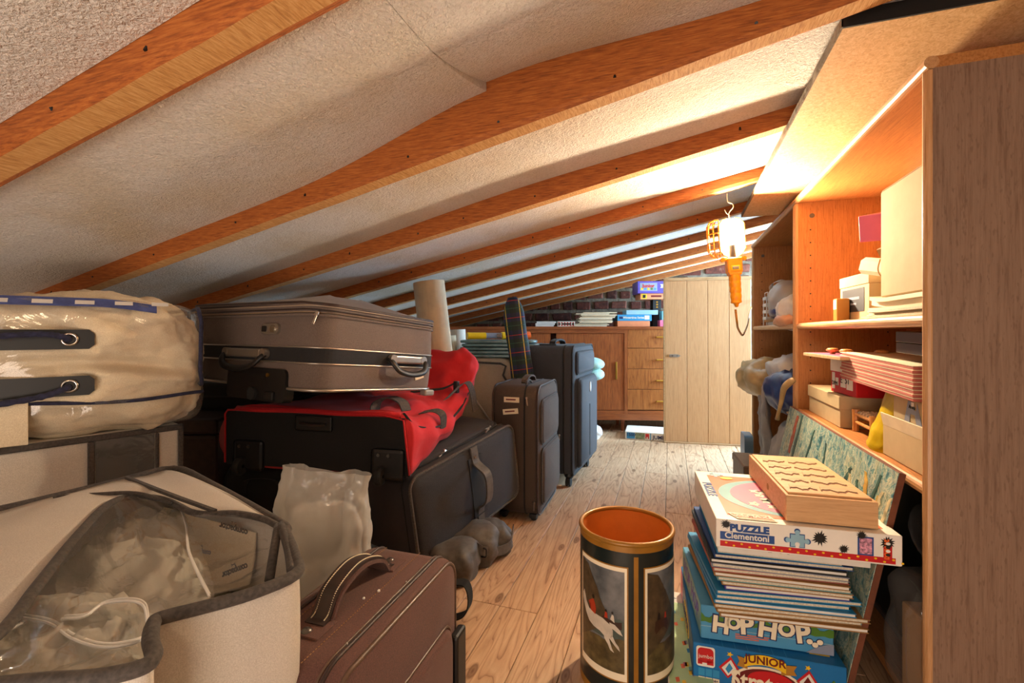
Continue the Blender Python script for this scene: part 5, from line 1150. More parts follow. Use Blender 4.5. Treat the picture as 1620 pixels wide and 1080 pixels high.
# folded grey-brown shoulder bag under its raised end
sg = thing('shoulder_bag', 'folded grey-brown leather bag with a buckle, squeezed under the raised charcoal suitcase', 'bag', onz(765, 880, 0.0))
for i, (px_, py_, s_, z_, r_) in enumerate(((752, 892, (0.16, 0.13, 0.115), 0.0, 0.3), (778, 878, (0.13, 0.14, 0.10), 0.0, 0.8), (722, 915, (0.14, 0.16, 0.10), 0.0, 0.1))):
    p = onz(px_, py_, 0)-sg.location; bm = softbox(*s_, amp=0.012, fr=11, seed=i*4+1, ridged=True, p=4, n=12); fold(bm, 0.008, 20, i, True, None, (1, 0.4, 1)); obj('folded_panel', bm, M['grey_leather'], sg, (p.x-0.02, p.y+0.03, z_), (0, 0, r_), smooth=True)
p = onz(770, 895, 0)-sg.location; bm = B(); tube(bm, [(p.x+u, p.y-0.045, 0.07+v) for u, v in rrect(0.035, 0.03, 0.006, 3)], 0.003, 6, closed=True); obj('buckle', bm, M['black_plastic'], sg)
bm = B(); p0 = onz(786, 890, 0)-sg.location; strap(bm, smooth_path([(p.x-0.06, p.y-0.03, 0.10), (p.x, p.y-0.05, 0.08), (p0.x, p0.y-0.02, 0.05), (p0.x+0.03, p0.y+0.05, 0.045), (p0.x+0.03, p0.y+0.10, 0.09)]), (0.0, 0.006, 0.032), 0.004); obj('strap', bm, M['grey_leather'], sg)
bm = B(); e = onz(733, 958, 0.04); strap(bm, smooth_path([e+Vector((-0.05, 0.02, 0.05)), e+Vector((0.0, 0.02, 0.055)), e+Vector((0.022, 0, 0.02)), e+Vector((0.012, -0.02, -0.01)), e+Vector((-0.04, -0.03, -0.03))]), (0, 0.03, 0.004), 0.004)
tag(obj('webbing_strap', bm, M['black_cloth']), 'black webbing loop sticking out onto the floorboards behind the front brown suitcase', 'strap')

# red wheeled duffel
dz = thing('wheeled_duffel', 'bright red duffel bag with a black wheeled base panel lying on the charcoal suitcase', 'duffel bag', at(510, 740, 1.55))
O = dz.location
secs = [
 [(650,750,1.52), (640,657,1.52), (520,650,1.57), (372,645,1.62), (372,730,1.62)],
 [(673,724,1.64), (664,674,1.60), (600,642,1.70), (440,638,1.78), (440,700,1.78)],
 [(702,688,1.78), (700,668,1.75), (655,634,1.84), (510,628,1.92), (510,690,1.95)],
 [(731,651,1.94), (729,640,1.92), (690,615,2.0), (570,612,2.08), (570,680,2.1)],
 [(750,614,2.06), (749,590,2.08), (716,572,2.12), (620,574,2.18), (620,660,2.2)],
 [(748,592,2.16), (744,564,2.18), (708,554,2.2), (630,562,2.26), (630,640,2.28)],
 [(735,600,2.24), (732,575,2.24), (706,566,2.25), (640,575,2.3), (640,640,2.3)]]
P3 = [[at(*q)-O for q in s] for s in secs]
rows = []
for s in P3:
    r_ = smooth_path(s+[s[0]], 10); rows.append(r_[:-1])
long_ = [smooth_path([rows[i][j] for i in range(len(rows))], 7) for j in range(len(rows[0]))]
bm = B(); nl = len(long_[0]); V_ = [[bm.verts.new(long_[j][i]) for j in range(len(long_))] for i in range(nl)]
for i in range(nl-1):
    for j in range(len(long_)): jj = (j+1) % len(long_); bm.faces.new((V_[i][j], V_[i][jj], V_[i+1][jj], V_[i+1][j]))
bm.faces.new(V_[0]); bm.faces.new(V_[-1][::-1]); bmesh.ops.recalc_face_normals(bm, faces=bm.faces[:])
bm.normal_update(); base0 = P3[0][0]
for v in bm.verts:
    d_ = min(1, max(0, (v.co-P3[0][1]).dot(Vector((0.25, 0.97, 0)))/0.16)); k = (v.co+Vector((3, 1, 2)))
    v.co += v.normal*d_*(0.030*(0.5-abs(noise.noise(Vector((k.x*9, k.y*5, k.z*7)))))+0.016*noise.noise(k*16))
for v in bm.verts:
    d_ = min(1, max(0, (v.co-P3[0][1]).dot(Vector((0.25, 0.97, 0)))/0.12)); q = (v.co+Vector((3, 1, 2)))*20
    v.co += Vector((0, 0, 1))*d_*0.010*(1-2*abs(noise.noise(Vector((q.x*0.8, q.y*0.4, q.z)))))
obj('fabric_body', bm, M['red_cloth'], dz, smooth=True)
f0, f1, f2, f3 = [P3[0][i] for i in (4, 3, 1, 0)]       # BL TL TR BR
nf = ((f2-f1).cross(f0-f1)).normalized()
if nf.dot(-FW) < 0: nf = -nf
def onface(u, v, d=0.0): return (f0*(1-u)+f3*u)*(1-v)+(f1*(1-u)+f2*u)*v+nf*d
bm = B(); g = grid(bm, lambda u, v: onface(-0.045+1.045*u, -0.02+0.98*v-0.03*(u-0.5)**2, 0.010), 14, 5); r_ = bmesh.ops.extrude_face_region(bm, geom=bm.faces[:]); bmesh.ops.translate(bm, vec=-nf*0.02, verts=[v for v in r_['geom'] if isinstance(v, bmesh.types.BMVert)]); bmesh.ops.recalc_face_normals(bm, faces=bm.faces[:])
bp = obj('base_panel', bm, M['black_cloth'], dz)
bm = B(); pts = [onface(-0.045, 0.0, 0.012), onface(-0.045, 0.9, 0.012), onface(-0.03, 0.97, 0.012)]+[onface(0.1*i, 1.0-0.03*(0.1*i-0.5)**2+0.0, 0.012) for i in range(1, 10)]+[onface(1.0, 0.93, 0.012), onface(1.0, 0.0, 0.012)]
tube(bm, pts, 0.0035, 6); obj('piping', bm, M['red_cloth'], dz, smooth=True)
bm = B(); tube(bm, [onface(0.02+0.96*i/12, 1.0-0.01*math.sin(i), 0.004) for i in range(13)], 0.010, 8); obj('top_roll', bm, M['red_cloth'], dz, smooth=True)
def fbox(u, v, w, h, d, bev=0.004):
    bm = B(); box(bm, (0, 0, 0), (w, d, h), bev, 2); X_ = (f3-f0).normalized(); Z_ = (X_.cross(-nf)*-1).normalized(); Z_ = nf.cross(X_) if nf.cross(X_).z > 0 else -nf.cross(X_)
    mt = Matrix((X_, -nf, Z_)).transposed(); bmesh.ops.rotate(bm, cent=(0,0,0), matrix=mt, verts=bm.verts[:]); bmesh.ops.translate(bm, vec=onface(u, v, 0.014), verts=bm.verts[:]); return bm, X_, Z_
for (u, v) in ((0.89, 0.16), (0.10, 0.16)):
    bm, X_, Z_ = fbox(u, v, 0.115, 0.105, 0.014, 0.012); wh = obj('wheel_guard', bm, M['black_plastic'], bp)
    for q in (-0.03, 0.005): bm = B(); c_ = onface(u, v, 0.0)+X_*q+Z_*0.032; cyl(bm, c_+nf*0.018, c_+nf*0.026, 0.0055, n=10); obj('bolt', bm, M['steel_dark'], bp)
    bm = B(); lathe(bm, [(0.006, -0.012), (0.027, -0.012), (0.030, -0.005), (0.030, 0.005), (0.027, 0.012), (0.006, 0.012)], 24)
    mt = Matrix((Z_, nf, X_)).transposed(); bmesh.ops.rotate(bm, cent=(0,0,0), matrix=mt, verts=bm.verts[:]); bmesh.ops.translate(bm, vec=onface(u, v, 0.030)-Z_*0.035-X_*0.02, verts=bm.verts[:]); obj('wheel', bm, M['dark_rubber'], bp)
bm, X_, Z_ = fbox(0.49, 0.80, 0.135, 0.052, 0.008, 0.006); pl = obj('grip_plate', bm, M['black_plastic'], bp)
bm = B(); tube(bm, smooth_path([onface(0.49, 0.80, 0.018)-X_*0.045, onface(0.49, 0.79, 0.026)-X_*0.02, onface(0.49, 0.79, 0.026)+X_*0.02, onface(0.49, 0.80, 0.018)+X_*0.045]), 0.011, 8, flat=0.5); obj('grip', bm, M['steel_dark'], pl)
# zipper, straps, handle of the duffel
bm = B(); pts = smooth_path([at(639, 655, 1.51)-O, at(660, 675, 1.58)-O, at(699, 673, 1.73)-O, at(727, 648, 1.89)-O, at(741, 620, 2.02)-O]); tube(bm, [p+Vector((0.006, -0.01, 0.004)) for p in pts], 0.0055, 8, flat=0.6); obj('zip', bm, M['black_cloth'], dz)
for pl_ in ([at(668, 655, 1.70), at(690, 652, 1.72), at(702, 662, 1.72), at(700, 690, 1.76)], [at(706, 634, 1.88), at(735, 608, 1.95), at(746, 618, 1.98), at(752, 652, 2.0)]):
    bm = B(); strap(bm, [p-O+Vector((0.008, -0.018, 0.010)) for p in smooth_path(pl_)], (0.010, 0.028, 0.008), 0.003); obj('strap', bm, M['grey_binding'], dz)
bm = B(); pts = smooth_path([at(598, 648, 1.60), at(603, 634, 1.62), at(622, 627, 1.65), at(641, 634, 1.62), at(648, 648, 1.60)]); strap(bm, [p-O+Vector((0, -0.02, 0.0)) for p in pts], (0.012, 0.038, 0.0), 0.005); obj('carry_handle', bm, M['grey_binding'], dz)
bm = B(); e = at(722, 612, 1.93)-O; box(bm, e, (0.022, 0.02, 0.05), 0.004, rot=None); obj('buckle', bm, M['black_plastic'], dz)
bm = B(); strap(bm, smooth_path([e+Vector((0, 0, 0.02)), e+Vector((-0.05, -0.02, -0.005)), e+Vector((-0.10, -0.06, -0.01)), e+Vector((-0.16, -0.10, -0.015))]), (0.0, 0.014, 0.008), 0.002); obj('webbing', bm, M['black_cloth'], dz)

# big taupe suitcase on top
a = at(492, 622, 1.30); az = math.radians(12.5); tl = math.radians(-5.2)
c4 = thing('large_suitcase', 'large taupe expandable suitcase with a black band and grey handles, topmost of the luggage pile', 'suitcase', a, Euler((tl, 0, -az), 'XYZ'))
W4, H4, T4 = 0.535, 0.232, 0.76
bm = B(); lay = [(0.0, 0.012), (0.006, 0.002), (0.02, 0.0), (H4*0.33, -0.002), (H4*0.33, -0.002), (H4*0.62, -0.003), (H4-0.01, 0.0), (H4, 0.006)]; rings = []
def outl(ins, r=0.075): return [(u-T4/2, v+W4/2) for u, v in rrect(T4-2*ins, W4-2*ins, r, 10)]
for z_, ins in lay: rings.append([bm.verts.new((u, v, z_)) for u, v in outl(ins)])
n = len(rings[0])
for r0_, r1_ in zip(rings, rings[1:]):
    for i in range(n): bm.faces.new((r0_[i], r0_[(i+1)%n], r1_[(i+1)%n], r1_[i]))
bm.faces.new(rings[0][::-1]); bm.faces.new(rings[-1]); bmesh.ops.remove_doubles(bm, verts=bm.verts[:], dist=1e-5); bmesh.ops.recalc_face_normals(bm, faces=bm.faces[:]); obj('body', bm, M['brown_grey'], c4, smooth=True)
def band(z0_, z1_, dr, m, name, th=0.002):
    bm = B(); A_ = outl(-dr); n = len(A_); lo = [bm.verts.new((u, v, z0_)) for u, v in A_]; hi = [bm.verts.new((u, v, z1_)) for u, v in A_]; In = outl(-dr+th); l2 = [bm.verts.new((u, v, z0_)) for u, v in In]; h2 = [bm.verts.new((u, v, z1_)) for u, v in In]
    for i in range(n):
        j = (i+1) % n; bm.faces.new((lo[i], lo[j], hi[j], hi[i])); bm.faces.new((hi[i], hi[j], h2[j], h2[i])); bm.faces.new((l2[i], lo[i], lo[j], l2[j]))
    bmesh.ops.recalc_face_normals(bm, faces=bm.faces[:]); return obj(name, bm, m, c4, smooth=False)
bnd = band(H4*0.36, H4*0.56, 0.0045, M['charcoal_dark'], 'black_band')
def ringz(z_, dr, rad, m, name, parent=None):
    bm = B(); tube(bm, [(u, v, z_) for u, v in outl(-dr)], rad, 8, closed=True); return obj(name, bm, m, parent or c4, smooth=True)
ringz(H4*0.36, 0.005, 0.0026, M['satin_metal'], 'trim_cord'); ringz(H4*0.56, 0.005, 0.0026, M['satin_metal'], 'trim_cord'); ringz(0.006, 0.001, 0.005, M['satin_metal'], 'trim_cord')
ringz(H4-0.006, 0.002, 0.0045, M['brown_grey'], 'zip_tape'); ringz(H4+0.003, 0.0, 0.0032, plain('zip_tan', '#8a735c', 0.5), 'zip')
# expansion gusset and puffed lid
bm = B(); rings = []
for z_, ins in ((H4, 0.004), (H4+0.006, -0.005), (H4+0.013, 0.004), (H4+0.020, -0.007), (H4+0.027, 0.003), (H4+0.034, -0.006), (H4+0.041, 0.004), (H4+0.046, 0.025), (H4+0.049, 0.08), (H4+0.05, 0.14), (H4+0.05, 0.2)):
    rg = []
    for u, v in outl(ins, max(0.02, 0.075-max(0, ins)*0.3)):
        k = 0.0; f = max(0, (z_-H4)/0.05); hump = 0.075*math.exp(-((u+0.36)/0.20)**2)*(0.55+0.45*math.sin(v*5))*f*f
        taper = -0.020*f*max(0, (u+0.25)/0.25)
        rg.append(bm.verts.new((u, v, z_+hump+taper+0.002*noise.noise(Vector((u*12, v*12, z_*40))))))
    rings.append(rg)
for r0_, r1_ in zip(rings, rings[1:]):
    for i in range(n): bm.faces.new((r0_[i], r0_[(i+1)%n], r1_[(i+1)%n], r1_[i]))
bm.faces.new(rings[-1]); bmesh.ops.recalc_face_normals(bm, faces=bm.faces[:]); ld = obj('expandable_lid', bm, M['brown_grey'], c4, smooth=True)
bm = B(); tube(bm, [(u, v, H4+0.036+0.03*math.exp(-((u+0.36)/0.2)**2)-0.012*max(0, (u+0.25)/0.25)) for u, v in outl(-0.003)], 0.0035, 8, closed=True); obj('piping', bm, M['kraft'] if False else M['leather_dark'], ld, smooth=True)
zip_pull(c4, (-0.012, 0.008, H4+0.001), (0.1, -0.4, -1), 'satin_metal', 1.3)
for k_, m_ in ((0.010, 'leather_dark'), (0.021, 'satin_trim'), (0.029, 'leather_dark')):
    ringz(H4+k_, 0.003, 0.0024, M[m_] if m_ in M else plain('satin_trim', '#a08c78', 0.4), 'gusset_piping', ld)
# side handles: right face (x=0 side, along y) and near face (y=0 side, along x)
def grip_handle(parent, c, along, outv, L):
    c, al, ou = Vector(c), Vector(along), Vector(outv); h = bpy.data.objects
    bm = B(); pts = smooth_path([c-al*L*0.42+ou*0.004, c-al*L*0.42+ou*0.022+UP*-0.012, c-al*L*0.30+ou*0.035+UP*-0.040, c+ou*0.037+UP*-0.050, c+al*L*0.30+ou*0.035+UP*-0.040, c+al*L*0.42+ou*0.022+UP*-0.012, c+al*L*0.42+ou*0.004]); tube(bm, pts, 0.011, 10, flat=0.65); hh = obj('side_handle', bm, M['black_plastic'], parent, smooth=True)
    for s in (-1, 1): bm = B(); e = c+al*L*0.5*s; cyl(bm, e-al*0.022*s+ou*0.002, e-al*0.022*s+ou*0.020, 0.015, n=18); obj('end_cap', bm, M['satin_metal'], hh)
    bm = B(); q = Matrix((al, ou, UP)).transposed(); box(bm, (0, 0, 0), (L*0.72, 0.014, 0.028), 0.006, 3); bmesh.ops.rotate(bm, cent=(0,0,0), matrix=q, verts=bm.verts[:]); bmesh.ops.translate(bm, vec=c+ou*0.012, verts=bm.verts[:]); obj('handle_plate', bm, M['satin_metal'], hh, smooth=False)
    return hh
grip_handle(c4, (0.004, 0.36, H4*0.47), (0, 1, 0), (1, 0, 0), 0.19)
grip_handle(c4, (-0.33, -0.004, H4*0.46), (1, 0, 0), (0, -1, 0), 0.26)
bm = B(); prism(bm, [(u-0.215, v+H4*0.79) for u, v in rrect(0.092, 0.032, 0.015)], XZ, -0.010, 0.0); lk = obj('combination_lock', bm, M['satin_metal'], c4)
bm = B(); prism(bm, [(u-0.242, v+H4*0.79) for u, v in rrect(0.024, 0.018, 0.004)], XZ, -0.012, -0.009); obj('dials', bm, M['black_plastic'], lk)
bm = B(); cyl(bm, (-0.194, -0.009, H4*0.79), (-0.194, -0.014, H4*0.79), 0.012, n=18); obj('key_slot', bm, M['chrome'], lk)
bm = B(); prism(bm, rrect(0.32, 0.10, 0.02), lambda u, v, d: (u-0.32+0.12, d, v+0.012), -0.010, 0.02); fo = obj('wheel_guard', bm, M['black_plastic'], c4, (-0.07, 0, 0.0))
bm = B(); cyl(bm, (-0.13, -0.010, 0.042), (-0.13, -0.014, 0.042), 0.006, n=12); obj('bolt', bm, M['brass'], fo)
bm = B(); box(bm, (-0.11, -0.004, -0.02), (0.045, 0.03, 0.026), 0.004); obj('foot', bm, M['black_plastic'], fo)
bm = B(); cyl(bm, (-0.20, -0.02, -0.018), (-0.20, 0.012, -0.018), 0.020, n=20); obj('wheel', bm, M['dark_rubber'], fo)
obj('paper_label', bx(0.0, 0.0012, -0.022, 0.022, -0.010, 0.010), M['cream_paper'], c4, (0.0025, 0.435, 0.052), (0.25, 0, 0))
bm = B(); box(bm, (0.0, W4-0.05, -0.008), (0.03, 0.05, 0.022), 0.006); obj('foot', bm, M['grey_plastic'], c4)

# dark brown leather trunk, and black shapes added for the deep shade in the pile
p = at(342, 700, 1.74)-Vector((0.33, 0.12, 0)); t = thing('leather_trunk', 'dark brown leather trunk in the shade under the taupe suitcase', 'trunk', (p.x, p.y, 0.0), (0, 0, math.radians(20)))
obj('box_body', bx(0, 0.35, 0, 0.30, 0.0, 0.46, 0.012, 2), M['leather_dark'], t); obj('lid', bx(-0.004, 0.354, -0.004, 0.304, 0.462, 0.52, 0.012, 2), M['leather_dark'], t)
for x_ in (0.135,): obj('strap', bx(x_, x_+0.03, -0.006, -0.0005, 0.0, 0.455), M['leather_dark'], t)
bm = B(); tube(bm, [(0.012+0.008, -0.006, 0.50), (0.012, -0.006, 0.508), (0.004, -0.006, 0.50), (0.012, -0.006, 0.492)], 0.0012, 6, closed=True); obj('clasp', bm, M['brass'], t)
p = at(420, 880, 1.5); t = thing('black_filler', 'added black bag shape standing in for the shade behind the white plastic bag', 'bag', (-1.46, 1.46, 0.0), (0, 0, 0.25))
obj('bag_body', softbox(0.44, 0.26, 0.36, amp=0.012, fr=7, seed=7, p=4), M['black_cloth'], t, smooth=True); bm = B(); strap(bm, smooth_path([(-0.08, -0.15, 0.2), (-0.06, -0.165, 0.30), (0.06, -0.165, 0.30), (0.08, -0.15, 0.2)]), (0.02, 0.0, 0), 0.004); obj('handle', bm, M['charcoal_dark'], t)

t = thing('dark_filler', 'added nearly black flat case standing in for the shade under the taupe suitcase', 'suitcase', (-1.98, 1.36, 0.523), (0, 0, 0.25))  # added dark filler that keeps the gap under the taupe suitcase black
obj('body', bx(0, 0.56, 0, 0.36, 0, 0.115, 0.02, 3), M['black_cloth'], t); bm = B(); tube(bm, [(u+0.28, v+0.18, 0.058) for u, v in rrect(0.564, 0.364, 0.03, 4)], 0.004, 6, closed=True); obj('zip', bm, M['charcoal'], t)

# front brown case with stitched handle
FZ = 0.36
a = onz(545, 1066, FZ); b_ = onz(712, 884, FZ); c_ = onz(366, 1042, FZ); yw = math.atan2(b_.y-a.y, b_.x-a.x)-PI/2
c5 = thing('brown_suitcase', 'small brown canvas suitcase with a stitched leather carry handle, nearest the camera', 'suitcase', (a.x, a.y, 0), (0, 0, yw))
L5 = 0.42; T5 = 0.205; 
bd = slabcase(c5, L5, FZ, T5, 0.055, M['brown_case'], puff=0.012, edge=0.016); bd.location.y = -0.03
def rp(x_, rad, m, nm, ins=0.0): o_ = ring_piping(c5, L5, FZ, 0.055, x_, rad, m, nm, ins=ins); o_.location.y = -0.03; return o_
rp(-0.004, 0.0042, M['satin_brown'] if 'satin_brown' in M else plain('satin_brown', '#5a4436', 0.35), 'piping', 0.008); rp(-0.030, 0.0036, M['leather_dark'], 'zip', -0.001); rp(-0.038, 0.0022, M['kraft'] if False else M['satin_brown'], 'zip_edge', -0.001); rp(-T5+0.006, 0.0042, M['satin_brown'], 'piping', 0.008); rp(-T5+0.03, 0.0036, M['leather_dark'], 'zip', -0.001)
pk = case_face_parts(c5, L5, FZ, [(0.03, 0.33, 0.03, 0.24, 0.022)], M['brown_case'], M['satin_brown'])
hb = B(); hx = -0.118; hp = smooth_path([(hx, 0.075, FZ+0.002), (hx, 0.095, FZ+0.008), (hx, 0.118, FZ+0.038), (hx, 0.165, FZ+0.054), (hx, 0.205, FZ+0.052), (hx, 0.248, FZ+0.034), (hx, 0.268, FZ+0.008), (hx, 0.288, FZ+0.002)])
strap(hb, hp, (0.038, 0, 0), 0.006); hn = obj('carry_handle', hb, M['leather_dark'], c5, smooth=False)
hb = B(); strap(hb, [p+Vector((0, 0, -0.005)) for p in hp[6:-6]], (0.046, 0, 0), 0.006); obj('handle_pad', hb, M['brown_case'], hn)
bm = B()
for s in (-0.013, 0.013):
    for i in range(3, len(hp)-4):
        for f in (0.0, 0.5): q = hp[i].lerp(hp[i+1], f); box(bm, (q.x+s, q.y, q.z+0.0036), (0.0014, 0.0040, 0.0012))
o = obj('stitching', bm, M['print_cream'], hn); o['kind'] = 'stuff'
for y_ in (0.070, 0.290):
    bm = B(); box(bm, (hx, y_, FZ+0.001), (0.062, 0.05, 0.004), 0.0015, 1); pd_ = obj('handle_tab', bm, M['brown_case'], c5)
    bm = B(); lathe(bm, [(0.001, 0.0075), (0.006, 0.0065), (0.009, 0.003), (0.009, 0)], 18, (hx, y_-(0.012 if y_ < 0.1 else -0.012), FZ)); obj('rivet', bm, M['steel_dark'], pd_, smooth=True)
bm = B()
for x_ in (-0.075, -0.160):
    for i in range(60): box(bm, (x_, -0.0+0.006*i, FZ+0.0006), (0.0009, 0.0032, 0.0006))
o = obj('seam_stitching', bm, M['kraft'], c5); o['kind'] = 'stuff'
zip_pull(c5, (-0.176, 0.30, FZ-0.004), (0.1, -1, 0.15), s=1.3); zip_pull(c5, (-0.170, 0.27, FZ-0.002), (-0.3, -1, 0.1), s=1.2)
bm = B(); box(bm, (0.012, L5-0.055, 0.10), (0.02, 0.05, 0.20), 0.006); obj('trolley_rail', bm, M['black_plastic'], c5); wheel(c5, (0.002, L5-0.045, 0.026), 0.026, 0.02)
for i in range(11):
    bm = B(); bmesh.ops.create_icosphere(bm, subdivisions=1, radius=rnd.uniform(0.0016, 0.0034)); x_, y_ = rnd.uniform(-0.17, -0.01), rnd.uniform(0.0, 0.34)
    w0 = c5.matrix_basis @ Vector((x_, y_, FZ+0.001)); tag(obj('foam_crumb', bm, M['white_paper'], None, w0), 'tiny white foam crumb fallen on top of the front brown suitcase', 'crumb', 'foam crumbs on the brown suitcase')

# ------------------------------------------------------------------ bags at the left
# clear bag with folded cream duvet
A_ = at(-70, 690, 1.02); A_.z = 0.60; C_ = at(322, 690, 1.31); C_.z = 0.60
yw = math.atan2(C_.y-A_.y, C_.x-A_.x); DL = (C_-A_).length
dv = thing('duvet_bag', 'clear plastic zipped bag with navy piping and rope handles, filled with a cream duvet', 'storage bag', A_, (0, 0, yw))
DH = 0.335; DD = 0.36
def ends(q):
    q.x += DL/2; q.y += DD/2; s = q.x/DL; q.z *= 1.0-0.10*max(0, s-0.55); return q
obj('clear_cover', softbox(DL, DD, DH, amp=0.010, fr=9, seed=2, ridged=True, p=9, n=16, top=ends), M['clear_film'], dv, smooth=True)
def du(q):
    q.x += DL/2-0.02; q.y += DD/2+0.022; s = q.x/DL; q.z = q.z*(1-0.25*max(0, s-0.75)/0.25)+0.012; return q
bm = softbox(DL-0.02, DD-0.03, DH-0.03, amp=0.012, fr=5, seed=4, ridged=True, p=5, n=60, top=du)
fold(bm, 0.018, 5.5, 6, True, None, (0.55, 1, 1.3)); fold(bm, 0.012, 12, 2, True, None, (0.5, 1, 1.0)); fold(bm, 0.003, 40, 2, True, None, (0.6, 1, 1.0))
for v in bm.verts:                                        # the fold line between the two layers of the duvet
    if v.co.y < 0.12: v.co.y += 0.035*math.exp(-((v.co.z-(0.155+0.02*math.sin(v.co.x*9)))/0.016)**2)
tag(obj('folded_duvet', bm, M['cream_cloth'], None, A_, (0, 0, yw), smooth=True), 'folded cream duvet packed inside the clear zipped bag', 'duvet')
bm = B(); zl = [(x_, -0.004+0.006*math.sin(x_*30), 0.075+0.006*math.sin(x_*17)) for x_ in [DL*i/20 for i in range(21)]]; tube(bm, zl, 0.0048, 8); obj('piping', bm, M['navy_cord'], dv, smooth=True)
bm = B(); tube(bm, [(DL-0.006+0.004*math.sin(v*40), u+DD/2, v+DH*0.62) for u, v in rrect(DD*0.98, DH*0.66, 0.04, 8)], 0.0055, 8, closed=True); obj('piping', bm, M['navy_cord'], dv, smooth=True)
bm = B(); strap(bm, [(x_, 0.006, DH-0.010-0.10*max(0, x_/DL-0.5)**1.5) for x_ in [DL*0.02+DL*0.75*i/16 for i in range(17)]], (0, 0.018, 0.020), 0.003); ps = obj('printed_strip', bm, M['print_blueish'] if 'print_blueish' in M else plain('print_blueish', '#4a5790', 0.4, var=0.3, vs=40), dv)
for i in range(5): obj('printed_panel', bx(-0.018, 0.018, -0.003, -0.0015, -0.006, 0.006), M['white_plastic'], ps, (0.06+0.075*i, 0.004, DH-0.012), (-0.73, 0, 0))
for zt_, dy in ((0.232, 0.0), (0.118, 0.0)):
    pts = [at(90, 535 if zt_ > 0.2 else 580, 1.12)]
    xr = DL*0.50; tb = B(); prism(tb, [(0.0, -0.024), (xr-0.01, -0.024), (xr, -0.014), (xr, 0.014), (xr-0.01, 0.024), (0.0, 0.024)], XZ, -0.0035, 0.0); tbo = obj('handle_tab', tb, M['black_plastic'], dv, (0, -0.014, zt_))
    bm = B(); tube(bm, [(xr-0.045+0.0135*math.cos(2*PI*i/20), -0.006, 0.0135*math.sin(2*PI*i/20)) for i in range(20)], 0.0035, 8, closed=True); obj('eyelet', bm, M['chrome'], tbo, smooth=True)
    s = 1 if zt_ > 0.2 else -1; bm = B(); pts = smooth_path([(xr-0.048, 0.0, -0.002), (xr-0.055, -0.016, 0.006*s), (xr-0.10, -0.022, 0.013*s if s > 0 else -0.022), (0.0, -0.022, 0.002 if s > 0 else -0.040)], 10)
    tube(bm, pts, [0.0075+0.0012*math.sin(i*2.4) for i in range(len(pts))], 8); obj('rope_handle', bm, M['navy_cord'], tbo, smooth=True)
bm = B(); box(bm, (DL*0.17, -0.012, 0.035), (0.07, 0.003, 0.10), 0.001, 1); lb = obj('milky_label', bm, M['cream_cloth'], dv)

# white fabric storage box with a clear window, under the duvet bag
A_ = at(-70, 800, 1.0); A_.z = 0.10; yw2 = yw+math.radians(2); 
P0 = onz(0, 706, 0.585); P1 = onz(290, 668, 0.585); yw2 = math.atan2(P1.y-P0.y, P1.x-P0.x); BL_ = (P1-P0).length+0.12; P0 = P0-(P1-P0).normalized()*0.12
sbag = thing('storage_bag', 'white fabric storage box with grey binding and a clear window, under the duvet bag', 'storage bag', (P0.x, P0.y, 0.12), (0, 0, yw2))
SH = 0.462
obj('box_body', bx(0.004, BL_-0.004, 0.004, 0.40, 0.0, SH, 0.01, 2), M['white_nonwoven'], sbag)
def seg(px): r_ = ray(px, 700); o2 = Vector((P0.x, P0.y)); d_ = Vector((math.cos(yw2), math.sin(yw2))); det = r_.x*(-d_.y)+d_.x*r_.y; return (r_.x*o2.y-r_.y*o2.x)/det
w0_, w1_ = seg(150), seg(246)
obj('clear_window', bx(w0_, w1_, -0.002, 0.0, SH-0.16, SH-0.015), M['clear_film'], sbag)
obj('dark_contents', bx(w0_+0.002, w1_-0.002, 0.0002, 0.0035, SH-0.158, SH-0.017), M['black_cloth'], sbag)
bm = B()
for c_ in ((0.0, BL_, SH-0.016, SH), (w0_-0.014, w0_, 0.15, SH-0.016), (w1_, w1_+0.008, 0.0, SH-0.016), (BL_-0.012, BL_, 0.0, SH), (0, w1_, SH-0.178, SH-0.16)): box(bm, ((c_[0]+c_[1])/2, 0.0, (c_[2]+c_[3])/2), (c_[1]-c_[0], 0.011, c_[3]-c_[2]), 0.003, 1)
obj('binding', bm, M['grey_binding'], sbag)
P = sbag.location
plain_box('cardboard_box', 'cardboard box on the floor under the white storage box with a window', 'box', (P0.x+0.02, P0.y+0.02, 0.0), yw2, BL_-0.06, 0.36, 0.118, M['kraft'])

# open white storage bag in front
RZ = 0.50
rim_px = [(275, 741), (330, 764), (440, 826), (452, 842), (468, 882), (468, 908), (400, 938), (330, 958), (262, 975), (243, 985), (238, 1012), (243, 1038), (222, 1056), (150, 1072), (60, 1078), (-60, 1090), (-330, 1115)]
rim = [onz(x_, y_, RZ) for x_, y_ in rim_px]; back = [onz(x_, y_, RZ) for x_, y_ in ((-420, 905), (-160, 838), (0, 806), (90, 785), (185, 762))]
loop = rim+back; O = Vector((sum(p.x for p in loop)/len(loop), sum(p.y for p in loop)/len(loop), 0)); 
ob = thing('open_storage_bag', 'open white fabric storage bag with grey binding and a clear lid, in the left foreground', 'storage bag', O)
lp_ = smooth_path([p-O for p in loop], 4, closed=True); cen = Vector((0, 0, 0))
NR = len(lp_)
def bagwall(i, v):
    p = lp_[i % NR]; q = p.copy(); dr = Vector((p.x, p.y, 0)).normalized(); f = 1-v
    q -= Vector((p.x, p.y, 0))*0.15*f
    q += dr*(0.018*math.sin(PI*f)+0.010*noise.noise(Vector((p.x*9, p.y*9, f*4)))*f); q.z = RZ*v+0.001
    q.z += 0.0; return q
bm = B(); V_ = [[bm.verts.new(bagwall(i, j/10)) for j in range(11)] for i in range(NR)]
for i in range(NR):
    for j in range(10): bm.faces.new((V_[i][j], V_[(i+1)%NR][j], V_[(i+1)%NR][j+1], V_[i][j+1]))
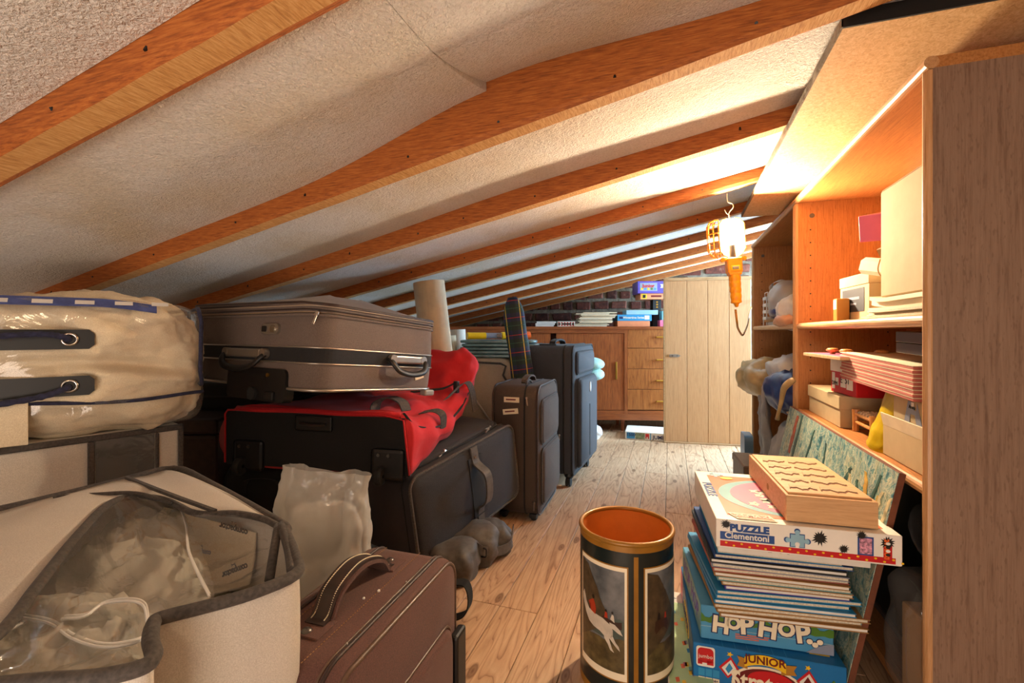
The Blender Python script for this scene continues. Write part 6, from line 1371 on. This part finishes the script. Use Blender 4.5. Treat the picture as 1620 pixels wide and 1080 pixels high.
bm.faces.new([V_[i][0] for i in range(NR)][::-1]); bmesh.ops.recalc_face_normals(bm, faces=bm.faces[:]); obj('fabric_wall', bm, M['white_nonwoven'], ob, smooth=True)
bm = B(); tube(bm, [p+Vector((0, 0, 0.0)) for p in lp_], 0.0085, 8, closed=True, flat=1.0); obj('binding', bm, M['grey_binding'], ob, smooth=True)
# false floor of folded fabric inside
bm = B(); vs = [bm.verts.new((p.x*0.97, p.y*0.97, 0.30)) for p in lp_]; bm.faces.new(vs); obj('inner_base', bm, M['cream_cloth'], ob)
# the folded back fabric lid on the left, its zip binding runs over the opening
def OZ(x_, y_, z_): return onz(x_, y_, z_)-O
zipl = smooth_path([OZ(-120, 1085, 0.515), OZ(0, 1000, 0.525), OZ(60, 925, 0.53), OZ(120, 850, 0.53), OZ(168, 800, 0.525), OZ(205, 786, 0.52), OZ(260, 790, 0.515), OZ(310, 812, 0.508), OZ(370, 812, 0.508), OZ(415, 820, 0.506), OZ(440, 832, 0.504)], 6)
bkl = smooth_path([OZ(-420, 925, 0.505), OZ(-230, 860, 0.51), OZ(-90, 828, 0.51), OZ(0, 808, 0.508), OZ(60, 793, 0.508), OZ(110, 780, 0.508), OZ(170, 764, 0.506), OZ(225, 752, 0.506), OZ(272, 743, 0.505), OZ(350, 776, 0.504), OZ(436, 826, 0.504)], 6)
bm = B(); n = len(zipl)-1
grid(bm, lambda u, v: zipl[round(u*n)].lerp(bkl[round(u*n)], v)+Vector((0, 0, 0.012*math.sin(PI*v)*math.sin(PI*u)+0.006*noise.noise(Vector((u*6, v*3, 1))))), n, 8)
r_ = bmesh.ops.extrude_face_region(bm, geom=bm.faces[:]); bmesh.ops.translate(bm, vec=(0, 0, -0.002), verts=[v for v in r_['geom'] if isinstance(v, bmesh.types.BMVert)]); bmesh.ops.recalc_face_normals(bm, faces=bm.faces[:])
lidf = obj('fabric_lid', bm, M['white_nonwoven'], ob, smooth=True)
bm = B(); tube(bm, zipl, 0.0075, 8, flat=0.8); obj('lid_binding', bm, M['grey_binding'], lidf, smooth=True)
bm = B(); tube(bm, smooth_path([OZ(87, 786, 0.515), OZ(150, 782, 0.525), OZ(215, 780, 0.528), OZ(270, 795, 0.52)]), 0.004, 8); obj('lid_binding', bm, M['grey_binding'], lidf, smooth=True)
bm = B(); strap(bm, [OZ(200, 755, 0.512), OZ(250, 775, 0.53), OZ(290, 790, 0.528), OZ(340, 808, 0.515)], (0.004, 0.006, 0.0), 0.006); obj('lid_binding', bm, M['grey_binding'], lidf)
for pth in ([OZ(440, 832, 0.506), OZ(432, 880, 0.49), OZ(426, 918, 0.47)], [OZ(444, 830, 0.508), OZ(456, 868, 0.50), OZ(462, 905, 0.50)]):
    bm = B(); tube(bm, smooth_path(pth), 0.007, 8); obj('lid_binding', bm, M['grey_binding'], ob, smooth=True)
# clear lid sheet over the opening
bm = B(); pr_ = [OZ(*q) for q in ((430, 842, 0.49), (425, 905, 0.475), (330, 950, 0.475), (250, 968, 0.475), (225, 1010, 0.475), (215, 1045, 0.475), (60, 1068, 0.475), (-120, 1088, 0.49))]; frl = smooth_path(pr_[::-1], 8); m_ = min(len(frl), n+1)-1
grid(bm, lambda u, v: zipl[min(n, round(u*n))].lerp(frl[min(len(frl)-1, round(u*(len(frl)-1)))], v)+Vector((0, 0, -0.03*math.sin(PI*v)*math.sin(PI*u)**0.5+0.012*noise.noise(Vector((u*9, v*6, 5)))+0.008*abs(noise.noise(Vector((u*25, v*14, 2)))))), 48, 18)
obj('clear_lid', bm, M['clear_film'], ob, smooth=True)
# cardboard liner with reversed lettering
c0, c1, c2, c3_ = OZ(258, 800, 0.46), OZ(400, 842, 0.455), OZ(398, 935, 0.44), OZ(300, 960, 0.42)
lz = thing('cardboard_liner', 'cream cardboard sheet with upside-down black lettering inside the open storage bag', 'cardboard', O)
q0, q1, q2 = onz(262, 803, 0.462), onz(404, 843, 0.457), onz(392, 930, 0.35)
ex = (q1-q0).normalized(); nn_ = (q1-q0).cross(q2-q0).normalized()
if nn_.dot(q0-EYEV) > 0: nn_ = -nn_
def rp(x_, y_, d=0.0): r_ = ray(x_, y_); return EYEV+r_*((q0-EYEV).dot(nn_)/r_.dot(nn_))+nn_*d-O
bm = B(); f = bm.faces.new([bm.verts.new(rp(*p)) for p in ((258, 802), (404, 843), (401, 885), (393, 925), (300, 948), (250, 900))]); r_ = bmesh.ops.extrude_face_region(bm, geom=[f]); bmesh.ops.translate(bm, vec=-nn_*0.003, verts=[v for v in r_['geom'] if isinstance(v, bmesh.types.BMVert)]); bmesh.ops.recalc_face_normals(bm, faces=bm.faces[:]); obj('sheet', bm, M['cream_cloth'], lz)
M['ink'] = plain('ink', '#141210', 0.7)
for (x_, y_, sz, dr) in ((370, 836, 0.0190, 0.0), (372, 902, 0.0180, 0.45), (318, 872, 0.0150, 0.1)):
    X_ = Matrix.Rotation(dr, 3, nn_) @ (-ex); Y_ = nn_.cross(X_); R_ = Matrix((X_, Y_, nn_)).transposed().to_euler(); mk = M['ink'] if sz > 0.016 else M['print_grey']
    text('lettering', 'compactor', sz, mk, lz, rp(x_, y_, 0.0012), R_, off=0.0005, ext=0.0004)
    for k in range(3): obj('printed_mark', bx(-0.007, 0.007, -0.0004, 0.0004, 0, 0.0006), mk, lz, rp(x_, y_, 0.0008)-Y_*0.012, (Matrix.Rotation(0.3*(k-1), 3, nn_) @ Matrix((X_, Y_, nn_)).transposed()).to_euler())
# vacuum bags crumpled in it
def vac(label, pts, zt_, seed, zips):
    c = Vector((0, 0, 0)); W_ = [onz(x_, y_, zt_) for x_, y_ in pts]
    for p in W_: c += p
    c /= len(W_); t = thing('vacuum_bag', label, 'plastic bag', (c.x, c.y, 0.32))
    lpp = smooth_path([p-c for p in W_], 6, closed=True); nn = len(lpp); bm = B()
    def f(i, v):
        p = lpp[i % nn]*v; h = (zt_-0.32)-0.028*(v**3)+0.020*(1-2*abs(noise.noise(Vector((p.x*16+seed, p.y*16, seed)))))+0.012*noise.noise(Vector((p.x*45, p.y*45+seed, 1))); return Vector((p.x, p.y, max(0.004, h)))
    V_ = [[bm.verts.new(f(i, j/12)) for j in range(1, 13)] for i in range(nn)]; ct_ = bm.verts.new((0, 0, zt_-0.32+0.01))
    for i in range(nn):
        for j in range(11): bm.faces.new((V_[i][j], V_[(i+1)%nn][j], V_[(i+1)%nn][j+1], V_[i][j+1]))
        bm.faces.new((ct_, V_[i][0], V_[(i+1)%nn][0]))
    bmesh.ops.recalc_face_normals(bm, faces=bm.faces[:]); obj('film', bm, M['vac_film'], t, smooth=True)
    for zp in zips:
        zs = [onz(x_, y_, z_)-c-Vector((0, 0, 0.32-c.z+c.z)) for x_, y_, z_ in zp]; zs = [Vector((p.x, p.y, z_-0.32)) for p, (x_, y_, z_) in zip(zs, zp)]; P_ = smooth_path(zs, 6)
        bm = B(); strap(bm, P_, (0.012, -0.010, 0.004), 0.0015); sz_ = obj('seal_strip', bm, M['milky_film'], t)
        for k in (-0.4, 0.4): bm = B(); tube(bm, [p+Vector((0.012, -0.010, 0.004))*k+Vector((0, 0, 0.0015)) for p in P_], 0.0016, 6); obj('seal_rib', bm, M['white_plastic'], sz_)
    return t
vac('clear vacuum bag with a curved seal strip at the back of the open bag', [(180, 815), (240, 798), (285, 800), (318, 850), (338, 940), (270, 965), (160, 935), (90, 930), (110, 870)], 0.468, 1.0, [[(284, 800, 0.478), (294, 830, 0.482), (298, 870, 0.482), (312, 905, 0.478), (332, 944, 0.470)]])
vac('clear vacuum bag with dark contents and a wavy seal strip in the open bag', [(25, 945), (110, 930), (200, 935), (245, 955), (232, 1010), (215, 1046), (100, 1062), (-60, 1075), (-80, 1010)], 0.470, 4.0, [[(30, 975, 0.476), (80, 985, 0.480), (115, 1008, 0.480), (160, 1022, 0.480), (205, 1018, 0.478), (238, 1006, 0.474)], [(100, 978, 0.486), (135, 974, 0.488), (165, 955, 0.490), (205, 950, 0.490), (228, 958, 0.486), (234, 985, 0.478)], [(-60, 1010, 0.476), (0, 1000, 0.476), (40, 985, 0.476)]])
p = onz(160, 968, 0.44); t = thing('bundled_clothes', 'small dark bundle with a red patch seen through the front vacuum bag', 'clothes', (p.x, p.y, 0.38)); obj('bundle', softbox(0.085, 0.085, 0.055, amp=0.02, fr=20, seed=3, p=3, n=10), M['black_cloth'], t, smooth=True)
obj('red_patch', softbox(0.03, 0.02, 0.02, amp=0.004, fr=30, n=4), M['red_cloth'], t, (0.0, 0.0, 0.048), smooth=True)

# white plastic bag standing between the bags and the suitcases
A_ = onz(505, 1010, 0.0); b0 = at(512, 960, 1.16); 
wp = thing('plastic_bag', 'translucent white plastic bag standing upright between the open storage bag and the suitcases', 'bag', (b0.x, b0.y, 0.0), (0, 0, math.radians(22)))
def pbag(u, v):
    a = 2*PI*u; wd = 0.115-0.012*v; th = 0.055*(1-v**2.2)+0.004; c, s = math.cos(a), math.sin(a)
    x_ = wd*(abs(c)**0.6)*(1 if c > 0 else -1)+0.008*math.sin(v*7); y_ = th*(abs(s)**0.8)*(1 if s > 0 else -1)+0.012*math.sin(v*5)*math.cos(x_*20)
    k = 1-2*abs(noise.noise(Vector((x_*14, v*4, s*0.8)))); y_ += 0.018*k*(0.4+0.6*v)*0.8
    return (x_, y_, 0.50*v-(0.022*(x_/wd) if v > 0.8 else 0)*(v-0.8)*5*0.6)
bm = B(); grid(bm, pbag, 64, 46, wrap=True); fold(bm, 0.011, 12, 5, True, None, (1, 1, 0.6)); fold(bm, 0.004, 34, 5, True, None, (1, 1, 0.8)); obj('film', bm, M['milky_film'], wp, smooth=True)
obj('contents', fold(softbox(0.165, 0.03, 0.41, amp=0.012, fr=9, seed=11, ridged=True, n=16, p=5), 0.006, 16, 3), M['white_bag'], wp, (0, 0.005, 0.002), smooth=True)

# ------------------------------------------------------------------ things standing behind the suitcases
rl = [('long pale poster roll standing tallest behind the taupe suitcase', (678, 446, 2.42), (696, 600, 2.42), 0.083, 'cream_paper', 0.002), ('short cream paper roll leaning beside the tall poster roll', (706, 531, 2.75), (712, 620, 2.75), 0.058, 'cream_paper', 0.002), ('white paper roll standing between the poster roll and the yellow toy', (724, 521, 2.95), (727, 610, 2.95), 0.050, 'white_paper', 0.002)]
for lab, q0, q1, r, m_, th in rl:
    p1, p0 = at(*q0), at(*q1); d_ = (p0-p1); p0 = p1+d_*((p1.z-0.02)/-d_.z); L_ = (p1-p0).length
    t = thing('paper_roll', lab, 'roll', p0, (p1-p0).to_track_quat('Z', 'Y').to_euler(), 'rolled papers' if False else None)
    bm = B(); pts = []; nn = 60
    for i in range(nn+1):
        a = 2*PI*1.6*i/nn; rr_ = r*(1-0.05*i/nn); pts.append((rr_*math.cos(a), rr_*math.sin(a)))
    lo = [bm.verts.new((x_, y_, 0)) for x_, y_ in pts]; hi = [bm.verts.new((x_, y_, L_)) for x_, y_ in pts]; l2 = [bm.verts.new((x_*0.985, y_*0.985, 0)) for x_, y_ in pts]; h2 = [bm.verts.new((x_*0.985, y_*0.985, L_)) for x_, y_ in pts]
    for i in range(nn): bm.faces.new((lo[i], lo[i+1], hi[i+1], hi[i])); bm.faces.new((l2[i], h2[i], h2[i+1], l2[i+1])); bm.faces.new((hi[i], hi[i+1], h2[i+1], h2[i]))
    obj('rolled_sheet', bm, M[m_], t, smooth=True)
# cream soft storage box
P0 = onz(690, 556, 0.72) if False else at(716, 572, 2.60); P1 = at(812, 583, 2.60)
q0 = Vector((P0.x, P0.y, 0)); q1 = Vector((P1.x, P1.y, 0)); ya = math.atan2(q1.y-q0.y, q1.x-q0.x)-0.1
t = thing('storage_box', 'big cream fabric storage box with grey piping behind the small brown suitcase', 'storage bag', (q0.x, q0.y, 0.0), (0, 0, ya)); w_ = (q1-q0).length; h_ = 0.70
def sb_top(q): q.x += w_/2; q.y += 0.17; return q
obj('fabric_body', softbox(w_, 0.34, h_, amp=0.014, fr=5, seed=14, p=8, n=14, top=sb_top), M['beige_bag'], t, smooth=True)
bm = B(); tube(bm, [(x_, -0.002, h_-0.012-0.018*x_/w_) for x_ in [0.02, w_*0.3, w_*0.6, w_*0.8]]+[(w_-0.04, -0.004, h_-0.04), (w_-0.055, -0.006, h_-0.09), (w_-0.03, -0.006, h_-0.13)], 0.006, 8); obj('piping', bm, M['grey_binding'], t, smooth=True)
bm = B(); tube(bm, smooth_path([(0.02, 0.002, h_-0.10), (w_*0.3, -0.006, h_-0.19), (w_*0.62, -0.010, h_-0.34)]), 0.005, 8); obj('piping', bm, M['white_nonwoven'], t, smooth=True)
# folded plastic covers and the toy on it
for i in range(5):
    p = at(793, 570-6.2*i, 2.76); t = thing('folded_cover', '%s folded grey-blue plastic cover of the pile on the cream storage box' % ['lowest', 'second', 'middle', 'fourth', 'topmost'][i], 'cover', (p.x+0.01*(i % 2)-0.01, p.y, 0.702+0.0205*i), (0, 0, 0.25), 'folded plastic covers')
    obj('folded_sheet', softbox(0.45, 0.28, 0.021, amp=0.003, fr=12, seed=i*3, p=6, n=10), plain('cover_teal', '#6f8f94', 0.3, var=0.35, vs=14, bs=0.3, bscale=30), t, smooth=True)
p = at(777, 546, 2.68); q_ = at(842, 546, 2.78); z_ = 0.806+0.022; yt = math.atan2(q_.y-p.y, q_.x-p.x)
ty2 = thing('toy_water_gun', 'yellow and orange plastic toy lying on the folded plastic covers', 'toy', (p.x, p.y, z_), (0, 0, yt))
for nm, x0_, x1_, r, m_ in (('barrel', -0.145, -0.035, 0.020, 'toy_yellow'), ('tank', -0.035, 0.06, 0.017, 'print_grey'), ('body', 0.065, 0.125, 0.022, 'toy_yellow'), ('grip', 0.125, 0.215, 0.020, 'toy_yellow'), ('nozzle', 0.215, 0.245, 0.026, 'toy_orange')):
    bm = B(); cyl(bm, (x0_, 0, 0), (x1_, 0, 0), r, r*0.95, 20); bmesh.ops.bevel(bm, geom=[e for e in bm.edges if len(e.link_faces) == 2 and e.calc_face_angle(0) > 1], offset=0.004, segments=2, affect='EDGES'); obj(nm, bm, M[m_], ty2)
bm = B(); box(bm, (0.045, -0.005, 0.0), (0.03, 0.03, 0.026), 0.004); obj('trigger_block', bm, M['steel_dark'], ty2)
# tartan sleeve
m, nt, N, L, b = _new('tartan'); tc = N.new('ShaderNodeTexCoord'); sx = N.new('ShaderNodeSeparateXYZ'); L.new(tc.outputs['Object'], sx.inputs[0])
def stripes(sock, freq, ph, wdt):
    a = N.new('ShaderNodeMath'); a.operation = 'MULTIPLY_ADD'; a.inputs[1].default_value = freq; a.inputs[2].default_value = ph; L.new(sock, a.inputs[0]); f = N.new('ShaderNodeMath'); f.operation = 'FRACT'; L.new(a.outputs[0], f.inputs[0]); c = N.new('ShaderNodeMath'); c.operation = 'LESS_THAN'; c.inputs[1].default_value = wdt; L.new(f.outputs[0], c.inputs[0]); return c.outputs[0]
base = mix(nt, stripes(sx.outputs['Z'], 11, 0.2, 0.5), hexc('#14302c'), hexc('#1a2547')); base = mix(nt, stripes(sx.outputs['X'], 14, 0.3, 0.45), base, mix(nt, 0.5, base, hexc('#0c1716')))
base = mix(nt, stripes(sx.outputs['Z'], 11, 0.0, 0.035), base, hexc('#a3242a')); base = mix(nt, stripes(sx.outputs['X'], 13, 0.62, 0.06), base, hexc('#b9a23c')); base = mix(nt, stripes(sx.outputs['Z'], 11, 0.45, 0.025), base, hexc('#2a5a44'))
L.new(base, b.inputs['Base Color']); b.inputs['Roughness'].default_value = 0.75; bump(nt, b, nz(nt, tc.outputs['Object'], 40, 3), 0.3, 0.003); M['tartan'] = m
p = at(822, 566, 2.46); q_ = at(811, 476, 2.46)
bm = B()
def tar(u, v):
    a = 2*PI*u; w_ = 0.064*(1-0.10*v) if v < 0.9 else 0.0576*(1-((v-0.9)/0.1)**2*0.6); k = 1+0.14*noise.noise(Vector((math.cos(a)*1.5, math.sin(a)*1.5, v*7)))
    return (w_*math.cos(a)*k, 0.034*math.sin(a)*k*(1 if v < 0.9 else 1-((v-0.9)/0.1)**2*0.5), v*1.02)
V_ = grid(bm, tar, 24, 40, wrap=True); bm.faces.new([c_[-1] for c_ in V_]); bmesh.ops.recalc_face_normals(bm, faces=bm.faces[:])
d_ = q_-p; foot = q_-d_*((q_.z-0.01)/d_.z); Zt = d_.normalized(); Yt = (FW-Zt*FW.dot(Zt)).normalized(); Xt = Yt.cross(Zt); ta = obj('tartan_sleeve', bm, M['tartan'], None, foot, Matrix((Xt, Yt, Zt)).transposed().to_euler(), smooth=True); ta.scale = (1, 1, (q_-foot).length/1.0)
tag(ta, 'dark green tartan fabric sleeve standing upright behind the suitcases', 'bag')
# mint cushions and a white bag behind the tall case
for i in range(2):
    p = at(928, 591-16*i, 3.05); tag(obj('cushion', softbox(0.21, 0.3, 0.07, puff=0.01, p=3, n=10, amp=0.004, fr=8, seed=i), M['mint_cloth'], None, (p.x, p.y, p.z-0.035), (0, 0, 0.2), smooth=True), ['lower', 'upper'][i]+' mint cushion poking out behind the tall suitcase', 'cushion', 'mint cushions')
p = at(926, 591, 3.05); plain_box('storage_crate', 'dark crate behind the tall suitcase carrying the mint cushions', 'crate', (p.x-0.14, p.y-0.10, 0), 0.2, 0.16, 0.26, p.z-0.037, M['charcoal_dark'])
p = onz(943, 690, 0.03); crumple('plastic_bag', 'small white plastic bag on the floor peeking out past the tall suitcase', (p.x-0.06, p.y+0.05, 0.0), (0.15, 0.12, 0.10), M['white_bag'], 2.2, 0.012, 12)
# print('objects', len(bpy.data.objects), 'tris', sum(len(o.data.polygons) for o in bpy.data.objects if o.type == 'MESH'))
